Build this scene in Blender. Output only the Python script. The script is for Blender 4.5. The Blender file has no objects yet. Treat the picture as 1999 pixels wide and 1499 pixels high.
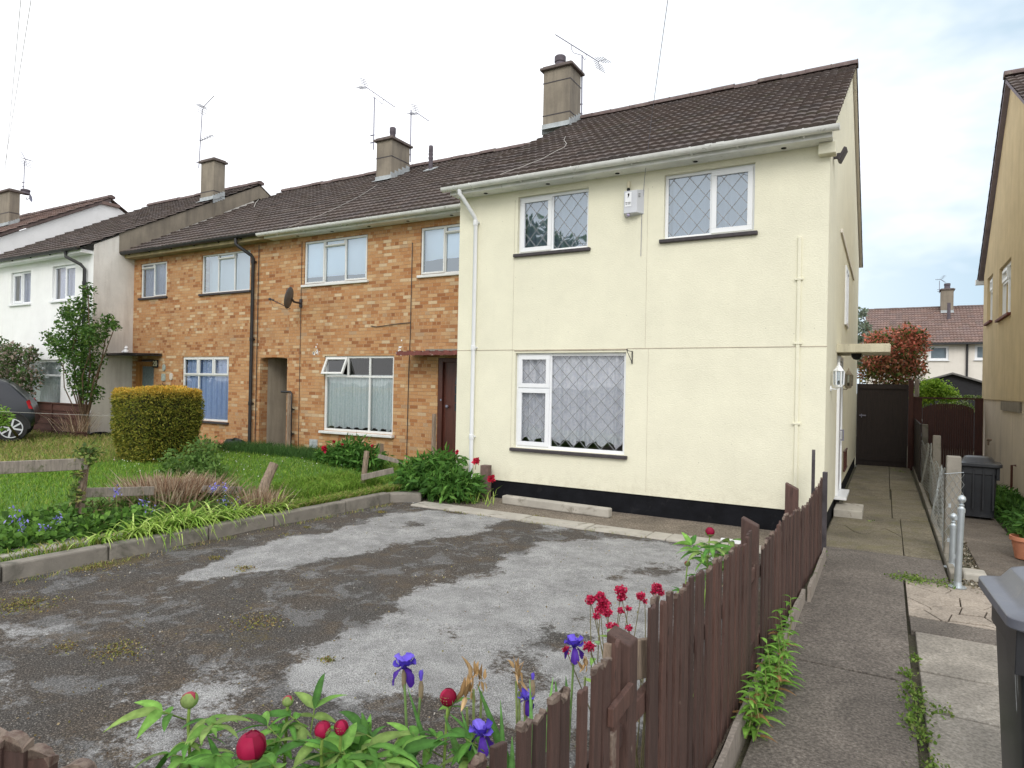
import bpy, math, random
import numpy as np
from mathutils import Vector, Matrix

SC = bpy.context.scene
COL = SC.collection
random.seed(7)
RNG = np.random.default_rng(11)
rad = math.radians

# ------------------------------------------------------------------ camera
FPX, YAW, PITCH, ROLL = 1280.0, 0.519284, 0.002308, 0.0195822
cy, sy = math.cos(YAW), math.sin(YAW); cp, sp = math.cos(PITCH), math.sin(PITCH)
FW = np.array([-sy*cp, cy*cp, sp]); _r = np.array([cy, sy, 0.0]); _u = np.cross(_r, FW)
RI = math.cos(ROLL)*_r + math.sin(ROLL)*_u
UP = -math.sin(ROLL)*_r + math.cos(ROLL)*_u
cam_d = bpy.data.cameras.new("camera"); cam = bpy.data.objects.new("camera", cam_d); COL.objects.link(cam)
cam.matrix_world = Matrix(((RI[0], UP[0], -FW[0], 0), (RI[1], UP[1], -FW[1], 0), (RI[2], UP[2], -FW[2], 0), (0, 0, 0, 1)))
cam_d.sensor_width = 36; cam_d.lens = 36*FPX/1999; cam_d.clip_start = .05; cam_d.clip_end = 3000
SC.camera = cam

# measuring: a pixel of the 1999 x 1499 photograph on a real plane of the scene
def ray(x, y): return FW + RI*(x-999.5)/FPX - UP*(y-749.5)/FPX
def aty(x, y, Y): d = ray(x, y); return d*Y/d[1]
def atx(x, y, X): d = ray(x, y); return d*X/d[0]
def atz(x, y, Z): d = ray(x, y); return d*Z/d[2]
def atd(x, y, D): return ray(x, y)*D

# ------------------------------------------------------------------ light
SUN_EL, SUN_AZ = 36, 158           # azimuth measured clockwise from +Y: the sun is behind the viewer, a little left
world = bpy.data.worlds.new("World"); SC.world = world; world.use_nodes = True
wt = world.node_tree; wt.nodes.clear()
def wn(t, **k):
    n = wt.nodes.new(t)
    for a, b in k.items(): setattr(n, a, b)
    return n
w_out = wn('ShaderNodeOutputWorld'); w_bg = wn('ShaderNodeBackground'); w_bg.inputs[1].default_value = .1
w_sky = wn('ShaderNodeTexSky', sky_type='NISHITA', sun_disc=False, sun_elevation=rad(SUN_EL), sun_rotation=rad(SUN_AZ))
w_tc = wn('ShaderNodeTexCoord'); w_map = wn('ShaderNodeMapping'); w_map.inputs['Scale'].default_value = (1, 1, 2.2)
w_n = wn('ShaderNodeTexNoise'); w_n.inputs['Scale'].default_value = 2.3; w_n.inputs['Detail'].default_value = 5; w_n.inputs['Roughness'].default_value = .55
w_r = wn('ShaderNodeValToRGB'); w_r.color_ramp.elements[0].position = .45; w_r.color_ramp.elements[1].position = .64
w_r.color_ramp.elements[0].color = (6.3, 8.15, 9.6, 1); w_r.color_ramp.elements[1].color = (12.6, 13.0, 13.6, 1)
w_g = wn('ShaderNodeSeparateXYZ'); w_mr = wn('ShaderNodeMapRange')
w_mr.inputs['From Min'].default_value = -.45; w_mr.inputs['From Max'].default_value = .12; w_mr.inputs['To Min'].default_value = 1; w_mr.inputs['To Max'].default_value = 0
w_mix2 = wn('ShaderNodeMix', data_type='RGBA'); w_mix = wn('ShaderNodeMix', data_type='RGBA'); w_mix.inputs[0].default_value = .9
L = wt.links.new
L(w_tc.outputs['Generated'], w_map.inputs[0]); L(w_map.outputs[0], w_n.inputs[0]); L(w_n.outputs[0], w_r.inputs[0])
L(w_tc.outputs['Generated'], w_g.inputs[0]); L(w_g.outputs[0], w_mr.inputs[0])
# the thinner, bluer cloud lies only to the north (ahead); overhead and behind the cover is bright white
w_my = wn('ShaderNodeMapRange'); w_my.inputs['From Min'].default_value = .35; w_my.inputs['From Max'].default_value = .75; w_my.inputs['To Min'].default_value = 1; w_my.inputs['To Max'].default_value = 0
w_mx = wn('ShaderNodeMath', operation='MAXIMUM'); L(w_g.outputs[1], w_my.inputs[0])
L(w_mr.outputs[0], w_mx.inputs[0]); L(w_my.outputs[0], w_mx.inputs[1]); L(w_mx.outputs[0], w_mix2.inputs[0]); L(w_r.outputs[0], w_mix2.inputs[6]); w_mix2.inputs[7].default_value = (15.2, 15.3, 15.6, 1)
L(w_sky.outputs[0], w_mix.inputs[6]); L(w_mix2.outputs[2], w_mix.inputs[7]); L(w_mix.outputs[2], w_bg.inputs[0]); L(w_bg.outputs[0], w_out.inputs[0])
sun_d = bpy.data.lights.new("sun", 'SUN'); sun_d.energy = 1.4; sun_d.angle = rad(25); sun_d.color = (1, .96, .9)
sun = bpy.data.objects.new("sun", sun_d); COL.objects.link(sun)
_sd = Vector((math.sin(rad(SUN_AZ))*math.cos(rad(SUN_EL)), math.cos(rad(SUN_AZ))*math.cos(rad(SUN_EL)), math.sin(rad(SUN_EL))))
sun.rotation_euler = _sd.to_track_quat('Z', 'Y').to_euler()
SC.view_settings.view_transform = 'Standard'; SC.view_settings.look = 'None'; SC.view_settings.gamma = 1; SC.view_settings.exposure = 0
SC.view_settings.use_curve_mapping = False
SC.cycles.max_bounces = 8; SC.cycles.transparent_max_bounces = 12

# ------------------------------------------------------------------ materials
MATS = {}
class NT:
    def __init__(s, name):
        s.m = bpy.data.materials.new(name); s.m.use_nodes = True; s.t = s.m.node_tree; s.t.nodes.clear()
        s.out = s.t.nodes.new('ShaderNodeOutputMaterial'); s.b = s.t.nodes.new('ShaderNodeBsdfPrincipled')
        s.l(s.b.outputs[0], s.out.inputs[0]); s.tc = s.t.nodes.new('ShaderNodeTexCoord'); s.co = s.tc.outputs['Object']; s.h = None
    def l(s, a, b): s.t.links.new(a, b)
    def put(s, v, sock):
        if hasattr(v, 'is_linked'): s.l(v, sock)
        elif isinstance(v, tuple) and len(v) == 3 and sock.type == 'RGBA': sock.default_value = (*v, 1)
        else: sock.default_value = v
    def math(s, op, a, b=0.0, c=None):
        n = s.t.nodes.new('ShaderNodeMath'); n.operation = op; s.put(a, n.inputs[0]); s.put(b, n.inputs[1])
        if c is not None: s.put(c, n.inputs[2])
        return n.outputs[0]
    def noise(s, scale, detail=4, rough=.55, co=None, dist=0.0, stretch=None):
        n = s.t.nodes.new('ShaderNodeTexNoise'); n.inputs['Scale'].default_value = scale; n.inputs['Detail'].default_value = detail
        n.inputs['Roughness'].default_value = rough; n.inputs['Distortion'].default_value = dist
        c = co or s.co
        if stretch:
            mp = s.t.nodes.new('ShaderNodeMapping'); mp.inputs['Scale'].default_value = stretch; s.l(c, mp.inputs[0]); c = mp.outputs[0]
        s.l(c, n.inputs[0]); return n.outputs[0]
    def vor(s, scale, feature='F1', co=None):
        n = s.t.nodes.new('ShaderNodeTexVoronoi'); n.inputs['Scale'].default_value = scale; n.feature = feature; s.l(co or s.co, n.inputs[0]); return n
    def ramp(s, f, stops, interp='LINEAR'):
        n = s.t.nodes.new('ShaderNodeValToRGB'); cr = n.color_ramp; cr.interpolation = interp
        while len(cr.elements) < len(stops): cr.elements.new(.5)
        for e, (p, c) in zip(cr.elements, stops):
            e.position = p; e.color = (c, c, c, 1) if not isinstance(c, tuple) else (*c, 1)
        s.put(f, n.inputs[0]); return n.outputs[0]
    def mix(s, f, a, b, mode='MIX'):
        n = s.t.nodes.new('ShaderNodeMix'); n.data_type = 'RGBA'; n.blend_type = mode
        s.put(f, n.inputs[0]); s.put(a, n.inputs[6]); s.put(b, n.inputs[7]); return n.outputs[2]
    def attr(s, name, out='Color'):
        n = s.t.nodes.new('ShaderNodeAttribute'); n.attribute_name = name; return n.outputs[out]
    def sep(s, v=None):
        n = s.t.nodes.new('ShaderNodeSeparateXYZ'); s.l(v or s.co, n.inputs[0]); return n.outputs
    def comb(s, x, y, z):
        n = s.t.nodes.new('ShaderNodeCombineXYZ'); s.put(x, n.inputs[0]); s.put(y, n.inputs[1]); s.put(z, n.inputs[2]); return n.outputs[0]
    def white(s, v):
        n = s.t.nodes.new('ShaderNodeTexWhiteNoise'); n.noise_dimensions = '3D'; s.l(v, n.inputs[0]); return n.outputs[0]
    def bump(s, h, strength=.3, dist=.01):
        n = s.t.nodes.new('ShaderNodeBump'); n.inputs['Strength'].default_value = strength; n.inputs['Distance'].default_value = dist
        s.put(h, n.inputs['Height'])
        if s.h is not None: s.l(s.h, n.inputs['Normal'])
        s.h = n.outputs[0]; s.l(s.h, s.b.inputs['Normal'])
    def fin(s, color, rough=.8, metal=0.0, spec=None):
        s.put(color, s.b.inputs['Base Color']); s.put(rough, s.b.inputs['Roughness']); s.put(metal, s.b.inputs['Metallic'])
        if spec is not None: s.b.inputs['Specular IOR Level'].default_value = spec
        MATS[s.m.name] = s.m; return s.m

def plain(name, c, rough=.6, var=.12, scale=6, bump=.1, bscale=60, metal=0.0, spots=None, spotscale=9, spotlo=.58, spothi=.68, stretch=None, bdist=.004):
    m = NT(name)
    f = m.noise(scale, 5, .6, stretch=stretch)
    lo = tuple(x*(1-var) for x in c); hi = tuple(min(1, x*(1+var)) for x in c)
    colr = m.ramp(f, [(.3, lo), (.7, hi)])
    if spots:
        sf = m.ramp(m.noise(spotscale, 6, .65, dist=.4), [(spotlo, 0.0), (spothi, 1.0)]); colr = m.mix(sf, colr, spots)
    if bump: m.bump(m.noise(bscale, 3, .6, stretch=stretch), bump, bdist)
    return m.fin(colr, rough, metal)

# painted roughcast walls
def roughcast(name, c, dirt, var=.05, bump=.55, bscale=38, dirtlo=.55, streak=0.25, splash=False):
    m = NT(name)
    base = m.ramp(m.noise(1.6, 5, .6), [(.3, tuple(x*(1-var) for x in c)), (.7, tuple(min(1, x*(1+var)) for x in c))])
    st = m.ramp(m.noise(2.2, 5, .65, stretch=(2.2, 2.2, .28)), [(dirtlo, 0.0), (.9, 1.0)])
    base = m.mix(m.math('MULTIPLY', st, streak*2), base, dirt)
    pits = m.ramp(m.noise(bscale*.9, 2, .5), [(.30, 1.0), (.40, 0.0)])
    base = m.mix(m.math('MULTIPLY', pits, .10), base, tuple(x*.55 for x in c))
    sp = m.vor(5.5); spm = m.ramp(sp.outputs['Distance'], [(.018, 1.0), (.045, 0.0)])
    base = m.mix(m.math('MULTIPLY', spm, .55), base, tuple(x*.42 for x in dirt))
    if splash:      # mud thrown up by rain along the foot of the wall
        zb = m.ramp(m.sep()[2], [(.30, .85), (.62, 0.0)]); base = m.mix(m.math('MULTIPLY', zb, m.ramp(m.noise(7, 6, .8), [(.46, 0.0), (.66, .5)])), base, (.50, .45, .33))
    m.bump(m.noise(bscale, 4, .65, stretch=(1, 1, 1.7)), bump, .012)
    m.bump(m.noise(3.0, 3, .5), .25, .02)
    return m.fin(base, .92)
M_CREAM = roughcast('cream_roughcast', (.78, .758, .60), (.50, .48, .37), splash=True, streak=.09)
M_WHITE_RC = roughcast('white_roughcast', (.88, .885, .885), (.55, .53, .48), bscale=30, streak=.12)
M_GREY_RC = roughcast('grey_roughcast', (.74, .71, .66), (.42, .37, .32), var=.10, bscale=34, streak=.4, dirtlo=.45)
M_OCHRE = roughcast('ochre_roughcast', (.60, .48, .29), (.34, .26, .15), var=.10, bscale=32, streak=.28, dirtlo=.48)
M_PINKRC = roughcast('stained_pink_render', (.60, .52, .42), (.28, .23, .18), var=.10, bscale=34, streak=.3, dirtlo=.5)
M_BUFF = roughcast('buff_concrete', (.42, .36, .28), (.20, .17, .13), var=.15, bscale=26, streak=.45, dirtlo=.42, bump=.35)
M_CHIM = roughcast('chimney_render', (.26, .225, .175), (.11, .095, .08), var=.2, bscale=26, streak=.5, dirtlo=.42, bump=.35)
M_PALE = roughcast('pale_render', (.76, .72, .65), (.5, .46, .4), bscale=26)

def brick(name):
    m = NT(name); o = m.sep(); u = m.math('ADD', o[0], o[1]); H = .0672
    vz = m.math('DIVIDE', o[2], H); row = m.math('FLOOR', vz); fz = m.math('FRACT', vz)
    rr = m.white(m.comb(row, 3.0, 0.0)); hd = m.math('GREATER_THAN', rr, .72)
    bl = m.math('SUBTRACT', .205, m.math('MULTIPLY', hd, .0985))
    uu = m.math('ADD', m.math('DIVIDE', u, bl), m.math('ADD', m.math('MULTIPLY', m.math('MODULO', row, 2.0), .5), m.math('MULTIPLY', rr, .3)))
    col = m.math('FLOOR', uu); fu = m.math('FRACT', uu)
    rnd = m.white(m.comb(col, row, 1.5))
    c = m.ramp(rnd, [(0, (.32, .125, .045)), (.12, (.45, .195, .072)), (.30, (.52, .262, .108)), (.55, (.56, .300, .132)), (.80, (.58, .335, .155)), (.90, (.64, .42, .22)), (.975, (.70, .54, .34)), (1, (.44, .27, .15))])
    g = m.ramp(m.noise(55, 4, .7), [(.3, .66), (.7, 1.02)]); c = m.mix(1.0, c, g, 'MULTIPLY')
    soot = m.ramp(m.noise(1.1, 5, .65, dist=.5), [(.5, 0.0), (.8, .45)]); c = m.mix(soot, c, (.20, .12, .07))
    mh = m.math('LESS_THAN', fz, .12); mv = m.math('LESS_THAN', m.math('MULTIPLY', fu, bl), .012)
    c = m.mix(mv, c, (.46, .30, .17)); jn = m.ramp(m.noise(3.2, 4, .6), [(.35, (.22, .125, .07)), (.65, (.48, .30, .17))]); c = m.mix(mh, c, jn)
    mort = m.math('MAXIMUM', mh, mv)
    m.bump(m.math('SUBTRACT', m.math('MULTIPLY', m.noise(70, 3, .6), .3), mort), .5, .008)
    return m.fin(c, .9)
M_BRICK = brick('multi_stock_brick')

def tilemat(name, a, b, moss):
    m = NT(name); v = m.attr('col')
    c = m.mix(m.ramp(m.noise(26, 5, .7), [(.3, 0.0), (.75, 1.0)]), a, b)
    c = m.mix(1.0, c, v, 'MULTIPLY')
    mm = m.ramp(m.noise(3.2, 7, .72, dist=.6), [(.54, 0.0), (.66, .8)]); c = m.mix(mm, c, moss)
    sp = m.ramp(m.noise(34, 3, .6), [(.68, 0.0), (.73, .8)]); c = m.mix(sp, c, (.40, .37, .30))
    m.bump(m.noise(60, 4, .7), .5, .006)
    return m.fin(c, .95)
M_TILE = tilemat('brown_concrete_tile', (.078, .060, .054), (.130, .105, .096), (.092, .080, .058))
M_TILE_RED = tilemat('red_brown_tile', (.17, .115, .10), (.25, .175, .155), (.14, .115, .09))
M_RIDGE = plain('ridge_tile', (.135, .098, .092), .9, .3, 9, .4, 50, spots=(.24, .22, .17), spotscale=14)

M_UPVC = plain('white_upvc', (.80, .82, .84), .32, .03, 3, .0)
M_UPVC_D = plain('grimy_white_gutter', (.76, .77, .75), .5, .10, 5, .05, 40, spots=(.22, .22, .18), spotscale=11, spotlo=.60, spothi=.78)
M_WPAINT = plain('flaking_white_paint', (.70, .71, .69), .5, .06, 7, .2, 45, spots=(.30, .31, .26), spotscale=16, spotlo=.64, spothi=.70)
M_SILL = plain('dark_sill_paint', (.045, .038, .042), .6, .3, 14, .3, 60)
M_BLACKP = plain('black_pipe', (.022, .022, .024), .45, .3, 10, .15, 60)
M_PLINTH = plain('black_bitumen_plinth', (.008, .0085, .011), .92, .35, 5, .7, 45, spots=(.03, .03, .032), spotscale=6, spotlo=.60, spothi=.8); M_PLINTH.node_tree.nodes['Principled BSDF'].inputs['Specular IOR Level'].default_value = .2
M_LEAD = plain('lead_came', (.27, .28, .30), .5, .1, 5, 0)
M_FLASH = plain('lead_flashing', (.38, .41, .42), .6, .2, 9, .2, 40)
M_DARK = plain('dark_void', (.012, .012, .012), .9, .1, 5, 0)
M_TIMBER = plain('weathered_timber', (.27, .235, .20), .9, .3, 5, .6, 22, stretch=(9, 9, 1.3), spots=(.11, .12, .06), spotscale=7, bdist=.006)
M_OLDPOST = plain('old_split_timber', (.25, .19, .14), .95, .4, 6, .8, 20, stretch=(8, 8, 1.2), bdist=.01)
M_CONC = plain('old_concrete', (.24, .22, .185), .93, .22, 3.5, .5, 70, spots=(.12, .12, .085), spotscale=4.5, spotlo=.52, spothi=.72)
M_CONC_L = plain('pale_concrete', (.40, .375, .325), .93, .16, 4, .5, 70, spots=(.22, .20, .16), spotscale=5)
M_CONC_KERB = plain('kerb_concrete', (.23, .21, .18), .95, .22, 3.5, .6, 60, spots=(.09, .088, .07), spotscale=3.2, spotlo=.5, spothi=.7)
M_GALV = plain('galvanised_steel', (.50, .55, .58), .38, .1, 12, .05, 60, metal=.7)
M_ALU = plain('dull_aluminium', (.22, .22, .28), .5, .1, 12, 0, metal=.3)
M_WIRE = plain('pale_cable', (.46, .44, .40), .6, .1, 4, 0)
M_TERRA = plain('terracotta', (.50, .20, .11), .8, .15, 8, .2, 60)
M_BINPL = plain('grey_black_plastic', (.022, .024, .029), .36, .25, 3, .15, 160, spots=(.060, .062, .066), spotscale=4, spotlo=.56, spothi=.75)
M_BINLID = plain('weathered_lid_plastic', (.125, .133, .160), .36, .18, 4, .12, 140, spots=(.17, .17, .18), spotscale=6)
M_DOORBR = plain('mahogany_door', (.075, .022, .014), .4, .3, 4, .15, 40, stretch=(9, 9, 1))
M_OAK = plain('golden_oak', (.42, .20, .06), .5, .25, 4, .1, 40, stretch=(9, 9, 1))
M_REDTIM = plain('flaking_red_board', (.16, .045, .035), .7, .3, 7, .3, 40, spots=(.35, .25, .2), spotscale=15, spotlo=.62, spothi=.68)
M_SOIL = plain('dark_soil', (.075, .055, .038), 1, .4, 12, 1, 35, bdist=.03)

def fence_paint(name, c, worn):
    m = NT(name)
    f = m.noise(7, 5, .65, stretch=(7, 7, .9)); base = m.ramp(f, [(.3, tuple(x*.62 for x in c)), (.55, c), (.8, tuple(x*1.3 for x in c))])
    oi = m.t.nodes.new('ShaderNodeObjectInfo'); base = m.mix(1.0, base, m.ramp(oi.outputs['Random'], [(0, (.62, .64, .66)), (.5, (.95, .95, .95)), (1, (1.28, 1.2, 1.15))]), 'MULTIPLY')
    crack = m.ramp(m.noise(14, 4, .7, stretch=(9, 9, .45)), [(.30, 1.0), (.37, 0.0)]); base = m.mix(crack, base, (.012, .008, .007))
    w = m.ramp(m.noise(5.5, 6, .7, stretch=(2.5, 2.5, 1.0)), [(.66, 0.0), (.72, 1.0)]); base = m.mix(w, base, worn)
    top = m.attr('col'); wt_ = m.math('MULTIPLY', top, m.ramp(m.noise(30, 5, .7), [(.35, 0.0), (.6, 1.0)])); base = m.mix(wt_, base, worn)
    m.bump(m.noise(26, 5, .7, stretch=(7, 7, .7)), .7, .006)
    return m.fin(base, .72)
M_FENCE = fence_paint('brown_fence_paint', (.082, .044, .035), (.215, .165, .13))
M_PANEL = plain('red_brown_boards', (.085, .032, .022), .8, .3, 4, .4, 30, stretch=(1, 1, 9))
M_GATE = plain('dark_brown_gate', (.020, .013, .011), .75, .35, 4, .4, 30, stretch=(9, 9, 1))
M_GATE2 = plain('maroon_gate', (.055, .018, .013), .75, .3, 4, .4, 30, stretch=(9, 9, 1))

def leafmat(name, c, trans=.35, rough=.62, var=.3):
    m = NT(name); v = m.attr('col'); base = m.mix(1.0, v, c, 'MULTIPLY')
    g = m.ramp(m.noise(30, 3, .6), [(.3, 1-var), (.7, 1+var)]); base = m.mix(1.0, base, g, 'MULTIPLY')
    m.fin(base, rough, spec=.22)
    tr = m.t.nodes.new('ShaderNodeBsdfTranslucent'); mx = m.t.nodes.new('ShaderNodeMixShader'); mx.inputs[0].default_value = trans
    m.l(base, tr.inputs[0]); m.l(m.b.outputs[0], mx.inputs[1]); m.l(tr.outputs[0], mx.inputs[2]); m.l(mx.outputs[0], m.out.inputs[0])
    return m.m
M_LEAF = leafmat('leaf', (1, 1, 1))          # colour comes from each leaf's own attribute
M_PETAL = leafmat('petal', (1, 1, 1), .25, .55, .12)
M_STEM = leafmat('stem', (1, 1, 1), .1, .6)

def glass(name, tint=(1, 1, 1), refl=.2, gt=(1, 1, 1)):
    m = NT(name); m.t.nodes.remove(m.b)
    tr = m.t.nodes.new('ShaderNodeBsdfTransparent'); tr.inputs[0].default_value = (*tint, 1)
    gl = m.t.nodes.new('ShaderNodeBsdfGlossy'); gl.inputs['Roughness'].default_value = .01; gl.inputs[0].default_value = (*gt, 1)
    lw = m.t.nodes.new('ShaderNodeFresnel'); lw.inputs[0].default_value = 1.5
    f = m.math('ADD', m.math('MULTIPLY', lw.outputs[0], 1.6), refl-.06)
    wv = m.t.nodes.new('ShaderNodeBump'); wv.inputs['Strength'].default_value = .04; wv.inputs['Distance'].default_value = .05; m.l(m.noise(2.5, 1), wv.inputs['Height']); m.l(wv.outputs[0], gl.inputs['Normal'])
    mx = m.t.nodes.new('ShaderNodeMixShader'); m.l(f, mx.inputs[0]); m.l(tr.outputs[0], mx.inputs[1]); m.l(gl.outputs[0], mx.inputs[2]); m.l(mx.outputs[0], m.out.inputs[0])
    MATS[name] = m.m; return m.m
M_GLASS = glass('window_glass', (.97, .98, 1), .07); M_GLASS2 = glass('coated_window_glass', (.88, .92, .96), .27, (.84, .93, 1.0))

def curtain_mat(name, c, lace=0.0, trans=.04):
    m = NT(name); base = c
    if lace:
        d = m.vor(34).outputs['Distance']; f = m.ramp(m.noise(22, 5, .7, dist=1.2), [(.42, 0.0), (.55, 1.0)])
        base = m.mix(m.math('MULTIPLY', f, lace), tuple(x*.78 for x in c), tuple(min(1, x*1.25) for x in c))
    m.fin(base, .9)
    tr = m.t.nodes.new('ShaderNodeBsdfTranslucent'); mx = m.t.nodes.new('ShaderNodeMixShader'); mx.inputs[0].default_value = trans
    m.put(base, tr.inputs[0]); m.l(m.b.outputs[0], mx.inputs[1]); m.l(tr.outputs[0], mx.inputs[2]); m.l(mx.outputs[0], m.out.inputs[0]); return m.m
C_LACE = curtain_mat('grey_lace_net', (.84, .88, .96), .6)
C_AQUA = curtain_mat('aqua_net', (.88, 1.0, 1.0), .35)
C_BLUE = curtain_mat('blue_net', (.55, .70, 1.0), .25)
C_LILAC = curtain_mat('lilac_net', (.72, .78, 1.0), .3)
C_BLIND = curtain_mat('pale_blue_blind', (.80, .93, 1.0), 0)
C_GREY = curtain_mat('dark_room_net', (.30, .37, .44), 0)
C_GREYGREEN = curtain_mat('grey_green_blind', (.60, .69, .72), 0)

# drive tarmac: painted by two attributes of its own mesh (bare pale patches, moss)
def tarmac():
    m = NT('worn_tarmac'); a = m.attr('light', 'Fac'); ms = m.attr('moss', 'Fac')
    grit = m.noise(95, 3, .85); f = m.noise(135, 2, .9)
    lt = m.ramp(f, [(.36, (.12, .12, .118)), (.47, (.30, .30, .295)), (.55, (.41, .41, .405)), (.64, (.62, .62, .61))])
    dk = m.ramp(grit, [(.36, (.020, .018, .016)), (.48, (.044, .040, .035)), (.57, (.096, .088, .077)), (.66, (.33, .315, .29))])
    b = m.ramp(m.noise(1.7, 5, .6), [(.35, (1.0, 1.0, 1.02)), (.65, (1.12, .98, .86))]); dk = m.mix(1.0, dk, b, 'MULTIPLY'); gp_ = m.ramp(m.noise(2.6, 7, .72, dist=.5), [(.525, 0.0), (.575, .75)]); dk = m.mix(gp_, dk, m.ramp(grit, [(.38, (.07, .07, .07)), (.5, (.145, .144, .143)), (.62, (.31, .31, .305))])); br_ = m.ramp(m.noise(3.4, 7, .8), [(.545, 0.0), (.60, .7)]); dk = m.mix(br_, dk, m.ramp(grit, [(.38, (.035, .026, .018)), (.5, (.095, .072, .048)), (.62, (.20, .16, .115))]))
    edge = m.math('ADD', a, m.math('ADD', m.math('MULTIPLY', m.math('SUBTRACT', m.noise(30, 6, .8), .5), 1.3), m.math('MULTIPLY', m.math('SUBTRACT', m.noise(5, 6, .7), .5), 1.1)))
    lt = m.mix(1.0, lt, m.ramp(m.noise(3.5, 6, .75), [(.35, .66), (.65, 1.12)]), 'MULTIPLY'); c = m.mix(m.ramp(edge, [(.42, 0.0), (.62, 1.0)]), dk, lt)
    me = m.math('ADD', ms, m.math('MULTIPLY', m.math('SUBTRACT', m.noise(38, 5, .75), .5), 1.0))
    mc = m.ramp(m.noise(60, 3, .7), [(.3, (.05, .038, .018)), (.55, (.12, .09, .035)), (.72, (.22, .18, .08))])
    c = m.mix(m.ramp(me, [(.66, 0.0), (.80, .8)]), c, mc)
    m.bump(grit, .9, .014); m.bump(m.noise(11, 6, .7), .5, .03)
    return m.fin(c, .95)
M_TARMAC = tarmac()
def slabmat(name, lo, mid, hi, speck=(.42, .40, .37), moss=None):
    m = NT(name); c = m.ramp(m.noise(55, 3, .65), [(.32, lo), (.52, mid), (.70, hi)])
    c = m.mix(m.ramp(m.noise(95, 2, .5), [(.70, 0.0), (.74, .8)]), c, speck)
    st = m.ramp(m.noise(1.6, 6, .65, dist=.6), [(.35, .66), (.7, 1.22)]); c = m.mix(1.0, c, st, 'MULTIPLY')
    if moss: c = m.mix(m.ramp(m.noise(2.6, 6, .7, dist=.8), [(.50, 0.0), (.68, .75)]), c, moss)
    m.bump(m.noise(70, 3, .65), .5, .010); m.bump(m.noise(5, 4, .6), .25, .02)
    return m.fin(c, .94)
M_PATH = slabmat('dark_path_concrete', (.072, .061, .052), (.152, .132, .112), (.25, .222, .19))
M_PATH2 = slabmat('mossy_path_concrete', (.095, .083, .06), (.19, .165, .115), (.27, .235, .17), moss=(.135, .125, .05))
M_SLAB = slabmat('pale_paving_slab', (.20, .185, .155), (.33, .30, .255), (.42, .39, .34))
M_CRAZY = slabmat('crazy_stone', (.24, .205, .165), (.36, .31, .255), (.45, .39, .33))
M_GROUND = slabmat('bare_earth', (.05, .045, .03), (.09, .08, .05), (.14, .12, .08), moss=(.06, .09, .02))
def lawnmat():
    m = NT('lawn_base'); c = m.ramp(m.noise(7, 6, .7), [(.3, (.07, .15, .025)), (.7, (.13, .26, .045))]); m.bump(m.noise(60, 3), .8, .03); return m.fin(c, 1)
M_LAWN = lawnmat()
M_CARP = plain('dark_grey_car_paint', (.014, .017, .024), .3, .04, 2, 0); M_CARP.node_tree.nodes['Principled BSDF'].inputs['Coat Weight'].default_value = .25
M_RUBBER = plain('tyre_rubber', (.02, .02, .02), .85, .2, 8, .2, 60)
M_ALLOY = plain('alloy', (.62, .64, .67), .35, .05, 5, 0, metal=.1)
M_CARGL = plain('dark_car_glass', (.03, .045, .055), .06, .05, 2, 0)
M_TAIL = plain('red_lens', (.45, .02, .03), .2, .05, 3, 0)
# ------------------------------------------------------------------ objects and meshes
ORIG = {}
def thing(name, label, cat, loc, group=None):
    o = bpy.data.objects.new(name, None); COL.objects.link(o); o.location = loc; o.empty_display_size = .2
    o['label'] = label; o['category'] = cat
    if group: o['group'] = group
    ORIG[o.name] = np.array(loc, float); return o

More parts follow.
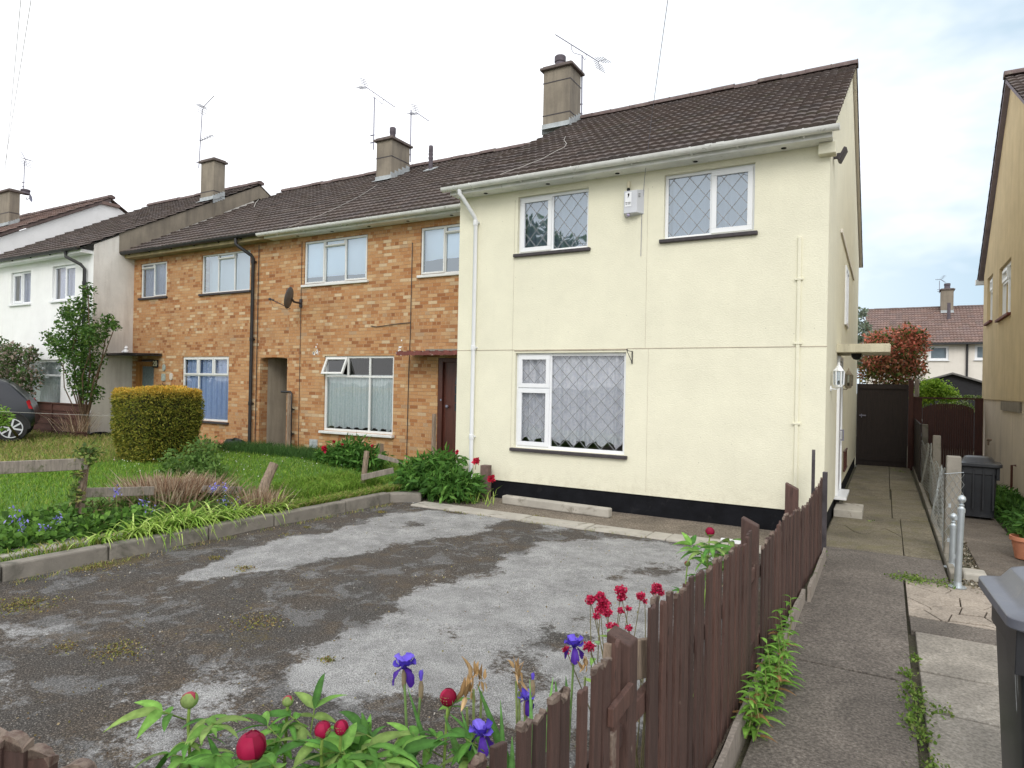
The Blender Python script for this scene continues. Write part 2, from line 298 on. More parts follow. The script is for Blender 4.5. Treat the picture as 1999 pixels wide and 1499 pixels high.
class MB:
    """collects world-space geometry and links it as one mesh object"""
    def __init__(s): s.v = []; s.f = []; s.c = []; s.n = 0; s.uvcol = False
    def add(s, verts, faces, col=None):
        k = s.n; s.v.extend([tuple(map(float, p)) for p in verts]); s.f.extend([tuple(i+k for i in f) for f in faces]); s.n += len(verts)
        s.c.extend(col if isinstance(col, list) else [col if col is not None else (1, 1, 1)]*len(verts)); return s
    def box(s, x0, x1, y0, y1, z0, z1, col=None):
        return s.add([(x0, y0, z0), (x1, y0, z0), (x1, y1, z0), (x0, y1, z0), (x0, y0, z1), (x1, y0, z1), (x1, y1, z1), (x0, y1, z1)],
                     [(0, 3, 2, 1), (4, 5, 6, 7), (0, 1, 5, 4), (1, 2, 6, 5), (2, 3, 7, 6), (3, 0, 4, 7)], col)
    def obox(s, c, ax, ay, az, hx, hy, hz, col=None):
        c = np.array(c, float); ax, ay, az = [np.array(a, float)/np.linalg.norm(a) for a in (ax, ay, az)]
        V = [c+ax*sx*hx+ay*sy_*hy+az*sz*hz for sz in (-1, 1) for sx, sy_ in ((-1, -1), (1, -1), (1, 1), (-1, 1))]
        return s.add(V, [(0, 3, 2, 1), (4, 5, 6, 7), (0, 1, 5, 4), (1, 2, 6, 5), (2, 3, 7, 6), (3, 0, 4, 7)], col)
    def quad(s, a, b, c, d, col=None): return s.add([a, b, c, d], [(0, 1, 2, 3)], col)
    def poly(s, pts, col=None): return s.add(pts, [tuple(range(len(pts)))], col)
    def prism(s, pts, axis, a, b, col=None):
        """2-D outline pts extruded along an axis from a to b"""
        def P(p, t): return {'x': (t, p[0], p[1]), 'y': (p[0], t, p[1]), 'z': (p[0], p[1], t)}[axis]
        n = len(pts); V = [P(p, a) for p in pts]+[P(p, b) for p in pts]
        return s.add(V, [tuple(range(n))[::-1], tuple(range(n, 2*n))]+[(i, (i+1) % n, n+(i+1) % n, n+i) for i in range(n)], col)
    def tube(s, pts, r, seg=8, col=None, cap=True):
        pts = [np.array(p, float) for p in pts]; R = r if isinstance(r, (list, tuple)) else [r]*len(pts)
        V = []; F = []; prev = None
        for i, p in enumerate(pts):
            t = (pts[min(i+1, len(pts)-1)]-pts[max(i-1, 0)]); t = t/(np.linalg.norm(t)+1e-9)
            if prev is None: a = np.cross(t, (0, 0, 1) if abs(t[2]) < .9 else (1, 0, 0))
            else: a = prev-t*np.dot(prev, t)
            a = a/(np.linalg.norm(a)+1e-9); prev = a; b = np.cross(t, a)
            for k in range(seg):
                w = 2*math.pi*k/seg; V.append(p+R[i]*(math.cos(w)*a+math.sin(w)*b))
        for i in range(len(pts)-1):
            for k in range(seg):
                F.append((i*seg+k, i*seg+(k+1) % seg, (i+1)*seg+(k+1) % seg, (i+1)*seg+k))
        if cap: F.append(tuple(range(seg))[::-1]); F.append(tuple(range((len(pts)-1)*seg, len(pts)*seg)))
        return s.add(V, F, col)
    def lathe(s, prof, c, axis=(0, 0, 1), seg=16, col=None):
        """prof: (radius, height) pairs turned round an axis"""
        az = np.array(axis, float); az /= np.linalg.norm(az); ax = np.cross(az, (0, 0, 1) if abs(az[2]) < .9 else (1, 0, 0)); ax /= np.linalg.norm(ax); ay = np.cross(az, ax)
        c = np.array(c, float); V = []; F = []
        for r, h in prof:
            for k in range(seg):
                w = 2*math.pi*k/seg; V.append(c+az*h+r*(math.cos(w)*ax+math.sin(w)*ay))
        for i in range(len(prof)-1):
            for k in range(seg): F.append((i*seg+k, i*seg+(k+1) % seg, (i+1)*seg+(k+1) % seg, (i+1)*seg+k))
        F.append(tuple(range(seg))[::-1]); F.append(tuple(range((len(prof)-1)*seg, len(prof)*seg)))
        return s.add(V, F, col)
    def leaf(s, base, d, up, ln, w, droop=.3, col=(.1, .2, .03), seg=4, fold=.15, shape=.45):
        d = np.array(d, float); d /= np.linalg.norm(d)+1e-9; side = np.cross(d, up); side = side/(np.linalg.norm(side)+1e-9); nrm = np.cross(side, d)
        V = []; F = []; p = np.array(base, float); dd = d.copy(); st = ln/seg
        for i in range(seg+1):
            t = i/seg; ww = w*.5*(math.sin(math.pi*min(1, t**shape*.98+.02))**.8 if i < seg else 0.0) + .0006
            V += [p-side*ww+nrm*ww*fold, p, p+side*ww+nrm*ww*fold]
            if i < seg:
                F += [(3*i, 3*i+1, 3*i+4, 3*i+3), (3*i+1, 3*i+2, 3*i+5, 3*i+4)]
                dd = dd+np.array((0, 0, -droop/seg)); dd /= np.linalg.norm(dd); p = p+dd*st; nrm = np.cross(side, dd)
        k = random.uniform(.78, 1.2); cc = [tuple(x*k*((1.28, .95)[j % 3 == 2] if j % 3 else .86)*(.88+.3*(j//3)/(seg+1)) for x in col) for j in range(len(V))]
        return s.add(V, F, cc)
    def build(s, name, mat, parent=None, loc=None, smooth=False, bevel=0, kind=None, label=None, cat=None, group=None, sharp=40):
        me = bpy.data.meshes.new(name)
        if parent is not None: org = ORIG[parent.name]
        else: org = np.array(loc if loc is not None else (0, 0, 0), float)
        V = np.array(s.v, float).reshape(-1, 3)-org
        me.from_pydata(V.tolist(), [], s.f); me.update()
        if mat: me.materials.append(mat)
        a = me.color_attributes.new('col', 'FLOAT_COLOR', 'POINT'); c = np.ones((len(V), 4), np.float32); c[:, :3] = np.array(s.c, np.float32).reshape(-1, 3); a.data.foreach_set('color', c.ravel())
        o = bpy.data.objects.new(name, me); COL.objects.link(o)
        if parent is not None: o.parent = parent
        else: o.location = tuple(org)
        ORIG[o.name] = org
        if smooth:
            me.polygons.foreach_set('use_smooth', [True]*len(me.polygons))
            try: me.set_sharp_from_angle(angle=rad(sharp))
            except Exception: pass
        if bevel:
            b = o.modifiers.new('bevel', 'BEVEL'); b.width = bevel; b.segments = 2; b.limit_method = 'ANGLE'; b.angle_limit = rad(40); b.harden_normals = False
        if kind: o['kind'] = kind
        if label: o['label'] = label
        if cat: o['category'] = cat
        if group: o['group'] = group
        return o

def bulk(name, V, F, C, mat, parent=None, loc=(0, 0, 0), **kw):
    """many small faces at once: V (n,3), F (m,3|4) and C (n,3) as arrays"""
    me = bpy.data.meshes.new(name); org = ORIG[parent.name] if parent is not None else np.array(loc, float)
    k = F.shape[1]; me.vertices.add(len(V)); me.vertices.foreach_set('co', (V-org).astype(np.float32).ravel())
    me.loops.add(F.size); me.loops.foreach_set('vertex_index', F.astype(np.int32).ravel())
    me.polygons.add(len(F)); me.polygons.foreach_set('loop_start', np.arange(0, F.size, k, dtype=np.int32)); me.polygons.foreach_set('loop_total', np.full(len(F), k, dtype=np.int32))
    me.update(calc_edges=True); me.materials.append(mat)
    a = me.color_attributes.new('col', 'FLOAT_COLOR', 'POINT'); c = np.ones((len(V), 4), np.float32); c[:, :3] = C; a.data.foreach_set('color', c.ravel())
    o = bpy.data.objects.new(name, me); COL.objects.link(o)
    if parent is not None: o.parent = parent
    else: o.location = loc
    ORIG[o.name] = org
    for a_, b_ in kw.items(): o[a_] = b_
    return o

def copy_tree(o, parent=None):
    c = o.copy(); COL.objects.link(c); ORIG[c.name] = ORIG.get(o.name); c.parent = parent
    for ch in list(o.children): copy_tree(ch, c)
    return c

def unit(a): return a/(np.linalg.norm(a, axis=-1, keepdims=True)+1e-9)
def leaf_cloud(P, size, cols, up=.35, aspect=.55, droop=0.0, out=None, jit=1.0):
    """P: points; makes one folded diamond leaf (two triangles-pairs) per point"""
    n = len(P); d = unit(RNG.normal(size=(n, 3))*jit+(out if out is not None else 0)+np.array((0, 0, -droop))); nr = unit(RNG.normal(size=(n, 3))*.8+np.array((0, -.35, 1.0))*up*2)
    sd = unit(np.cross(d, nr)); nr = np.cross(sd, d); s = (size*RNG.uniform(.6, 1.3, n))[:, None]
    a = P; b = P+d*s*.45+sd*s*aspect*.5+nr*s*.08; c = P+d*s; e = P+d*s*.45-sd*s*aspect*.5+nr*s*.08
    V = np.stack([a, b, c, e], 1).reshape(-1, 3); i = np.arange(n)*4; F = np.stack([i, i+1, i+2, i+3], 1)
    ci = cols[RNG.integers(0, len(cols), n)]*RNG.uniform(.75, 1.25, (n, 1)); return V, F, np.repeat(ci, 4, 0)
def blades(P, h, w, cols, lean=.35, bend=.5, dirs=None):
    """curved grass blades: 5 vertices, 2 quads-like faces"""
    n = len(P); a = RNG.uniform(0, 2*np.pi, n); sd = np.stack([np.cos(a), np.sin(a), np.zeros(n)], 1)
    b = RNG.uniform(0, 2*np.pi, n); ld = np.stack([np.cos(b), np.sin(b), np.zeros(n)], 1)*RNG.uniform(0, 1, (n, 1))
    if dirs is not None: ld = ld*.6+dirs
    H = (h*RNG.uniform(.5, 1.35, n))[:, None]; W = (w*RNG.uniform(.7, 1.3, n))[:, None]; up = np.array((0, 0, 1.0))
    m = P+up*H*.55+ld*H*lean; t = P+up*H*(1-bend*.35)+ld*H*(lean+bend)
    V = np.stack([P-sd*W*.5, P+sd*W*.5, m-sd*W*.4, m+sd*W*.4, t-sd*W*.06, t+sd*W*.06], 1).reshape(-1, 3); i = np.arange(n)*6
    F = np.concatenate([np.stack([i, i+1, i+3, i+2], 1), np.stack([i+2, i+3, i+5, i+4], 1)])
    ci = cols[RNG.integers(0, len(cols), n)]*RNG.uniform(.75, 1.25, (n, 1)); return V, F, np.repeat(ci, 6, 0)
def joinb(L):
    V = []; F = []; C = []; k = 0
    for v, f, c in L: V.append(v); F.append(f+k); C.append(c); k += len(v)
    return np.concatenate(V), np.concatenate(F), np.concatenate(C)
def vnoise(x, y, seed=0):
    r = np.random.default_rng(seed).random((256, 256)); xi = np.floor(x).astype(int); yi = np.floor(y).astype(int); fx = x-xi; fy = y-yi
    fx = fx*fx*(3-2*fx); fy = fy*fy*(3-2*fy); g = lambda a, b: r[a % 256, b % 256]
    return (g(xi, yi)*(1-fx)+g(xi+1, yi)*fx)*(1-fy)+(g(xi, yi+1)*(1-fx)+g(xi+1, yi+1)*fx)*fy
def fbm(x, y, o=5, seed=0):
    s = 0; a = .5; t = 0
    for i in range(o): s = s+a*vnoise(x*2**i+17*i, y*2**i+31*i, seed+i); t += a; a *= .55
    return s/t

GZ = -1.85
def lawn_z(x, y):
    t = np.clip((-7.15-x)/2.6, 0, 1); return -1.71+.17*t*t*(3-2*t)+.05*np.clip((y-5)/5, 0, 1)

# ------------------------------------------------------------------ building kit
def wall(parent, name, mat, axis, pos, a0, a1, z0, z1, openings=(), depth=.11, inward=1):
    """a wall sheet facing -Y (axis 'y') or +X/-X (axis 'x') with holes and their reveals.
    pos: the plane, a0..a1 along it, openings (a0,a1,z0,z1)."""
    m = MB(); A = sorted({a0, a1, *[v for o in openings for v in o[:2]]}); Z = sorted({z0, z1, *[v for o in openings for v in o[2:4]]})
    P = (lambda a, d, z: (a, pos+d*inward, z)) if axis == 'y' else (lambda a, d, z: (pos+d*inward, a, z))
    for i in range(len(A)-1):
        for j in range(len(Z)-1):
            ca, cz = (A[i]+A[i+1])/2, (Z[j]+Z[j+1])/2
            if any(o[0] < ca < o[1] and o[2] < cz < o[3] for o in openings): continue
            m.quad(P(A[i], 0, Z[j]), P(A[i+1], 0, Z[j]), P(A[i+1], 0, Z[j+1]), P(A[i], 0, Z[j+1]))
    for o in openings:
        b0, b1, y0, y1 = o[:4]
        for (p, q) in (((b0, y0), (b1, y0)), ((b1, y0), (b1, y1)), ((b1, y1), (b0, y1)), ((b0, y1), (b0, y0))):
            m.quad(P(p[0], 0, p[1]), P(q[0], 0, q[1]), P(q[0], depth, q[1]), P(p[0], depth, p[1]))
    return m.build(name, mat, parent)

def curtain(parent, a0, a1, z0, z1, T, mat, fold=.032, period=.09, wavy=.0, name='curtain', label=None, gather=1.0):
    m = MB(); n = max(8, int((a1-a0)/period*8)); V = []; F = []
    ph = random.uniform(0, 6)
    for i in range(n+1):
        a = a0+(a1-a0)*i/n; d = fold*math.sin(2*math.pi*(a-a0)/period+ph+.9*math.sin(a*9))+fold*.5*math.sin((a-a0)*31+ph)
        zb = z0+(wavy*(abs(math.sin(math.pi*(a-a0)/(.24)))+.3*math.sin(a*60)*.3) if wavy else 0)
        V += [T(a, d, zb), T(a, d*.6, z1)]
        if i < n: F.append((2*i, 2*i+2, 2*i+3, 2*i+1))
    m.add(V, F); o = m.build(name, mat, parent, smooth=True, sharp=180)
    if label: o['label'] = label
    return o

def window(parent, T, a0, a1, z0, z1, lights, fr=.05, fmat=None, gmat=None, cur=None, sill=None, sillmat=None, leaded=None, fd=.05, setback=.06, curz=None, curd=.09, wavy=0, sillover=.05, period=.09, blank=False):
    """T(a, d, z) maps along-wall, depth-into-wall, height to the world.
    lights: list of dicts (a0,a1,z0,z1 as fractions, sash=bool, open=angle)"""
    fmat = fmat or M_UPVC; gmat = gmat or M_GLASS
    def tb(m, b0, b1, d0, d1, y0, y1):
        V = [T(b0, d0, y0), T(b1, d0, y0), T(b1, d1, y0), T(b0, d1, y0), T(b0, d0, y1), T(b1, d0, y1), T(b1, d1, y1), T(b0, d1, y1)]
        m.add(V, [(0, 3, 2, 1), (4, 5, 6, 7), (0, 1, 5, 4), (1, 2, 6, 5), (2, 3, 7, 6), (3, 0, 4, 7)])
    win = MB(); s0, s1 = setback, setback+fd
    tb(win, a0, a1, s0, s1, z1-fr, z1); tb(win, a0, a1, s0, s1, z0, z0+fr)
    tb(win, a0, a0+fr, s0, s1, z0+fr, z1-fr); tb(win, a1-fr, a1, s0, s1, z0+fr, z1-fr)
    ia0, ia1, iz0, iz1 = a0+fr, a1-fr, z0+fr, z1-fr
    cells = []
    for lt in lights:
        b0 = ia0+(ia1-ia0)*lt['a'][0]; b1 = ia0+(ia1-ia0)*lt['a'][1]; y0 = iz0+(iz1-iz0)*lt['z'][0]; y1 = iz0+(iz1-iz0)*lt['z'][1]
        h = fr*.42
        if lt['a'][0] > 0.001: tb(win, b0-h, b0+h, s0+.002, s1, y0+(h if lt['z'][0] > 0 else 0), y1-(h if lt['z'][1] < 1 else 0)); b0c = b0+h
        else: b0c = b0
        b1c = b1-h if lt['a'][1] < .999 else b1
        if lt['z'][0] > 0.001: tb(win, b0, b1, s0+.001, s1, y0-h, y0+h); y0c = y0+h
        else: y0c = y0
        y1c = y1-h if lt['z'][1] < .999 else y1
        cells.append((b0c, b1c, y0c, y1c, lt))
    wo = win.build('window', fmat, parent, bevel=.004); 
    for (b0, b1, y0, y1, lt) in cells:
        sr = lt.get('sash', 0); gb0, gb1, gy0, gy1 = b0, b1, y0, y1
        ang = lt.get('open', 0); TT = T
        if ang:
            def TT(a, d, z, T=T, y1=y1, ang=ang):
                r = y1-z; q = d-s0; return T(a, s0+q*math.cos(ang)-r*math.sin(ang), y1-r*math.cos(ang)-q*math.sin(ang))
        if sr:
            m = MB(); p0 = s0-.022
            for (c0, c1, w0, w1) in ((b0-.012, b1+.012, y1-sr, y1+.012), (b0-.012, b1+.012, y0-.012, y0+sr), (b0-.012, b0+sr, y0+sr, y1-sr), (b1-sr, b1+.012, y0+sr, y1-sr)):
                V = [TT(c0, p0, w0), TT(c1, p0, w0), TT(c1, p0+.045, w0), TT(c0, p0+.045, w0), TT(c0, p0, w1), TT(c1, p0, w1), TT(c1, p0+.045, w1), TT(c0, p0+.045, w1)]
                m.add(V, [(0, 3, 2, 1), (4, 5, 6, 7), (0, 1, 5, 4), (1, 2, 6, 5), (2, 3, 7, 6), (3, 0, 4, 7)])
            m.build('sash', fmat, wo, bevel=.004); gb0, gb1, gy0, gy1 = b0+sr, b1-sr, y0+sr, y1-sr
        g = MB(); gd = s0+(.028 if not sr else .008); g.quad(TT(gb0, gd, gy0), TT(gb1, gd, gy0), TT(gb1, gd, gy1), TT(gb0, gd, gy1)); g.build('pane', gmat, wo)
        if leaded:
            m = MB(); w = .0046; px, pz = leaded; cx, cz_ = (gb0+gb1)/2, gy0
            sl = pz/px; k = -40
            for sg in (1, -1):
                for k in range(-14, 30):
                    # line z = sl*sg*(a-cx) + k*pz + off, clipped to the pane
                    off = cz_+k*pz+(pz*.5 if False else 0)
                    pts = []
                    for a_ in (gb0, gb1):
                        z_ = sl*sg*(a_-cx)+off
                        if gy0 <= z_ <= gy1: pts.append((a_, z_))
                    for z_ in (gy0, gy1):
                        a_ = cx+(z_-off)/(sl*sg)
                        if gb0 < a_ < gb1: pts.append((a_, z_))
                    if len(pts) < 2: continue
                    (p, q), (r, t) = pts[0], pts[1]; dx, dz = r-p, t-q; ln = math.hypot(dx, dz)
                    if ln < .02: continue
                    nx, nz = -dz/ln*w, dx/ln*w
                    V = [TT(p+nx, gd-.004, q+nz), TT(p-nx, gd-.004, q-nz), TT(r-nx, gd-.004, t-nz), TT(r+nx, gd-.004, t+nz)]
                    m.add(V, [(0, 1, 2, 3)])
            m.build('leading', M_LEAD, wo)
    if cur is not None:
        cz0, cz1 = curz or (z0+fr*.5, z1-fr*.3)
        curtain(wo, a0+.01, a1-.01, cz0, cz1, (lambda a, d, z: T(a, s1+curd+d, z)), cur, wavy=wavy, period=period)
    if sill:
        m = MB(); tb(m, a0-sillover, a1+sillover, -sill, s0+.01, z0-.055, z0-.004); m.build('sill', sillmat or M_SILL, wo, bevel=.008)
    return wo

def TY(Y): return lambda a, d, z: (a, Y+d, z)         # walls that face -Y
def TXp(X): return lambda a, d, z: (X-d, a, z)        # walls that face +X
def TXm(X): return lambda a, d, z: (X+d, a, z)        # walls that face -X

def roof_slope(parent, x0, x1, eave, ridge, mat, name='roof', gauge=.32, wave=.15, amp=.0072, ns=6, thick=.036, ragged=0.0, colv=.14):
    """one slope of interlocking rolled tiles: every course overlaps the one below"""
    (y0, z0), (y1, z1) = eave, ridge; L_ = math.hypot(y1-y0, z1-z0); ty, tz = (y1-y0)/L_, (z1-z0)/L_; ny, nz = -tz*np.sign(ty), abs(ty)
    nc = int(round(L_/gauge)); g = L_/nc; tw = wave*2; nt = max(1, int(round((x1-x0)/tw))); tw = (x1-x0)/nt
    u = np.arange(ns*2+1)/(ns*2)*tw; prof = amp*np.abs(np.sin(np.pi*u/(tw/2)))**.7*2-amp
    V = []; F = []; C = []; k = 0
    for c in range(nc):
        for t in range(nt):
            xx = x0+t*tw+u; dz = RNG.normal()*.003; tl = RNG.normal()*.002; sh = RNG.uniform(1-colv, 1+colv); hue = RNG.uniform(-.04, .05)
            s0 = c*g-.02+RNG.normal()*.004; s1 = (c+1)*g+.03
            rows = ((s0, 0.004, .0), (s0, 1.0, .0), (s1, 0.0, 0.0))
            base = []
            for ri, (s_, up_, _) in enumerate(rows):
                h = (prof+thick+dz) if ri == 1 else ((prof*.6-.012+dz) if ri == 0 else (prof*.9-.004))
                if ri == 1: h = h+tl*(u/tw-.5)
                V.append(np.stack([xx, y0+ty*s_+ny*h, z0+tz*s_+nz*h], 1))
            nn = len(u)
            for r in range(2):
                a = k+r*nn+np.arange(nn-1); F.append(np.stack([a, a+1, a+1+nn, a+nn], 1))
            C.append(np.tile(np.array((sh+hue, sh, sh-hue)), (3*nn, 1))); k += 3*nn
    V = np.concatenate(V); F = np.concatenate(F)
    if ty < 0: F = F[:, ::-1]
    o = bulk(name, V, F, np.concatenate(C), mat, parent); o.data.polygons.foreach_set('use_smooth', [True]*len(o.data.polygons))
    o.data.set_sharp_from_angle(angle=rad(50))
    # boarding under the tiles
    m = MB(); e = .02
    m.add([(x0+.01, y0-ny*e, z0-nz*e), (x1-.01, y0-ny*e, z0-nz*e), (x1-.01, y1-ny*e, z1-nz*e), (x0+.01, y1-ny*e, z1-nz*e)], [(0, 1, 2, 3)])
    m.build('underlay', M_DARK, o)
    return o
def ridge_caps(parent, x0, x1, y, z, mat=None):
    m = MB(); n = max(1, int(round((x1-x0)/.45))); w = (x1-x0)/n
    for i in range(n):
        a, b = x0+i*w, x0+(i+1)*w-.006; dz = random.gauss(0, .006); c = random.uniform(.75, 1.2)
        pts = [(y+.125*math.cos(t), z-.035+dz+.115*math.sin(t)) for t in np.linspace(0, math.pi, 9)]
        m.prism(pts, 'x', a, b+.02*0, (c, c, c)); m.box(b-.004, b+.012, y-.12, y+.12, z-.04+dz, z+.045+dz, (.8, .8, .8))
    return m.build('ridge', mat or M_RIDGE, parent, smooth=True)
def gutter(parent, x0, x1, y, z, mat, br, r=.066, joints=()):
    m = MB(); n = 9; out = [(y+r*math.cos(t), z+r*math.sin(t)) for t in np.linspace(math.pi, 2*math.pi, n)]; inn = [(y+(r-.004)*math.cos(t), z+(r-.004)*math.sin(t)) for t in np.linspace(2*math.pi, math.pi, n)]
    m.prism(out+inn, 'x', x0, x1); o = m.build('gutter', mat, parent, smooth=True)
    rb = r+.006
    for x in list(br)+list(joints):
        b = MB()
        w = .012 if x in br else .05
        pts = [(y+rb*math.cos(t), z+.004+rb*math.sin(t)) for t in np.linspace(math.pi, 2*math.pi, n)]+[(y+r*math.cos(t), z+r*math.sin(t)) for t in np.linspace(2*math.pi, math.pi, n)]
        b.prism(pts, 'x', x-w, x+w)
        if x in br: b.box(x-.012, x+.012, y+.03, y+.08, z-.075, z-.01)
        b.build('gutter_bracket' if x in br else 'gutter_joint', mat, o)
    e = MB()
    for x in (x0, x1): e.prism(out, 'x', x-.004, x+.004)
    e.build('gutter_end', mat, o)
    return o
def eaves_box(parent, x0, x1, ywall, yfront, z0, z1, mat, vents=()):
    m = MB(); m.box(x0, x1, yfront, yfront+.02, z0, z1); f = m.build('fascia', mat, parent, bevel=.004)
    m = MB(); m.box(x0+.002, x1-.002, yfront+.021, ywall+.03, z0+.004, z0+.014); s = m.build('soffit', mat, parent)
    for vx in vents:
        v = MB(); yy = (ywall+yfront)/2+.02; v.lathe([(.034, 0), (.034, .006), (.026, .008)], (vx, yy, z0+.0045), (0, 0, -1), 14); v.build('soffit_vent', M_DARK, s)
    return f
def downpipe(parent, pts, r, mat, collars=(), clip=0.045):
    m = MB(); m.tube(pts, r, 12); o = m.build('downpipe', mat, parent, smooth=True)
    c = MB()
    for z in collars:
        # find point on the vertical run
        p = pts[-1]; x, y = p[0], p[1]
        c.lathe([(r+.007, -.05), (r+.009, -.045), (r+.009, .03), (r+.004, .035)], (x, y, z), seg=12); c.box(x-clip, x+clip, y+r*.5, y+r+.03, z-.012, z+.012)
    if collars: c.build('pipe_collar', mat, o, smooth=True)
    return o
# ================================================================== HOUSES
T3 = [dict(a=(0, .333), z=(0, 1)), dict(a=(.333, .667), z=(0, 1)), dict(a=(.667, 1), z=(0, 1))]
def chimney(parent, x0, x1, y0, y1, zb, zt, pots=(), roofz=None, joint=None, flash=True, capover=.07):
    m = MB(); m.box(x0, x1, y0, y1, zb, zt); st = m.build('chimney', M_CHIM, parent, bevel=.01)
    c = MB(); c.box(x0-capover, x1+capover, y0-capover, y1+capover, zt, zt+.06); c.box(x0-capover*.3, x1+capover*.3, y0-capover*.3, y1+capover*.3, zt+.06, zt+.10); c.build('chimney_cap', plainM('cap_mortar'), st, bevel=.012)
    j = MB()
    for z in (joint or ()): j.box(x0-.006, x1+.006, y0-.006, y1+.006, z, z+.022)
    if joint: j.build('chimney_joint', M_DARK if False else M_SILL, st)
    if flash:
        f = MB(); k = .57
        for n_ in range(5):
            a = y0-.02+(y1-y0+.02)*n_/5; b = y0-.02+(y1-y0+.02)*(n_+1)/5; zz = roofz(b)
            f.box(x1-.01, x1+.008, a, b, roofz(a)-.05, zz+.13)
        f.box(x0-.015, x1+.012, y0-.012, y0+.01, roofz(y0)-.08, roofz(y0)+.14); f.add([(x0-.02, y0-.012, roofz(y0)+.05), (x1+.02, y0-.012, roofz(y0)+.05), (x1+.02, y0-.17, roofz(y0-.17)+.062), (x0-.02, y0-.17, roofz(y0-.17)+.062)], [(0, 3, 2, 1)])
        f.build('flashing', M_FLASH, st)
    for (px, py, r, h) in pots:
        q = MB(); q.lathe([(r*1.1, 0), (r, .02), (r*.88, h*.55), (r*1.02, h*.6), (r*1.02, h*.95), (r*.9, h), (r*.55, h), (r*.55, h*.6)], (px, py, zt+.09), seg=16)
        q.build('chimney_pot', M_POT, st, smooth=True)
    return st
M_CANOPY = roughcast('weathered_cream_concrete', (.60, .56, .42), (.20, .18, .13), bscale=30, streak=.5, dirtlo=.42)
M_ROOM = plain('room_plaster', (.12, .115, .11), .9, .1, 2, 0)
M_POT = plain('sooty_pot', (.10, .085, .10), .8, .25, 8, .2, 50)
_cap = plain('cap_mortar_mat', (.13, .105, .095), .9, .3, 10, .4, 50)
def plainM(n): return _cap

RZC = lambda y: 3.27+(y-8.83)*.5695      # front slope of the cream and white roofs (the projecting ends)
RZB = lambda y: RZC(y-.93)               # front slope of the set-back brick houses
YR = 14.07

# ---------------------------------------------------------------- cream house
ch = thing('rendered_house', 'cream roughcast end house with leaded white windows and black painted base', 'house', (-3.5, 9.2, GZ))
WO = [(-5.21, -3.98, 2.12, 3.04), (-2.81, -1.575, 2.13, 3.055), (-5.205, -3.335, -.995, .525)]
wall(ch, 'front_wall', M_CREAM, 'y', 9.2, -6.34, -.67, -1.548, 3.16, WO, .13)
m = MB(); m.box(-6.34, -.672, 9.206, 9.24, 3.16-.02, 3.3); m.build('wall_head', M_CREAM, ch)
m = MB(); m.box(-6.335, -.675, 9.22, 9.4, -1.9, -1.54); m.box(-.9, -.688, 9.4, 19.0, -1.9, -1.60); m.build('plinth', M_PLINTH, ch)
m = MB(); m.box(-6.34, -5.222, 9.196, 9.22, .570, .580); m.box(-3.318, -.665, 9.196, 9.22, .570, .580); m.box(-5.222, -3.318, 9.190, 9.22, .555, .574)
for x, z0, z1 in ((-5.265, -1.0, 3.0), (-3.05, .58, 2.9), (-3.0, -1.5, .57)): m.box(x, x+.0022, 9.1975, 9.22, z0, z1)
m.build('render_joint', M_BUFF, ch)
sw = MB(); X = -.67
DY0, DY1, DZ0, DZ1 = 11.32, 12.22, -1.66, .56
ysp = [9.2, DY0, DY1, 13.0, 13.9, 19.0]; zsp = [-1.62, DZ1, 1.25, 2.25, 3.3]
for i in range(len(ysp)-1):
    for j in range(len(zsp)-1):
        if ysp[i] == DY0 and zsp[j+1] <= DZ1+.001: continue
        if ysp[i] == 13.0 and zsp[j] == 1.25: continue
        sw.quad((X, ysp[i], zsp[j]), (X, ysp[i+1], zsp[j]), (X, ysp[i+1], zsp[j+1]), (X, ysp[i], zsp[j+1]))
sw.poly([(X, 9.2, 3.3), (X, 19.0, 3.3), (X, 19.0, 3.32), (X, YR, 6.17), (X, 9.2, 3.40)])
for y in (DY0, DY1): sw.quad((X, y, DZ0), (X-.16, y, DZ0), (X-.16, y, DZ1), (X, y, DZ1))
sw.quad((X, DY0, DZ1), (X-.16, DY0, DZ1), (X-.16, DY1, DZ1), (X, DY1, DZ1)); sw.build('gable_wall', M_CREAM, ch)
m = MB(); m.quad((-6.34, 9.2, -1.85), (-6.34, 9.2, 3.3), (-6.34, 10.2, 3.9), (-6.34, 10.2, -1.85)); m.quad((-6.34, 19, -1.85), (-.67, 19, -1.85), (-.67, 19, 3.3), (-6.34, 19, 3.3)); m.build('return_wall', M_CREAM, ch)
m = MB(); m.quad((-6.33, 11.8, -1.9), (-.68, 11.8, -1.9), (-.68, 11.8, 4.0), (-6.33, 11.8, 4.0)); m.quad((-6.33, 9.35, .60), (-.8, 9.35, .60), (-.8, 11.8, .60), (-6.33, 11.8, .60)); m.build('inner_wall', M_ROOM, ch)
m = MB(); m.box(-.80, -.60, 9.08, 9.26, 2.995, 3.14); m.build('corbel', M_CREAM, ch, bevel=.01)
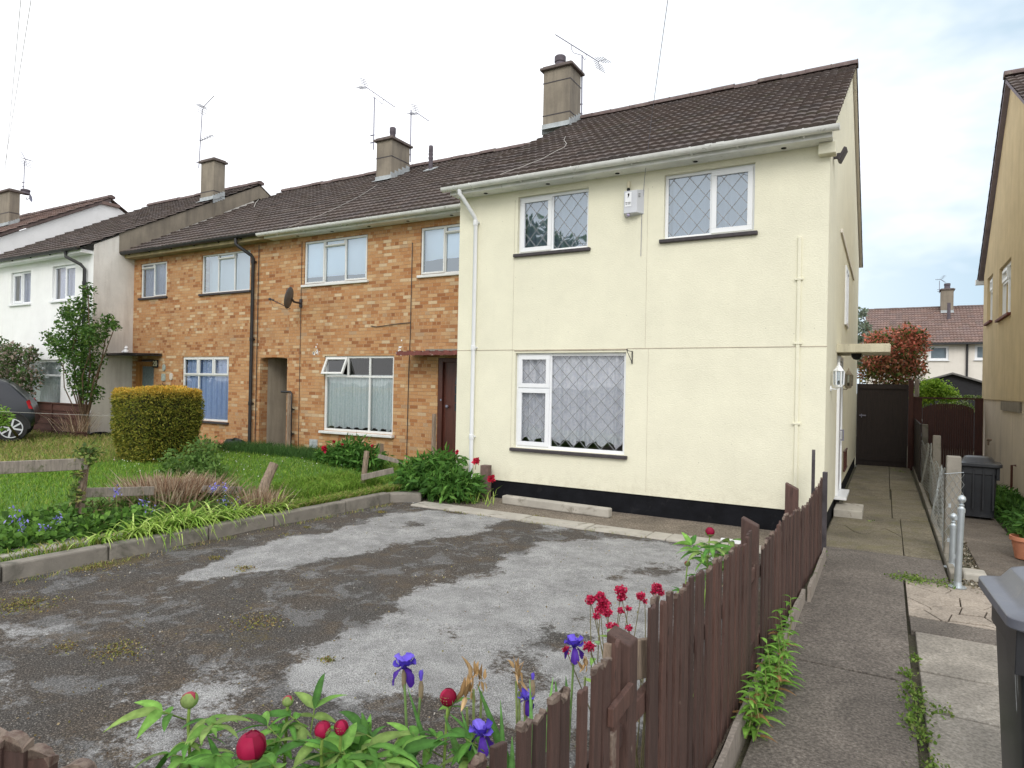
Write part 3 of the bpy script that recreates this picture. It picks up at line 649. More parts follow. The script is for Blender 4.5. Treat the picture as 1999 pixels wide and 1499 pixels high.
# door in the gable wall
dr = MB(); dr.box(X-.03, X+.014, DY0+.07, DY1-.07, DZ0+.04, DZ1-.07)
for (a, b) in ((-1.45, -.75), (-.55, .35)): dr.box(X+.012, X+.022, DY0+.2, DY1-.2, a, b)
dro = dr.build('door', M_UPVC, ch, bevel=.006)
m = MB(); m.box(X-.05, X+.038, DY0, DY0+.07, DZ0+.05, DZ1); m.box(X-.05, X+.038, DY1-.07, DY1, DZ0+.05, DZ1); m.box(X-.05, X+.038, DY0+.07, DY1-.07, DZ1-.07, DZ1); m.build('door_frame', M_UPVC, dro, bevel=.004)
m = MB(); m.box(X-.15, X+.16, DY0-.06, DY1+.02, -1.66, -1.615); m.box(X-.15, X-.02, DY0, DY1, -1.85, -1.66); m.build('threshold', M_UPVC, dro, bevel=.005)
m = MB(); m.tube([(X+.06, DY1-.15, -.62), (X+.06, DY1-.15, -.80)], .012, 8); m.box(X+.01, X+.06, DY1-.16, DY1-.14, -.64, -.62); m.box(X+.01, X+.06, DY1-.16, DY1-.14, -.80, -.78); m.build('handle', M_ALU, dro)
m = MB(); m.box(X, .04, 11.08, 12.12, .60, .715); m.box(X, .03, 11.1, 12.1, .715, .728); m.build('door_canopy', M_CANOPY, ch, bevel=.01)
m = MB(); m.box(X-.1, X+.035, 13.0, 13.9, 1.20, 1.25); m.box(X-.09, X+.02, 13.0, 13.06, 1.25, 2.25); m.box(X-.09, X+.02, 13.84, 13.9, 1.25, 2.25); m.box(X-.09, X+.02, 13.06, 13.84, 2.19, 2.25); m.box(X-.09, X+.02, 13.42, 13.48, 1.25, 2.19); sdw = m.build('window', M_UPVC, ch)
m = MB(); m.quad((X-.04, 13.06, 1.25), (X-.04, 13.84, 1.25), (X-.04, 13.84, 2.19), (X-.04, 13.06, 2.19)); m.build('pane', M_GLASS2, sdw)
m = MB(); m.box(X-.15, X-.14, 13.0, 13.9, 1.2, 2.25); m.build('room_blind', C_GREY, sdw)
# front windows
LD = (.228, .27)
window(ch, TY(9.2), -5.21, -3.98, 2.12, 3.04, [dict(a=(0, .48), z=(0, 1), sash=.055), dict(a=(.48, 1), z=(0, 1))], .045, M_UPVC, M_GLASS2, C_GREY, .055, M_SILL, LD, period=.16)
window(ch, TY(9.2), -2.81, -1.575, 2.13, 3.055, [dict(a=(0, .53), z=(0, 1)), dict(a=(.53, 1), z=(0, 1), sash=.055)], .045, M_UPVC, M_GLASS2, C_GREY, .055, M_SILL, LD, period=.16)
window(ch, TY(9.2), -5.205, -3.335, -.995, .525, [dict(a=(0, .315), z=(0, .64), sash=.055), dict(a=(0, .315), z=(.64, 1), sash=.055), dict(a=(.315, 1), z=(0, 1))], .05, M_UPVC, M_GLASS, C_LACE, .06, M_SILL, (.232, .245), curz=(-.92, .5), wavy=.085, period=.15, curd=.045)
# roof, ridge, eaves
RX0, RX1 = -6.45, -.585
roof_slope(ch, RX0, RX1, (8.83, 3.27), (YR, 6.25), M_TILE)
roof_slope(ch, RX0, RX1, (19.31, 3.27), (YR, 6.25), M_TILE)
ridge_caps(ch, RX0, RX1+.01, YR, 6.27)
m = MB()
for (ya, yb) in ((8.86, YR), (YR, 19.28)):
    za, zb = (RZC(ya), 6.25) if ya < YR else (6.25, 3.29)
    for (p, q) in (((X, RX1-.02),)[0],): m.add([(p, ya, za-.05), (q, ya, za-.05), (q, yb, zb-.05), (p, yb, zb-.05), (p, ya, za+.005), (q, ya, za+.005), (q, yb, zb+.005), (p, yb, zb+.005)], [(0, 3, 2, 1), (4, 5, 6, 7), (0, 1, 5, 4), (1, 2, 6, 5), (2, 3, 7, 6), (3, 0, 4, 7)])
m.build('verge', M_PALE, ch)
vents = [float(atz(px, py, 3.14)[0]) for px, py in ((949, 378), (1068, 358.5), (1203, 337), (1355, 312.5), (1528, 285))]
eaves_box(ch, -6.36, -.63, 9.2, 8.93, 3.14, 3.27, M_UPVC_D, vents)
gutter(ch, -6.46, -.55, 8.855, 3.248, M_UPVC_D, [-6.2, -5.9, -5.0, -4.1, -3.2, -2.35, -1.75, -.95], joints=(-2.1, -1.95))
downpipe(ch, [(-6.12, 8.855, 3.20), (-6.12, 8.86, 3.12), (-6.10, 8.90, 3.08), (-5.99, 9.10, 2.80), (-5.98, 9.14, 2.74), (-5.98, 9.14, -1.8)], .034, M_UPVC, (2.70, .62, -.86))
RZ = RZC
chimney(ch, -6.98, -6.3, 13.4, 13.98, 5.5, 7.25, [(-6.72, 13.72, .13, .34)], RZC, (6.95, 6.20))
m = MB(); zz = 2.0
m.box(-1.03, -.985, 9.175, 9.2, -1.5, zz); cb = m.build('service_pipe', M_CREAM, ch, bevel=.01)
m = MB()
for z in (1.45, .62, -.42, -1.32): m.box(-1.055, -.96, 9.168, 9.2, z-.012, z+.012)
m.build('pipe_clip', M_CREAM, cb)

# ---------------------------------------------------------------- brick houses
XM = -11.5
b1 = thing('terraced_house', 'orange brick house with aqua net curtains and a red edged canopy over its brown door', 'house', (-9, 10.13, -1.5), 'brick houses in the terrace')
W1 = [(-11.06, -9.25, 2.10, 3.04), (-7.89, -6.55, 2.10, 3.02), (-10.40, -8.50, -1.03, .55), (-7.42, -6.46, -1.55, .50)]
wall(b1, 'front_wall', M_BRICK, 'y', 10.13, XM, -6.34, -1.9, 3.2, W1, .10)
b2 = thing('terraced_house', 'orange brick house with blue net curtains and an oak framed door beside the white wall', 'house', (-14.5, 10.13, -1.5), 'brick houses in the terrace')
W2 = [(-17.13, -16.0, 2.11, 3.01), (-14.60, -12.83, 2.09, 3.03), (-15.28, -13.51, -1.0, .56), (-17.38, -16.47, -1.5, .50), (-12.42, -11.53, -1.9, .53)]
wall(b2, 'front_wall', M_BRICK, 'y', 10.13, -17.44, XM, -1.9, 3.2, W2, .22)
for h, a, b in ((b1, XM, -6.34), (b2, -17.44, XM)):
    m = MB(); m.quad((a, 19.9, -1.9), (b, 19.9, -1.9), (b, 19.9, 3.3), (a, 19.9, 3.3)); m.build('rear_wall', M_BRICK, h)
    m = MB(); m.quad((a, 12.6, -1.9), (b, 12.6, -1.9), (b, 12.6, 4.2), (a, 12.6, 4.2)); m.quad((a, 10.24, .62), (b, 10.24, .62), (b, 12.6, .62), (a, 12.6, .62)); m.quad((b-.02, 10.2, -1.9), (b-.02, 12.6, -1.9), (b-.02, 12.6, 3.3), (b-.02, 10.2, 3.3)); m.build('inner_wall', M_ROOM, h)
m = MB(); m.quad((-12.42, 10.35, -1.9), (-12.42, 10.35, .53), (-12.42, 19.9, .53), (-12.42, 19.9, -1.9)); m.quad((-11.53, 10.35, -1.9), (-11.53, 10.35, .53), (-11.53, 19.9, .53), (-11.53, 19.9, -1.9)); m.quad((-12.42, 10.35, .53), (-11.53, 10.35, .53), (-11.53, 19.9, .53), (-12.42, 19.9, .53)); m.build('passage_wall', M_BUFF, b2)
m = MB(); m.prism([(-12.42, .53), (-12.42, .505), (-12.2, .523), (-11.97, .529), (-11.75, .523), (-11.53, .505), (-11.53, .53)], 'y', 10.135, 10.34); m.build('passage_arch', M_BRICK, b2)
m = MB(); m.box(-12.44, -12.40, 10.128, 10.5, -1.65, -1.45); m.box(-13.3, -12.43, 10.115, 10.14, -1.9, -1.47); m.box(-11.52, XM+1.0, 10.115, 10.14, -1.9, -1.47); m.build('damp_course', M_PLINTH, b2)
steel = .032
aq = dict(fr=.045, fmat=M_WPAINT)
window(b1, TY(10.13), -11.06, -9.25, 2.10, 3.04, [dict(a=(0, .32), z=(0, 1), sash=.022), dict(a=(.32, .66), z=(0, .86)), dict(a=(.32, .66), z=(.86, 1), sash=.02), dict(a=(.66, 1), z=(0, 1), sash=.022)], steel, M_WPAINT, M_GLASS2, C_BLIND, .05, M_WPAINT, setback=.03, curz=(2.26, 3.02), curd=.03, period=3)
window(b1, TY(10.13), -7.89, -6.55, 2.10, 3.02, [dict(a=(0, .42), z=(0, 1), sash=.022), dict(a=(.42, 1), z=(0, .86)), dict(a=(.42, 1), z=(.86, 1), sash=.02)], steel, M_WPAINT, M_GLASS2, C_BLIND, .05, M_WPAINT, setback=.03, curz=(2.40, 3.0), curd=.03, period=3)
window(b1, TY(10.13), -10.40, -8.50, -1.03, .55, [dict(a=(0, .665), z=(0, .745)), dict(a=(.665, 1), z=(0, .745)), dict(a=(0, .333), z=(.745, 1), sash=.032, open=rad(24)), dict(a=(.333, .665), z=(.745, 1)), dict(a=(.665, 1), z=(.745, 1))], .05, M_WPAINT, M_GLASS, C_AQUA, .09, M_WPAINT, setback=.03, curz=(-.98, .16), wavy=.05, curd=.04, period=.075)
window(b2, TY(10.13), -17.13, -16.0, 2.11, 3.01, [dict(a=(0, .5), z=(0, .88)), dict(a=(0, .5), z=(.88, 1), sash=.02), dict(a=(.5, 1), z=(0, 1), sash=.02)], steel, M_WPAINT, M_GLASS2, C_LILAC, .05, M_SILL, setback=.03, period=.12, curd=.03)
window(b2, TY(10.13), -14.60, -12.83, 2.09, 3.03, [dict(a=(0, .33), z=(0, 1)), dict(a=(.33, .68), z=(0, .88)), dict(a=(.33, .68), z=(.88, 1), sash=.02), dict(a=(.68, 1), z=(0, 1))], steel, M_WPAINT, M_GLASS2, C_GREYGREEN, .05, M_SILL, setback=.03, period=1.2, curd=.12)
window(b2, TY(10.13), -15.28, -13.51, -1.0, .56, [dict(a=(0, .33), z=(0, .72)), dict(a=(.33, 1), z=(0, .72)), dict(a=(0, .33), z=(.72, 1), sash=.03), dict(a=(.33, .68), z=(.72, 1), sash=.03), dict(a=(.68, 1), z=(.72, 1), sash=.03)], .045, M_WPAINT, M_GLASS, C_BLUE, .06, M_SILL, setback=.03, period=.10, curd=.04)
# brown front door with an arched light
m = MB(); m.box(-7.32, -6.50, 10.20, 10.24, -1.52, .42); m.box(-7.05, -6.55, 10.192, 10.201, -1.35, -.62)
d1 = m.build('door', M_DOORBR, b1, bevel=.005)
m = MB(); m.box(-7.42, -7.32, 10.14, 10.25, -1.55, .50); m.box(-6.50, -6.46, 10.14, 10.25, -1.55, .50); m.box(-7.32, -6.50, 10.14, 10.25, .42, .50); m.build('door_frame', M_DOORBR, d1, bevel=.005)
m = MB(); cx_ = -6.82; pts = [(cx_+.24*math.cos(t), .0+.34*math.sin(t)) for t in np.linspace(0, math.pi, 11)]; m.prism(pts, 'y', 10.190, 10.1985)
for k in range(3): m.box(cx_-.24, cx_+.24, 10.190, 10.1985, -.50+k*.165, -.36+k*.165)
m.build('door_light', M_CARGL, d1)
m = MB(); m.lathe([(.016, 0), (.016, .02), (.028, .03), (.03, .05), (.018, .062)], (-7.22, 10.2, -.42), (0, -1, 0), 12); m.lathe([(.02, 0), (.02, .012)], (-7.34, 10.14, -.30), (0, -1, 0), 10); m.build('handle', M_ALU, d1, smooth=True)
m = MB(); n = 26
for k in range(n):     # rippled red fascia and felt of the canopy
    a = -8.02+1.66*k/n; b = a+1.66/n; h = .012*math.sin(k*1.9)
    m.box(a, b-.001, 9.62, 9.66, .525+h*.4, .600+h)
cn = m.build('door_canopy', M_REDTIM, b1)
m = MB(); m.box(-8.02, -6.345, 9.66, 10.13, .56, .60); m.box(-7.35, -6.345, 9.64, 9.80, .60, .635); m.build('canopy_felt', M_CONC, cn)
# oak framed door
m = MB(); m.box(-17.3, -16.55, 10.28, 10.33, -1.5, .42); d2 = m.build('door', M_OAK, b2)
m = MB(); m.box(-17.20, -16.56, 10.268, 10.279, -1.2, .32); m.build('door_light', plain('reeded_door_glass', (.16, .21, .22), .15, .2, 20, .3, 40), d2)
m = MB(); m.box(-17.40, -17.31, 10.20, 10.34, -1.5, .44); m.box(-17.31, -16.47, 10.20, 10.34, .36, .44); m.box(-16.55, -16.47, 10.20, 10.34, -1.5, .36); m.build('door_frame', M_OAK, d2)
m = MB(); m.box(-16.60, -16.565, 10.25, 10.27, -.62, -.45); m.build('handle', M_UPVC, d2)
m = MB(); m.box(-17.43, -16.12, 9.45, 10.13, .585, .60); m.box(-17.43, -16.12, 9.45, 9.47, .56, .585)
for k in range(14): m.add([(-17.43+k*.0936, 9.38, .612), (-17.43+k*.0936+.047, 9.38, .625), (-17.43+k*.0936+.094, 9.38, .612), (-17.43+k*.0936+.094, 10.13, .632), (-17.43+k*.0936+.047, 10.13, .645), (-17.43+k*.0936, 10.13, .632)], [(0, 1, 4, 5), (1, 2, 3, 4)])
m.build('door_canopy', M_SILL, b2)
# roofs of the set-back houses
RY = YR+.93
for h, a, b in ((b1, XM, -6.44), (b2, -17.42, XM)):
    roof_slope(h, a, b, (9.76, 3.27), (RY, 6.25), M_TILE); m = MB()
    m.quad((a, RY, 6.22), (b, RY, 6.22), (b, 20.2, 3.27), (a, 20.2, 3.27)); m.build('rear_roof', M_TILE, h); ridge_caps(h, a, b, RY, 6.27)
v1 = [float(atz(px, py, 3.15)[0]) for px, py in ((585, 462), (652, 453), (723, 443), (797, 432), (881, 420))]
eaves_box(b1, -12.05, -6.36, 10.13, 9.86, 3.15, 3.29, M_UPVC_D, v1)
gutter(b1, -12.15, -6.38, 9.78, 3.248, M_UPVC_D, [-11.6, -10.8, -9.7, -8.9, -8.1, -7.3, -6.7], joints=(-9.95,))
m = MB(); m.box(-17.42, -12.06, 9.86, 9.89, 3.14, 3.28); m.box(-17.42, -12.06, 9.89, 10.15, 3.145, 3.155); m.build('fascia', plain('ochre_soffit_paint', (.30, .24, .12), .7, .3, 6, .2, 30), b2)
gutter(b2, -17.5, -12.16, 9.79, 3.275, M_BLACKP, [-17.2, -16.3, -15.4, -14.5, -13.6, -12.8], r=.062)
downpipe(b2, [(-12.9, 9.79, 3.22), (-12.9, 9.79, 3.10), (-12.86, 9.82, 3.05), (-12.66, 10.02, 2.86), (-12.64, 10.06, 2.80), (-12.64, 10.06, -1.45)], .038, M_BLACKP, (2.72, .95, -.52))
m = MB(); m.tube([(-12.50, 10.10, 3.1), (-12.50, 10.10, -1.4)], .009, 6); m.build('cable', M_BLACKP, b2)
dp = downpipe(b1, [(-11.62, 10.06, -.235), (-11.34, 10.06, -.235), (-11.30, 10.06, -.27), (-11.30, 10.06, -1.5)], .024, M_BLACKP, (-.62, -1.15))
m = MB(); m.tube([(-11.13, 10.115, 3.05), (-11.12, 10.115, -1.42)], .006, 5)
m.tube([(-8.08, 10.112, 2.75), (-8.09, 10.112, .9), (-8.11, 10.112, .2), (-8.12, 10.112, -1.5)], .008, 5); m.tube([(-8.09, 10.11, 1.19), (-8.5, 10.11, 1.17), (-8.95, 10.11, 1.13), (-9.1, 10.11, 1.15)], .008, 5); m.build('cable', M_BLACKP, b1)
m = MB(); m.box(-10.78, -10.55, 10.112, 10.13, -1.43, -1.24)
for i in range(3):
    for j in range(2): m.box(-10.765+j*.107, -10.675+j*.107, 10.104, 10.112, -1.42+i*.06, -1.38+i*.06)
m.build('air_brick', M_FLASH, b1)
chimney(b1, float(aty(734.5, 320, 13.62)[0]), -11.65, 13.62, 14.38, 5.2, 6.56, [(-11.95, 14.0, .085, .40)], RZB, (6.1,))
m = MB(); vx, vy = -10.55, 13.9; m.tube([(vx, vy, RZB(vy)-.1), (vx, vy, RZB(vy)+.52)], .055, 12); m.lathe([(.062, 0), (.066, .03), (.062, .06), (.05, .07), (.062, .12), (.064, .15), (.05, .16), (.06, .2), (.055, .34), (.05, .36)], (vx, vy, RZB(vy)+.3), seg=14); vp = m.build('roof_vent_pipe', M_POT, b1, smooth=True)
m = MB(); m.obox((vx, vy, RZB(vy)+.045), (1, 0, 0), (0, 1, .57), (0, -.57, 1), .14, .16, .01); m.build('flashing', M_FLASH, vp)

# ---------------------------------------------------------------- white house beyond them
wh = thing('rendered_house', 'white painted house with a shrub growing up its black downpipe', 'house', (-20.4, 9.1, -1.5))
W3 = [(-21.69, -20.58, 2.02, 2.92), (-19.43, -18.28, 2.02, 2.94), (-20.7, -18.9, -1.05, .45)]
wall(wh, 'front_wall', M_WHITE_RC, 'y', 9.1, -23.3, -17.44, -1.9, 3.2, W3, .12)
m = MB(); m.poly([(-17.44, 9.1, -1.9), (-17.44, 19, -1.9), (-17.44, 19, 3.2), (-17.44, YR-.6, 5.83), (-17.44, 9.7, 3.70), (-17.44, 9.1, 3.36)]); m.build('side_wall', M_GREY_RC, wh)
m = MB(); m.poly([(-17.432, 9.72, 3.25), (-17.432, YR, 5.8), (-17.432, 19.3, 3.1), (-17.432, 19.3, 3.3), (-17.432, YR, 6.2), (-17.432, 9.72, 3.765), (-17.432, 9.72, 3.70)]); m.build('parapet_band', M_CHIM, wh)
for k_, (a, b, z0, z1) in enumerate(W3[:2]):
    window(wh, TY(9.1), a, b, z0, z1, [dict(a=(0, .5), z=(0, 1), sash=.05 if k_ == 0 else 0), dict(a=(.5, 1), z=(0, 1), sash=.05 if k_ else 0)], .05, M_UPVC, M_GLASS, C_LILAC, .06, M_UPVC, period=.13)
window(wh, TY(9.1), -20.7, -18.9, -1.05, .45, [dict(a=(0, 1), z=(0, .74)), dict(a=(0, 1), z=(.74, 1))], .06, M_UPVC, M_GLASS, C_AQUA, .06, M_UPVC)
roof_slope(wh, -23.35, -17.40, (8.76, 3.23), (YR, 6.25), M_TILE); m = MB(); m.quad((-23.35, YR, 6.22), (-17.40, YR, 6.22), (-17.40, 19.3, 3.27), (-23.35, 19.3, 3.27)); m.build('rear_roof', M_TILE, wh); ridge_caps(wh, -23.35, -17.38, YR, 6.27)
m = MB(); m.box(-23.3, -17.5, 8.84, 9.12, 3.12, 3.2); m.build('soffit', M_WHITE_RC, wh)
gutter(wh, -23.3, -17.55, 8.78, 3.235, M_BLACKP, [-22.9, -22, -21, -20, -19, -18.2], r=.06)
downpipe(wh, [(-18.15, 8.78, 3.2), (-18.15, 8.8, 3.05), (-17.75, 8.95, 2.85), (-17.72, 9.03, 2.75), (-17.72, 9.03, -1.5)], .04, M_BLACKP, (2.4, .8))
chimney(wh, -18.03, -17.42, 12.42, 12.80, 4.4, 6.50, [], RZC, (5.6,), capover=.06)
m = MB(); m.box(-17.44, -17.40, 9.62, 9.98, -1.42, -.95); m.build('meter_box', M_UPVC, wh, bevel=.01)
m = MB(); m.box(-17.44, -17.41, 9.70, 9.95, -.92, -.78); m.build('air_brick', M_BUFF, wh)

# ---------------------------------------------------------------- further white house, gable towards us
fg = thing('rendered_house', 'bright white gable end of the house beyond, its roof rising above the nearer roof', 'house', (-26.5, 7.5, -1.5))
GX = -23.3; GY = 12.65; sl = .585
m = MB(); m.poly([(GX, 7.75, -1.9), (GX, 17.5, -1.9), (GX, 17.5, 3.30), (GX, GY, 6.06), (GX, 7.75, 3.16)]); m.quad((-30, 7.75, -1.9), (GX, 7.75, -1.9), (GX, 7.75, 3.25), (-30, 7.75, 3.25)); m.quad((-30, 7.75, -1.9), (-30, 17.5, -1.9), (-30, 17.5, 3.2), (-30, 7.75, 3.2)); m.build('wall', M_WHITE_RC, fg)
m = MB(); m.add([(GX-.1, 7.45, 3.02), (GX+.07, 7.45, 3.02), (GX+.07, GY, 6.07), (GX-.1, GY, 6.07), (GX-.1, 7.45, 3.12), (GX+.07, 7.45, 3.12), (GX+.07, GY, 6.17), (GX-.1, GY, 6.17)], [(0, 3, 2, 1), (4, 5, 6, 7), (0, 1, 5, 4), (1, 2, 6, 5), (2, 3, 7, 6), (3, 0, 4, 7)]); m.build('verge', M_RIDGE, fg)
roof_slope(fg, -30, GX+.09, (7.42, 3.12), (GY, 6.18), M_TILE_RED); m = MB(); m.quad((-30, GY, 6.15), (GX+.09, GY, 6.15), (GX+.09, 17.9, 3.1), (-30, 17.9, 3.1)); m.box(GX, GX+.08, GY-.3, GY+.3, 5.9, 6.0); m.build('rear_roof', M_TILE_RED, fg); ridge_caps(fg, -30, GX+.1, GY, 6.2)
_cx = float(aty(18, 400, 10.7)[0]); chimney(fg, _cx-1.0, _cx, 10.7, float(atx(39, 395, _cx)[1]), 4.3, float(aty(18, 373, 10.7)[2]), [(_cx-.3, 11.3, .14, .16)], lambda y: 3.12+(y-7.42)*sl, (5.5,))

# ---------------------------------------------------------------- ochre house on the right
yh = thing('rendered_house', 'ochre roughcast gable wall of the house across the side path, with two white windows', 'house', (2.2, 16, GZ))
HX = 2.0; YA, ZA, YE, ZE = 15.75, 6.15, 19.65, 2.86; YF, ZF = 10.3, 3.04
opn = [(16.0-.62, 16.9, 1.60, 2.66), (17.85, 18.75, 1.66, 2.72)]
opn = [(15.38, 16.90, 1.57, 2.62), (17.84, 18.74, 1.66, 2.70)]
m = MB(); ys = sorted({YF, *[v for o in opn for v in o[:2]], YE-.25}); zs = sorted({-.10, 1.57, 1.66, 2.62, 2.70, 2.86})
for i in range(len(ys)-1):
    for j in range(len(zs)-1):
        cy_, cz_ = (ys[i]+ys[i+1])/2, (zs[j]+zs[j+1])/2
        if any(o[0] < cy_ < o[1] and o[2] < cz_ < o[3] for o in opn): continue
        m.quad((HX, ys[i], zs[j]), (HX, ys[i+1], zs[j]), (HX, ys[i+1], zs[j+1]), (HX, ys[i], zs[j+1]))
for o in opn:
    for (p, q) in (((o[0], o[2]), (o[1], o[2])), ((o[1], o[2]), (o[1], o[3])), ((o[1], o[3]), (o[0], o[3])), ((o[0], o[3]), (o[0], o[2]))): m.quad((HX, *p), (HX, *q), (HX+.12, *q), (HX+.12, *p))
m.poly([(HX, YF, 2.86), (HX, YE-.25, 2.86), (HX, YA, ZA-.05), (HX, YF, ZF-.06)]); m.quad((HX, YF, -.10), (9, YF, -.10), (9, YF, 2.86), (HX, YF, 2.86)); m.box(HX+.005, 9, YE-.3, YE-.25, -1.9, 2.86); m.build('upper_wall', M_OCHRE, yh)
m = MB(); m.box(HX+.03, 9, YF+.03, YE-.26, -1.9, -.10); m.build('lower_wall', M_PINKRC, yh)
for a, b, z0, z1 in opn:
    window(yh, TXm(HX), a, b, z0, z1, [dict(a=(0, .5), z=(0, 1)), dict(a=(.5, 1), z=(0, .72)), dict(a=(.5, 1), z=(.72, 1), sash=.05)], .07, M_UPVC, M_GLASS, C_GREY, .06, M_REDTIM, period=.3)
m = MB(); ov = .09
for (ya, za, yb, zb) in ((YF-.2, ZF-.17, YA, ZA), (YA, ZA, YE, ZE)):
    m.add([(HX-ov, ya, za-.09), (9, ya, za-.09), (9, yb, zb-.09), (HX-ov, yb, zb-.09), (HX-ov, ya, za), (9, ya, za), (9, yb, zb), (HX-ov, yb, zb)], [(0, 3, 2, 1), (4, 5, 6, 7), (0, 1, 5, 4), (1, 2, 6, 5), (2, 3, 7, 6), (3, 0, 4, 7)])
m.build('verge', M_REDTIM if False else plain('lilac_grey_verge', (.20, .17, .20), .8, .2, 5, .2, 30), yh)
roof_slope(yh, HX-.11, 9, (YF-.25, ZF-.2), (YA, ZA+.03), M_TILE, gauge=.3); roof_slope(yh, HX-.11, 9, (YE+.05, ZE-.04), (YA, ZA+.03), M_TILE, gauge=.3); ridge_caps(yh, HX-.12, 9, YA, ZA+.06)
m = MB(); m.box(HX-.14, HX+.3, YE-.02, YE+.12, ZE-.16, ZE-.04); m.build('gutter', M_UPVC, yh)
m = MB(); m.box(HX+.0, HX+.03, 14.2, 16.4, -.30, -.12); m.build('lintel_band', M_CHIM, yh)  # darker brown band directly below the upper wall
m = MB(); m.lathe([(.03, 0), (.035, .06), (.02, .09)], (HX+.0, 17.6, -.98), (-1, 0, 0), 10); m.tube([(HX-.05, 17.6, -.98), (HX-.06, 17.6, -1.1)], .02, 6); m.build('outside_tap', M_OLDPOST, yh)
m = MB(); m.tube([(HX+.02, 14.62, -1.25), (HX-.04, 14.62, -1.25), (HX-.04, 14.62, -1.85)], .02, 6); m.build('waste_pipe', M_DOORBR, yh)

# ---------------------------------------------------------------- house far behind
rh = thing('rendered_house', 'pale house far behind the gates with a red brown tiled roof', 'house', (3, 45, GZ))
wins = [(float(aty(1813, 690, 45)[0]), float(aty(1852, 690, 45)[0]), float(aty(1830, 703, 45)[2]), float(aty(1830, 675, 45)[2])), (float(aty(1903, 690, 45)[0]), float(aty(1903, 690, 45)[0])+1.7, float(aty(1910, 702, 45)[2]), float(aty(1910, 673, 45)[2]))]
wall(rh, 'front_wall', M_PALE, 'y', 45, -1.1, 10.5, -2, 3.05, wins, .1)
m = MB(); m.poly([(-1.1, 45, -2), (-1.1, 53, -2), (-1.1, 53, 3.05), (-1.1, 49, 5.3), (-1.1, 45, 3.05)]); m.build('side_wall', M_PALE, rh)
for a, b, z0, z1 in wins: window(rh, TY(45), a, b, z0, z1, [dict(a=(0, 1), z=(0, 1))], .12, M_UPVC, M_GLASS2, C_GREYGREEN, .1, M_UPVC, period=1)
roof_slope(rh, -1.25, 10.5, (44.6, 2.93), (49, 5.42), M_TILE_RED, gauge=.33, wave=.17, amp=.02); m = MB(); m.quad((-1.25, 49, 5.4), (10.5, 49, 5.4), (10.5, 53.5, 2.9), (-1.25, 53.5, 2.9)); m.build('rear_roof', M_TILE_RED, rh); ridge_caps(rh, -1.25, 10.5, 49, 5.42)
m = MB(); m.box(-1.2, 10.5, 44.52, 44.66, 2.82, 2.93); m.build('gutter', M_BLACKP, rh)
cx0 = float(aty(1837, 570, 48.6)[0]); cx1 = float(aty(1861, 570, 48.6)[0])
chimney(rh, cx0, cx1, 48.3, 49.2, 4.9, float(aty(1850, 567, 48.6)[2]), [((cx0+cx1)/2, 48.6, .17, .35)], lambda y: 2.93+(y-44.6)*.566, capover=.08)
m = MB(); px_ = float(aty(1888, 700, 44.9)[0]); m.tube([(px_, 44.9, 2.85), (px_, 44.9, -1.8)], .055, 8); m.build('downpipe', M_BLACKP, rh)
m = MB(); vx_ = float(aty(1852, 600, 47.6)[0]); m.tube([(vx_, 47.4, 4.4), (vx_, 47.4, 5.5)], .09, 8); m.build('roof_vent_pipe', M_POT, rh)
# ================================================================== GROUND
m = MB(); m.quad((-900, -900, -1.90), (900, -900, -1.90), (900, 900, -1.90), (-900, 900, -1.90)); m.build('ground', M_GROUND, kind='structure')

def seg_dist(P, A, B):
    d = B-A; t = np.clip(((P-A)@d)/(d@d), 0, 1); return np.linalg.norm(P-(A+t[:, None]*d), axis=1)
def inside(P, Q):
    r = np.zeros(len(P), bool); n = len(Q)
    for i in range(n):
        a, b = Q[i], Q[(i+1) % n]; c = ((a[1] > P[:, 1]) != (b[1] > P[:, 1])); r ^= c & (P[:, 0] < (b[0]-a[0])*(P[:, 1]-a[1])/(b[1]-a[1]+1e-12)+a[0])
    return r
def sdf(P, Q):
    d = np.min([seg_dist(P, Q[i], Q[(i+1) % len(Q)]) for i in range(len(Q))], 0); return np.where(inside(P, Q), d, -d)
def gp(L): return np.array([atz(x, y, GZ)[:2] for x, y in L])
nx, ny = 176, 224; gx = np.linspace(-6.95, -.70, nx); gy = np.linspace(.35, 8.15, ny); XX, YY = np.meshgrid(gx, gy); P = np.stack([XX.ravel(), YY.ravel()], 1)
W = P+np.stack([fbm(P[:, 0]*1.7, P[:, 1]*1.7, 5, 3)-.5, fbm(P[:, 0]*1.7+40, P[:, 1]*1.7, 5, 5)-.5], 1)*.55
light = np.zeros(len(P))
for poly, k in (([(765, 1002), (880, 1000), (960, 1010), (1010, 1015), (900, 1045), (760, 1060), (690, 1090), (620, 1120), (520, 1115), (420, 1130), (330, 1145), (360, 1110), (470, 1075), (560, 1055), (660, 1030)], 1.0),
                ([(1030, 1055), (1180, 1045), (1400, 1068), (1420, 1100), (1320, 1180), (1260, 1300), (1180, 1420), (1080, 1400), (960, 1380), (840, 1350), (700, 1375), (610, 1340), (560, 1290), (640, 1240), (780, 1200), (860, 1150), (960, 1110)], 1.0),
                ([(0, 1215), (120, 1225), (160, 1240), (60, 1270), (0, 1275)], .55), ([(0, 1290), (60, 1300), (50, 1350), (0, 1380)], .55),
                ([(300, 1335), (400, 1300), (520, 1330), (560, 1360), (470, 1440), (360, 1500), (270, 1500), (240, 1420)], .55), ([(560, 1075), (640, 1060), (690, 1075), (620, 1090)], .9),
                ([(210, 1330), (280, 1300), (300, 1330), (230, 1360)], .5), ([(150, 1180), (320, 1150), (430, 1160), (350, 1190), (180, 1210)], .35), ([(1060, 1020), (1120, 1015), (1150, 1030), (1080, 1040)], .5)):
    light = np.maximum(light, np.clip(.5+sdf(W, gp(poly))/.34, 0, 1)*k)
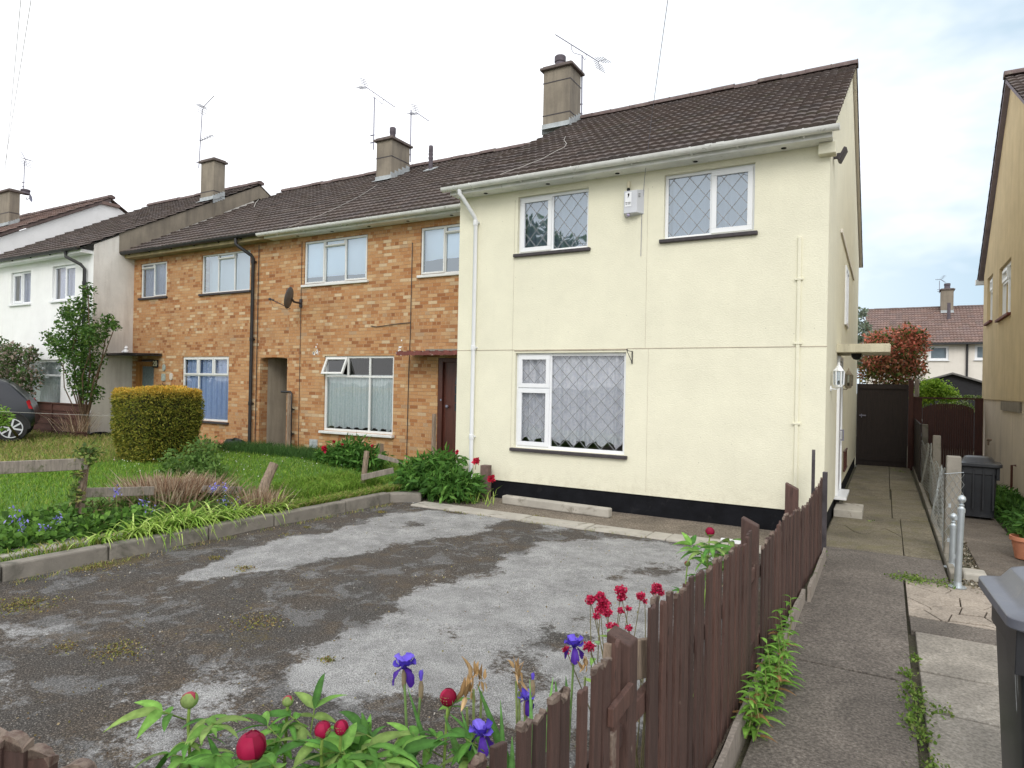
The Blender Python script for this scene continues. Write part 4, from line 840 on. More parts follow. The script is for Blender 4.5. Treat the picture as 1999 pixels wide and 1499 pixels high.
for (px, py, r, k) in ((1290, 1120, .25, .5), (1080, 1250, .30, .65), (1000, 1290, .22, .5), (930, 1200, .18, .35), (1060, 1330, .2, .5), (850, 1235, .15, .3), (1200, 1120, .18, .4), (1180, 1080, .2, .3), (800, 1025, .25, .6), (650, 1105, .3, .5), (1150, 1200, .15, .35)):
    c = atz(px, py, GZ)[:2]; light -= k*np.exp(-((W-c)**2).sum(1)/r**2)
light += (fbm(P[:, 0]*2.2, P[:, 1]*2.2, 5, 9)-.5)*.9
moss = (fbm(P[:, 0]*1.3+9, P[:, 1]*1.3, 5, 21)-.56)*1.4*(1-np.clip(light, 0, 1))
for (px, py, r, k) in ((50, 1180, .32, .9), (190, 1110, .35, .8), (230, 1275, .22, .9), (500, 1215, .35, .7), (560, 1210, .2, .6), (450, 1250, .3, .5), (80, 1400, .35, .35), (470, 1100, .15, .6), (310, 1250, .3, .5), (700, 1095, .2, .3), (1050, 1010, .2, .5), (900, 1000, .12, .5), (760, 1330, .12, .5), (640, 1360, .12, .5)):
    c = atz(px, py, GZ)[:2]; moss += .55*k*np.exp(-((W-c)**2).sum(1)/r**2)
moss += .55*np.exp(-((P[:, 0]+6.72-.04*(P[:, 1]-3))/.13)**2)+.5*np.exp(-((P[:, 1]-7.82)/.10)**2)+.4*np.exp(-((P[:, 0]+.9)/.12)**2)
zz = GZ+(fbm(P[:, 0]*1.1, P[:, 1]*1.1, 4, 30)-.5)*.03+np.clip(light, 0, 1)*.006
V = np.stack([P[:, 0], P[:, 1], zz], 1); i = (np.arange(ny-1)[:, None]*nx+np.arange(nx-1)).ravel(); F = np.stack([i, i+1, i+1+nx, i+nx], 1)
drv = bulk('driveway', V, F, np.ones((len(V), 3)), M_TARMAC, kind='structure')
for nme, arr in (('light', light), ('moss', moss)):
    a = drv.data.attributes.new(nme, 'FLOAT', 'POINT'); a.data.foreach_set('value', np.clip(arr, 0, 1).astype(np.float32))
# grit and fallen bits on the drive
n = 9000; q = RNG.integers(0, len(P), n); Pq = np.concatenate([P[q]+RNG.normal(size=(n, 2))*.02, zz[q][:, None]+.002], 1); pr = (moss[q] > .16) | (RNG.random(n) < .22); Pq = Pq[pr]
v_, f_, c_ = leaf_cloud(Pq, .015, np.array([(.30, .24, .14), (.16, .12, .04), (.46, .43, .38), (.12, .08, .05), (.22, .20, .06)]), up=.9, aspect=.8)
bulk('litter', v_, f_, c_, M_STEM, kind='stuff', label='dry leaf bits and grit scattered over the tarmac drive', category='litter')
mc = []
for (px, py, r, n) in ((50, 1180, .20, 240), (190, 1108, .20, 160), (230, 1272, .16, 190), (500, 1215, .18, 120), (130, 1265, .1, 60), (1045, 1010, .10, 90), (560, 1045, .08, 60), (745, 1000, .05, 50), (640, 1290, .05, 40), (420, 1090, .06, 40), (600, 1030, .05, 40), (480, 1110, .09, 60), (895, 1000, .08, 50)):
    c = atz(px, py, GZ); n = int(n*3.2); pts = c+np.concatenate([RNG.normal(size=(n, 2))*r*np.array((.62, .5))+.25*r*np.sin(np.arange(n)[:, None]*np.array((.9, 1.7))), RNG.uniform(0, .012, (n, 1))], 1)
    mc.append(leaf_cloud(pts, .016, np.array([(.24, .24, .05), (.34, .32, .09), (.14, .16, .04), (.20, .12, .04), (.34, .27, .13), (.10, .07, .035)]), up=.9, aspect=.7))
v_, f_, c_ = joinb(mc); bulk('moss', v_, f_, c_, M_LEAF, kind='stuff', label='yellow green moss tufts growing through the tarmac', category='moss')

# soil under the flower bed, gravel strip under the wall
m = MB()
for k in range(30):
    y = .2+k*.27; m.quad((-1.02-.06*math.sin(k*1.3), y, GZ+.018), (-.70, y, GZ+.03), (-.70, y+.27, GZ+.03), (-1.02-.06*math.sin((k+1)*1.3), y+.27, GZ+.018))
m.quad((-4.2, -.9, GZ+.022), (-1.02, .35, GZ+.022), (-1.02, 1.45, GZ+.022), (-4.6, .1, GZ+.022))
m.build('soil', M_SOIL, kind='structure')
m = MB(); m.quad((-6.6, 8.2, -1.842), (-.66, 8.2, -1.842), (-.66, 9.25, -1.842), (-6.6, 9.25, -1.842)); m.build('gravel_strip', slabmat('brown_gravel', (.07, .055, .04), (.20, .165, .125), (.36, .31, .25)), kind='structure')

# kerb stones between lawn and drive
kb = thing('concrete_kerb', 'row of raised concrete kerb stones between the lawn and the tarmac drive', 'kerb', (-6.85, 5, GZ))
ky = [-.9, .05, 1.0, 1.95, 2.85, 3.76, 4.86, 5.76, 6.98, 7.9]
for a, b in zip(ky[:-1], ky[1:]):
    xa, xb = -7.03+.04*a, -7.03+.04*b; m = MB(); w = .075; zt = -1.70+random.uniform(-.008, .008); o_ = random.uniform(-.008, .008)
    pts = [(xa-w+o_, a+.006), (xa+w+o_, a+.006), (xb+w+o_, b-.006), (xb-w+o_, b-.006)]; m.prism(pts, 'z', -1.95, zt); m.build('kerb_stone', M_CONC_KERB, kb, bevel=.018)
m = MB(); m.prism([(-6.80, 7.9), (-6.64, 7.9), (-6.28, 8.2), (-6.36, 8.34), (-6.72, 8.1)], 'z', -1.95, -1.71); m.build('kerb_stone', M_CONC_KERB, kb, bevel=.018)
m = MB(); m.prism([(-7.12, 2.6), (-7.10, 4.3), (-7.25, 4.35), (-7.42, 3.6), (-7.40, 2.6)], 'z', -1.8, -1.685); m.build('ledge_slab', M_CONC_L, loc=(-7.25, 3.5, -1.75), bevel=.012, label='pale concrete slab lying flat behind the kerb under the leaves', cat='slab')
PE = [(.07, .18, .03), (.10, .24, .042), (.055, .145, .026), (.15, .31, .06)]
eg = thing('concrete_edging', 'line of flat concrete edging slabs across the far end of the drive', 'edging', (-3.8, 8.1, GZ))
ex = [-6.22, -5.28, -4.30, -3.35, -2.55, -2.30, -1.55, -.80]
for a, b in zip(ex[:-1], ex[1:]):
    m = MB(); t = random.uniform(-.012, .012); m.box(a+.006, b-.006, 7.84+t, 8.19+t, -1.93, -1.823+random.uniform(-.006, .008)); m.build('edging_slab', M_CONC_L, eg, bevel=.012)
m = MB(); m.obox((-4.26, 8.80, -1.775), (1, -.05, 0), (.05, 1, 0), (0, 0, 1), .90, .068, .066); m.build('concrete_post', M_CONC_L, loc=(-4.26, 8.8, GZ), bevel=.02, label='stained concrete post lying on the gravel along the black wall base', cat='concrete post')
m = MB(); p_ = aty(948, 925, 9.0); m.box(p_[0]-.075, p_[0]+.065, 8.95, 9.08, GZ, aty(948, 908, 9.0)[2]); m.build('brick_stub', M_DOORBR if False else plain('brown_block', (.15, .10, .085), .9, .3, 12, .4, 40), loc=(p_[0], 9, GZ), bevel=.008, label='short brown block standing against the cream wall beside the red peony', cat='block')
m = MB(); a_ = atz(1411, 1053, -1.8); m.obox((a_[0]+.14, 8.12, -1.805), (1, 0, 0), (0, 1, 0), (0, 0, 1), .16, .03, .018); m.build('white_plank', M_UPVC, loc=(a_[0]+.14, 8.12, -1.82), label='short white plank lying on the edging behind the fence post', cat='plank')

# side paths
def slab(m, x0, x1, y0, y1, top, g=.005, tilt=.004):
    z = [top+random.uniform(-tilt, tilt) for _ in range(4)]
    m.add([(x0+g, y0+g, -1.95), (x1-g, y0+g, -1.95), (x1-g, y1-g, -1.95), (x0+g, y1-g, -1.95), (x0+g, y0+g, z[0]), (x1-g, y0+g, z[1]), (x1-g, y1-g, z[2]), (x0+g, y1-g, z[3])], [(4, 5, 6, 7), (0, 1, 5, 4), (1, 2, 6, 5), (2, 3, 7, 6), (3, 0, 4, 7)])
def crackedslab(m, x0, x1, y0, y1, top):       # broken across by an irregular crack
    n = 9; mid = [(x0+(x1-x0)*i/n, (y0+y1)/2+(.12*math.sin(i*1.1)+random.uniform(-.03, .03))*(y1-y0)) for i in range(n+1)]; g = .005
    for pts, dz in (([(x0+g, y0+g), (x1-g, y0+g)]+[(x, y-.004) for x, y in mid[::-1]], 0), ([(x, y+.004) for x, y in mid]+[(x1-g, y1-g), (x0+g, y1-g)], .004)): m.prism(pts, 'z', -1.95, top+dz)
m = MB(); slab(m, -.60, .175, .2, 2.6, -1.85); slab(m, -.60, .175, 2.6, 4.93, -1.852); slab(m, -.60, .175, 4.93, 7.62, -1.848); slab(m, -.62, .565, 7.62, 8.72, -1.85)
m.build('path', M_PATH, kind='structure', bevel=.006)
m = MB(); crackedslab(m, -.66, .20, 8.72, 11.2, -1.852); slab(m, .20, .565, 8.72, 11.2, -1.848); slab(m, -.62, .10, 11.2, 13.2, -1.85); slab(m, .10, .56, 11.2, 12.4, -1.846); slab(m, .10, .55, 12.4, 14.6, -1.852); slab(m, -.63, .08, 13.2, 16.4, -1.848); slab(m, .08, .54, 14.6, 17.0, -1.85); slab(m, -.63, .08, 16.4, 19.4, -1.85); slab(m, .08, .53, 17.0, 19.4, -1.85)
m.build('path', M_PATH2, kind='structure', bevel=.006)
m = MB()
for a, b in ((7.95, 9.4), (9.4, 11.0), (11.0, 13.0), (13.0, 15.2), (15.2, 17.3), (17.3, 19.2)): m.box(.585, .645, a+.004, b-.004, -1.95, -1.80+random.uniform(-.01, .01))
m.build('path_edging', M_CONC, loc=(.6, 13, GZ), bevel=.01, label='thin concrete edging strip along the right side of the alley path', cat='edging')
m = MB(); m.box(.70, .90, 8.0, 8.24, -1.93, -1.79); m.build('stone_block', M_CONC_L, loc=(.8, 8.1, GZ), bevel=.02, label='small buff stone block behind the shorter galvanised gate post', cat='block')
m = MB()
for a, b in ((-.5, 1.2), (1.2, 2.9), (2.9, 4.55), (4.55, 5.18), (5.18, 6.02)):
    slab(m, .215, 1.12, a, b, -1.85, .007)
    slab(m, 1.12, 2.0, a+.1, b+.1, -1.85, .007)
m.build('paving', M_SLAB, kind='structure', bevel=.008)
m = MB(); slab(m, .19, 1.5, 6.03, 6.40, -1.853, .004); m.build('paving_patch', M_PATH, kind='structure', bevel=.005)
# crazy paving: Voronoi-like stones grown from random seeds
cz = MB(); seeds = [(random.uniform(.2, 1.3), random.uniform(6.42, 7.72)) for _ in range(26)]
def clip(poly, a, b, c):
    out = []
    for i in range(len(poly)):
        p, q = poly[i], poly[(i+1) % len(poly)]; fp, fq = a*p[0]+b*p[1]-c, a*q[0]+b*q[1]-c
        if fp <= 0: out.append(p)
        if (fp < 0) != (fq < 0) and fp != fq: t = fp/(fp-fq); out.append((p[0]+(q[0]-p[0])*t, p[1]+(q[1]-p[1])*t))
    return out
for s in seeds:
    poly = [(.19, 6.41), (1.35, 6.41), (1.35, 7.72), (.19, 7.72)]
    for t in seeds:
        if t is s: continue
        a, b = t[0]-s[0], t[1]-s[1]; l = math.hypot(a, b); c = (t[0]**2+t[1]**2-s[0]**2-s[1]**2)/2-.0055*l; poly = clip(poly, a, b, c)
        if len(poly) < 3: break
    if len(poly) >= 3: cz.prism(poly, 'z', -1.95, -1.848+random.uniform(-.006, .006))
cz.build('crazy_paving', M_CRAZY, kind='structure', bevel=.005)
m = MB()
for k in range(9):
    a = 7.78+k*1.25; slab(m, .88, 1.45, a, a+1.25, -1.86, .008)
m.build('side_path', slabmat('brown_paving', (.08, .065, .05), (.155, .13, .105), (.22, .19, .16)), kind='structure', bevel=.006)
n = 1500; pts = np.stack([RNG.uniform(.65, .9, n), RNG.uniform(7.4, 12, n), RNG.uniform(-1.885, -1.86, n)], 1); v_, f_, c_ = leaf_cloud(pts, .03, np.array([(.25, .22, .17), (.36, .33, .27), (.12, .10, .07), (.18, .15, .10)]), up=.8, aspect=1.0)
bulk('rubble', v_, f_, c_, M_STEM, kind='stuff', label='loose grit and rubble round the galvanised posts', category='rubble')

# ------------------------------------------------------------------ lawn
lx = np.append(np.linspace(-34, -7.03, 109), -6.80); ly = np.linspace(-3, 10.2, 60); XX, YY = np.meshgrid(lx, ly); LZ = lawn_z(XX, YY)+(fbm(XX*.9, YY*.9, 3, 2)-.5)*.05
LZ = np.where(XX > -7.3, -1.725, LZ); XX[:, -1] = -7.06+.04*YY[:, -1]
V = np.stack([XX.ravel(), YY.ravel(), LZ.ravel()], 1); nx = len(lx); i = (np.arange(len(ly)-1)[:, None]*nx+np.arange(nx-1)).ravel(); bulk('lawn', V, np.stack([i, i+1, i+1+nx, i+nx], 1), np.ones((len(V), 3)), M_LAWN, kind='structure')
m = MB(); m.quad((-7.06, 8.2, -1.73), (-6.3, 8.35, -1.73), (-6.3, 10.2, -1.70), (-7.06, 10.2, -1.70)); m.build('soil', M_SOIL, kind='structure')
m = MB(); m.prism([(-13.3, 8.9), (-11.4, 9.0), (-11.3, 10.1), (-13.5, 10.1)], 'z', -1.7, -1.475); m.build('path', M_PATH2, kind='structure')
def lawnpts(n, x0, x1, y0, y1):
    x = RNG.uniform(x0, x1, n); y = RNG.uniform(y0, y1, n); k = ~((x > -8.75+.35*np.sin(y*2.3)) & (y < 6.3+.3*np.sin(x*3)) & (RNG.random(n) < .9)); x, y = x[k], y[k]; return np.stack([x, y, lawn_z(x, y)-.015], 1)
GR = np.array([(.085, .215, .022), (.12, .28, .032), (.16, .33, .045), (.10, .24, .03), (.20, .32, .06), (.07, .17, .02)])
GY_ = np.array([(.17, .24, .05), (.23, .27, .08), (.12, .20, .04), (.30, .28, .12), (.15, .26, .05), (.26, .24, .12)])
GR *= np.array((1.55, 1.22, 1.3)); GY_ *= np.array((1.55, 1.3, 1.35))
def bedless(L): 
    v, f, c = L; return L
L_ = [blades(lawnpts(52000, -13.5, -7.2, 2.5, 9.9), .075, .010, GR, .35, .5), blades(lawnpts(26000, -20, -12, 3, 9.8), .15, .013, GY_, .4, .7),
      blades(lawnpts(9000, -8.1, -7.2, 5.6, 8.4), .17, .010, GR, .4, .8), blades((lambda p: np.stack([-7.12+.04*p[:, 1]-np.abs(RNG.normal(size=len(p)))*.13, p[:, 1], np.full(len(p), -1.73)], 1))((lambda: (lambda y: np.stack([y*0, y], 1))(np.concatenate([RNG.uniform(.3, 8.4, 2600), RNG.uniform(6.1, 8.4, 5200)])))()), .11, .011, np.concatenate([GY_, GR]), .5, .8), blades(lawnpts(5000, -12.5, -9.2, 8.9, 9.7), .22, .008, np.array([(.05, .12, .03), (.09, .18, .05), (.06, .14, .03)]), .35, .5),
      blades(lawnpts(16000, -34, -19, -2, 9.0), .18, .02, GY_, .4, .7), blades(lawnpts(9000, -13, -7.2, -.5, 2.6), .09, .012, GR, .35, .5)]
v_, f_, c_ = joinb(L_); bulk('grass', v_, f_, c_, M_LEAF, kind='stuff', label='uneven green grass of the front lawns, longer near the kerb', category='grass')
pts = lawnpts(150, -12.5, -8.2, 5.8, 8.8); pts[:, 2] += .09; v_, f_, c_ = leaf_cloud(pts, .022, np.array([(.75, .75, .70)]), up=1.2, aspect=1.0); bulk('daisies', v_, f_, c_, M_PETAL, kind='stuff', label='tiny white daisies dotted over the lawn', category='daisies')

# ================================================================== PLANTS
def blob_points(blobs, n):
    w = np.array([b[3]**2 if len(b) == 4 else (b[3]*b[4]) for b in blobs], float); k = RNG.choice(len(blobs), n, p=w/w.sum()); B = np.array([(b[0], b[1], b[2], b[3], b[3], b[3]) if len(b) == 4 else (b[0], b[1], b[2], b[3], b[4], b[5]) for b in blobs])[k]
    d = unit(RNG.normal(size=(n, 3))); r = (RNG.random(n)**.45)[:, None]*RNG.uniform(.75, 1.12, (n, 1)); return B[:, :3]+d*r*B[:, 3:], d
def shrub(name, label, cat, base, blobs, n, size, cols, stems=True, group=None, aspect=.55, colfn=None, mat=None, stemcol=(.12, .08, .05), droop=0.0, out=.5, zmin=None):
    t = thing(name, label, cat, base, group); pts, d = blob_points(blobs, n)
    if zmin is not None: k = pts[:, 2] > zmin; pts, d = pts[k], d[k]
    V, F, C = leaf_cloud(pts, size, np.array(cols), aspect=aspect, out=d*out, droop=droop)
    if colfn is not None: C = colfn(V, C)
    bulk('foliage', V, F, C, mat or M_LEAF, t)
    if stems:
        m = MB(); b = np.array(base, float)
        for bl in blobs:
            c = np.array(bl[:3]); mid = (b+c)/2+RNG.normal(size=3)*.05*np.linalg.norm(c-b); r0 = max(.005, .011*np.linalg.norm(c-b)*.8); m.tube([b+RNG.normal(size=3)*(.02, .02, 0), mid, c], [r0, r0*.7, r0*.35], 6, stemcol)
            for _ in range(3): e = c+unit(RNG.normal(size=3))*bl[3]*.8; m.tube([c, (c+e)/2+RNG.normal(size=3)*.03, e], [r0*.35, r0*.25, r0*.12], 5, stemcol)
        m.build('stem' if np.linalg.norm(np.array(blobs[0][:3])-b) < 1 else 'trunk', M_STEM, t, smooth=True)
    return t
def relief(V, C, lo=.8): return C
# clipped yew
def hedge():
    t = thing('clipped_bush', 'square clipped golden yew bush standing on the front lawn', 'hedge', (-11.85, 7.38, -1.60)); c = np.array((-11.85, 7.38)); n = 30000
    u = RNG.uniform(-1, 1, (n, 3)); ax = RNG.integers(0, 5, n); sgn = np.where(RNG.random(n) < .5, -1, 1)
    u[ax == 0, 2] = 1; u[(ax == 1) | (ax == 2), 0] = sgn[(ax == 1) | (ax == 2)]; u[(ax == 3) | (ax == 4), 1] = sgn[(ax == 3) | (ax == 4)]
    out = np.where(np.abs(u) > .999, u, u*.25); z = -1.62+(u[:, 2]+1)/2*1.42; tz = (u[:, 2]+1)/2; wd = np.where(tz < .55, .50+.20*(tz/.55)**.8, .70-.04*np.clip((tz-.85)/.15, 0, 1)**2)
    # soften corners
    q = np.maximum(np.abs(u[:, 0]), np.abs(u[:, 1])); rr = np.sqrt(u[:, 0]**2+u[:, 1]**2); k = 1-.16*np.clip(rr-1, 0, .42)/.42
    x = c[0]+u[:, 0]*wd*k; y = c[1]+u[:, 1]*wd*.9*k; nz = (fbm(x*3+y*2, z*3, 4, 8)-.5)*.16
    P_ = np.stack([x, y, z], 1)+unit(out)*nz[:, None]-unit(out)*(RNG.random((n, 1))**2*.10); P_[:, 2] -= .05*np.clip(rr-.9, 0, 1)*(u[:, 2] > .9)
    V, F, C = leaf_cloud(P_, .052, np.array([(.25, .28, .045), (.31, .31, .05), (.17, .205, .034), (.40, .35, .06), (.085, .11, .02)]), out=unit(out)*1.1+np.array((0, 0, .2)), aspect=.34)
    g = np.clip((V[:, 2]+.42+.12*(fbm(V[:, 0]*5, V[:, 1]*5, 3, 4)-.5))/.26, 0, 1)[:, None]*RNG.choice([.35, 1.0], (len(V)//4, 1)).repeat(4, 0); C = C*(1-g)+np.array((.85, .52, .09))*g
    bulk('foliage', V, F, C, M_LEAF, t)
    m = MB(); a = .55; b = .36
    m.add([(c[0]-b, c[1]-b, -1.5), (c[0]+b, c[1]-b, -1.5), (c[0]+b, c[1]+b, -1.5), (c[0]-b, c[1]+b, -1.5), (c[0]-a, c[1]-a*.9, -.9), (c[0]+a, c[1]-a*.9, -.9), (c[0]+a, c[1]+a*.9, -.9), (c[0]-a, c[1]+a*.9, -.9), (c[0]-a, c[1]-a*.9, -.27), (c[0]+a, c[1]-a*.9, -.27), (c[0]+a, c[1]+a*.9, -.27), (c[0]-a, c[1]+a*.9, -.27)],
          [(0, 3, 2, 1), (0, 1, 5, 4), (1, 2, 6, 5), (2, 3, 7, 6), (3, 0, 4, 7), (4, 5, 9, 8), (5, 6, 10, 9), (6, 7, 11, 10), (7, 4, 8, 11), (8, 9, 10, 11)], (.035, .035, .012)); m.build('dark_core', M_STEM, t)  # solid core added in a dark colour to block the view through the leaves
    m = MB(); m.tube([(c[0], c[1], -1.66), (c[0], c[1], -1.3)], .07, 8, (.10, .07, .045)); m.build('trunk', M_STEM, t)
hedge()
A9 = lambda x, y, Y: tuple(aty(x, y, Y))
DG = [(.075, .165, .03), (.11, .22, .04), (.05, .12, .022), (.17, .28, .06), (.08, .17, .04)]
shrub('climbing_shrub', 'tall leafy shrub climbing the black downpipe of the white house', 'shrub', tuple(aty(165, 842, 8.75)), [(*A9(150, 645, 8.6), .55), (*A9(122, 680, 8.5), .34), (*A9(185, 655, 8.6), .34), (*A9(160, 600, 8.7), .30), (*A9(172, 566, 8.7), .18), (*A9(212, 628, 8.7), .20), (*A9(160, 705, 8.6), .52), (*A9(158, 750, 8.6), .30), (*A9(178, 765, 8.7), .28), (*A9(98, 660, 8.6), .22), (*A9(225, 636, 8.7), .14), (*A9(130, 610, 8.6), .22)], 5000, .088, [tuple(x*.85 for x in p) for p in DG])
shrub('flowering_shrub', 'loose shrub behind the dark car, greyish with faded flowers', 'shrub', tuple(aty(30, 842, 8.55)), [(*A9(30, 700, 8.4), .45), (*A9(52, 740, 8.4), .36), (*A9(8, 690, 8.4), .40), (*A9(48, 780, 8.4), .30), (*A9(15, 735, 8.4), .40), (*A9(60, 690, 8.4), .2), (*A9(-20, 720, 8.4), .5)], 3800, .10, [(.06, .12, .03), (.09, .15, .045), (.30, .24, .19), (.05, .09, .02), (.38, .30, .26)])
shrub('bramble', 'sprig of pale bramble leaves poking into view beside the dark car', 'shrub', tuple(atz(-8, 850, -1.52)), [(*atx(4, 812, -14.5), .17), (*atx(-6, 826, -14.5), .2)], 260, .09, [(.17, .31, .05), (.22, .37, .07)], stems=True)
shrub('peony_bush', 'large dark green peony bush at the corner between brick and cream walls', 'bush', (-6.2, 8.62, -1.78), [(-6.45, 8.65, -1.52, .62, .50, .30), (-5.95, 8.55, -1.60, .50, .42, .26), (-6.75, 8.75, -1.5, .40, .4, .25), (-6.3, 8.7, -1.34, .42, .36, .26), (-5.75, 8.62, -1.62, .30, .3, .2)], 3600, .15, PE, aspect=.30, droop=.5, group='peony bushes by the walls', out=.8)
shrub('peony_bush', 'smaller green peony bush growing against the brick wall under the aqua window', 'bush', (-8.6, 9.1, -1.6), [(-8.8, 9.1, -1.36, .52, .42, .24), (-8.3, 9.15, -1.38, .45, .4, .22), (-9.2, 9.15, -1.44, .35, .35, .18), (-8.55, 9.1, -1.22, .35, .3, .2)], 2300, .13, PE, aspect=.30, droop=.4, group='peony bushes by the walls', out=.8)
shrub('weedy_shrub', 'light green feathery shrub at the foot of the clipped bush', 'shrub', (-9.6, 6.6, -1.6), [(-9.6, 6.6, -1.35, .35), (-9.95, 6.5, -1.42, .3), (-9.25, 6.65, -1.42, .26), (-9.5, 6.7, -1.15, .25), (-9.0, 6.5, -1.5, .25)], 1900, .07, [(.12, .22, .05), (.17, .28, .07), (.09, .17, .04)])
# far plants
for _a in (GR, GY_): _a *= 1.0
def redtop(V, C):
    g = np.clip((V[:, 2]+.15+1.6*(fbm(V[:, 0]*2.4+3, V[:, 2]*2.4, 3, 6)-.5))/1.5, 0, .9)[:, None]*(RNG.random((len(V)//4, 1)) < .55).repeat(4, 0); return C*(1-g)+RNG.choice([0, 1], (len(V)//4, 1)).repeat(4, 0)*0*g+np.array((.85, .30, .21))*RNG.uniform(.6, 1.3, (len(V)//4, 1)).repeat(4, 0)*g
shrub('red_leaved_tree', 'small tree with red young leaves rising behind the dark alley gate', 'tree', (.0, 20.6, GZ), [(*A9(1745, 690, 20.6), .72), (*A9(1712, 700, 20.4), .45), (*A9(1783, 678, 20.6), .42), (*A9(1770, 655, 20.6), .34), (*A9(1712, 668, 20.6), .34), (*A9(1700, 725, 20.4), .36), (*A9(1745, 735, 20.4), .5), (*A9(1785, 720, 20.4), .34), (*A9(1795, 655, 20.6), .2)], 8200, .11, [(.10, .16, .04), (.14, .20, .05), (.07, .11, .03), (.26, .12, .07)], colfn=redtop, aspect=.42)
shrub('yellow_green_shrub', 'bright yellow green shrub behind the maroon gate', 'shrub', (float(aty(1825, 765, 22)[0]), 22, GZ), [(*A9(1812, 762, 22), .35), (*A9(1836, 766, 22), .36), (*A9(1855, 775, 22), .26), (*A9(1800, 775, 22), .3), (*A9(1825, 752, 22), .2)], 3000, .085, [(.26, .42, .04), (.34, .50, .06), (.16, .29, .03)])
shrub('ivy', 'variegated ivy trailing over the top of the arched maroon gate', 'ivy', (1.5, 19.6, GZ), [(*A9(1845, 790, 19.5), .22, .1, .1), (*A9(1880, 790, 19.5), .25, .1, .12), (*A9(1900, 800, 19.5), .12, .1, .12), (*A9(1890, 776, 20.2), .5, .1, .06)], 700, .06, [(.20, .30, .06), (.45, .50, .28), (.09, .16, .03)], stems=False)
shrub('distant_tree', 'thin sliver of pale distant tree just past the gable corner', 'tree', (float(aty(1683, 640, 40)[0]), 40, GZ), [(*A9(1683, 612, 40), .3), (*A9(1684, 640, 40), .42), (*A9(1680, 665, 40), .4), (*A9(1678, 700, 40), .5)], 900, .22, [(.20, .25, .17), (.28, .33, .26)])
shrub('ground_cover', 'low dark green leafy plants in the bed along the ochre house wall', 'plants', (1.72, 10.5, GZ), [(1.75, y, GZ+.08, .30, .55, .16) for y in np.arange(8.6, 14.5, .7)], 5200, .12, [tuple(x*.72 for x in p) for p in PE], stems=False, aspect=.35, zmin=GZ-.02)
shrub('leafy_ground_cover', 'patch of lobed green leaves with small blue flowers at the left end of the kerb', 'plants', (-7.6, 2.9, -1.7), [(-7.5, y, -1.63, .32, .4, .13) for y in np.arange(1.2, 4.4, .45)]+[(-8.0, y, -1.6, .45, .5, .12) for y in (2.2, 3.0, 3.8)], 6200, .075, [(.075, .17, .03), (.12, .25, .045), (.16, .31, .05), (.06, .13, .025)], stems=False, aspect=.85, zmin=-1.74)

# brown dead stalks, strap leaves and bluebells behind the kerb
shrub('border_plants', 'dense mixed low greenery filling the border behind the kerb', 'plants', (-7.9, 5.2, -1.7), [(-7.45, y, -1.68, .36, .45, .10) for y in np.arange(4.3, 6.5, .4)]+[(-8.2, y, -1.62, .5, .5, .13) for y in np.arange(4.2, 6.3, .45)], 7500, .085, [(.08, .15, .03), (.12, .21, .04), (.17, .20, .06), (.06, .10, .025), (.22, .17, .09), (.14, .26, .05)], stems=False, aspect=.3, zmin=-1.75)
def clump(name, label, cat, c, n, h, w, cols, spread, lean, bend, group=None, mat=None, dirs=None):
    c = np.array(c, float); q = RNG.normal(size=(n, 2))*spread; pts = np.concatenate([c[:2]+q, np.full((n, 1), c[2])], 1); v, f, cc = blades(pts, h, w, np.array(cols), lean, bend, dirs=(np.concatenate([q/np.array(spread)*.35, np.zeros((n, 1))], 1) if dirs is None else dirs))
    return bulk(name, v, f, cc, mat or M_LEAF, None, tuple(c), label=label, category=cat, **({'group': group} if group else {}))
DEAD = [(.33, .22, .15), (.42, .31, .22), (.24, .155, .10), (.50, .41, .30)]
clump('dead_stalks', 'widest clump of dead brown stalks, in front of the clipped bush', 'dead plant', atz(315, 975, -1.62), 1300, .30, .016, DEAD, (.26, .20), .45, .35, 'clumps of dead brown stalks')
clump('dead_stalks', 'middle clump of dead brown stalks right of the widest one', 'dead plant', atz(385, 968, -1.62), 750, .26, .016, DEAD, (.17, .15), .45, .35, 'clumps of dead brown stalks')
clump('dead_stalks', 'small dead brown clump round the foot of the leaning post', 'dead plant', atz(505, 985, -1.64), 420, .22, .010, DEAD, (.16, .14), .4, .3, 'clumps of dead brown stalks')
clump('dead_grass', 'wisps of dry brown stalks beside the brown fence panel', 'dead plant', tuple(aty(150, 842, 8.4)), 120, .5, .010, DEAD, (.2, .15), .5, .5)
STR = [(.30, .46, .08), (.40, .55, .12), (.22, .38, .06), (.48, .60, .18)]
for k_, (px, py, n, h, sp, lab) in enumerate(((330, 1012, 260, .46, .24, 'large tuft of drooping strap leaves spilling over the kerb'), (262, 1000, 130, .40, .18, 'strap leaf tuft at the left of the large drooping one'), (420, 1000, 150, .38, .22, 'strap leaf tuft right of the large drooping one'), (500, 992, 160, .34, .18, 'strap leaf tuft below the leaning post stump'), (180, 1010, 60, .3, .18, 'sparse strap leaves beside the ivy covered post'))):
    c = atx(px, py+14, -7.24); x_ = -7.16+.04*c[1]; m = MB()
    for q in range(int(n*.62)):
        w_ = random.uniform(-1.3, 1.5) if random.random() < .75 else random.uniform(1.5, 5); yy = c[1]+random.gauss(0, sp*.7); m.leaf((x_-abs(random.gauss(0, sp*.45)), yy, -1.73), (math.cos(w_)*.65, math.sin(w_)*.65, random.uniform(.9, 2.2)), (0, 0, 1), h*random.uniform(.75, 1.3), random.uniform(.022, .034), random.uniform(1.5, 2.9), random.choice(STR), 7, .25, .30)
    m.build('strap_leaf_plant', M_LEAF, loc=(x_, c[1], -1.70), smooth=True, sharp=180, label=lab, cat='plant', group='strap leaved plants along the kerb')
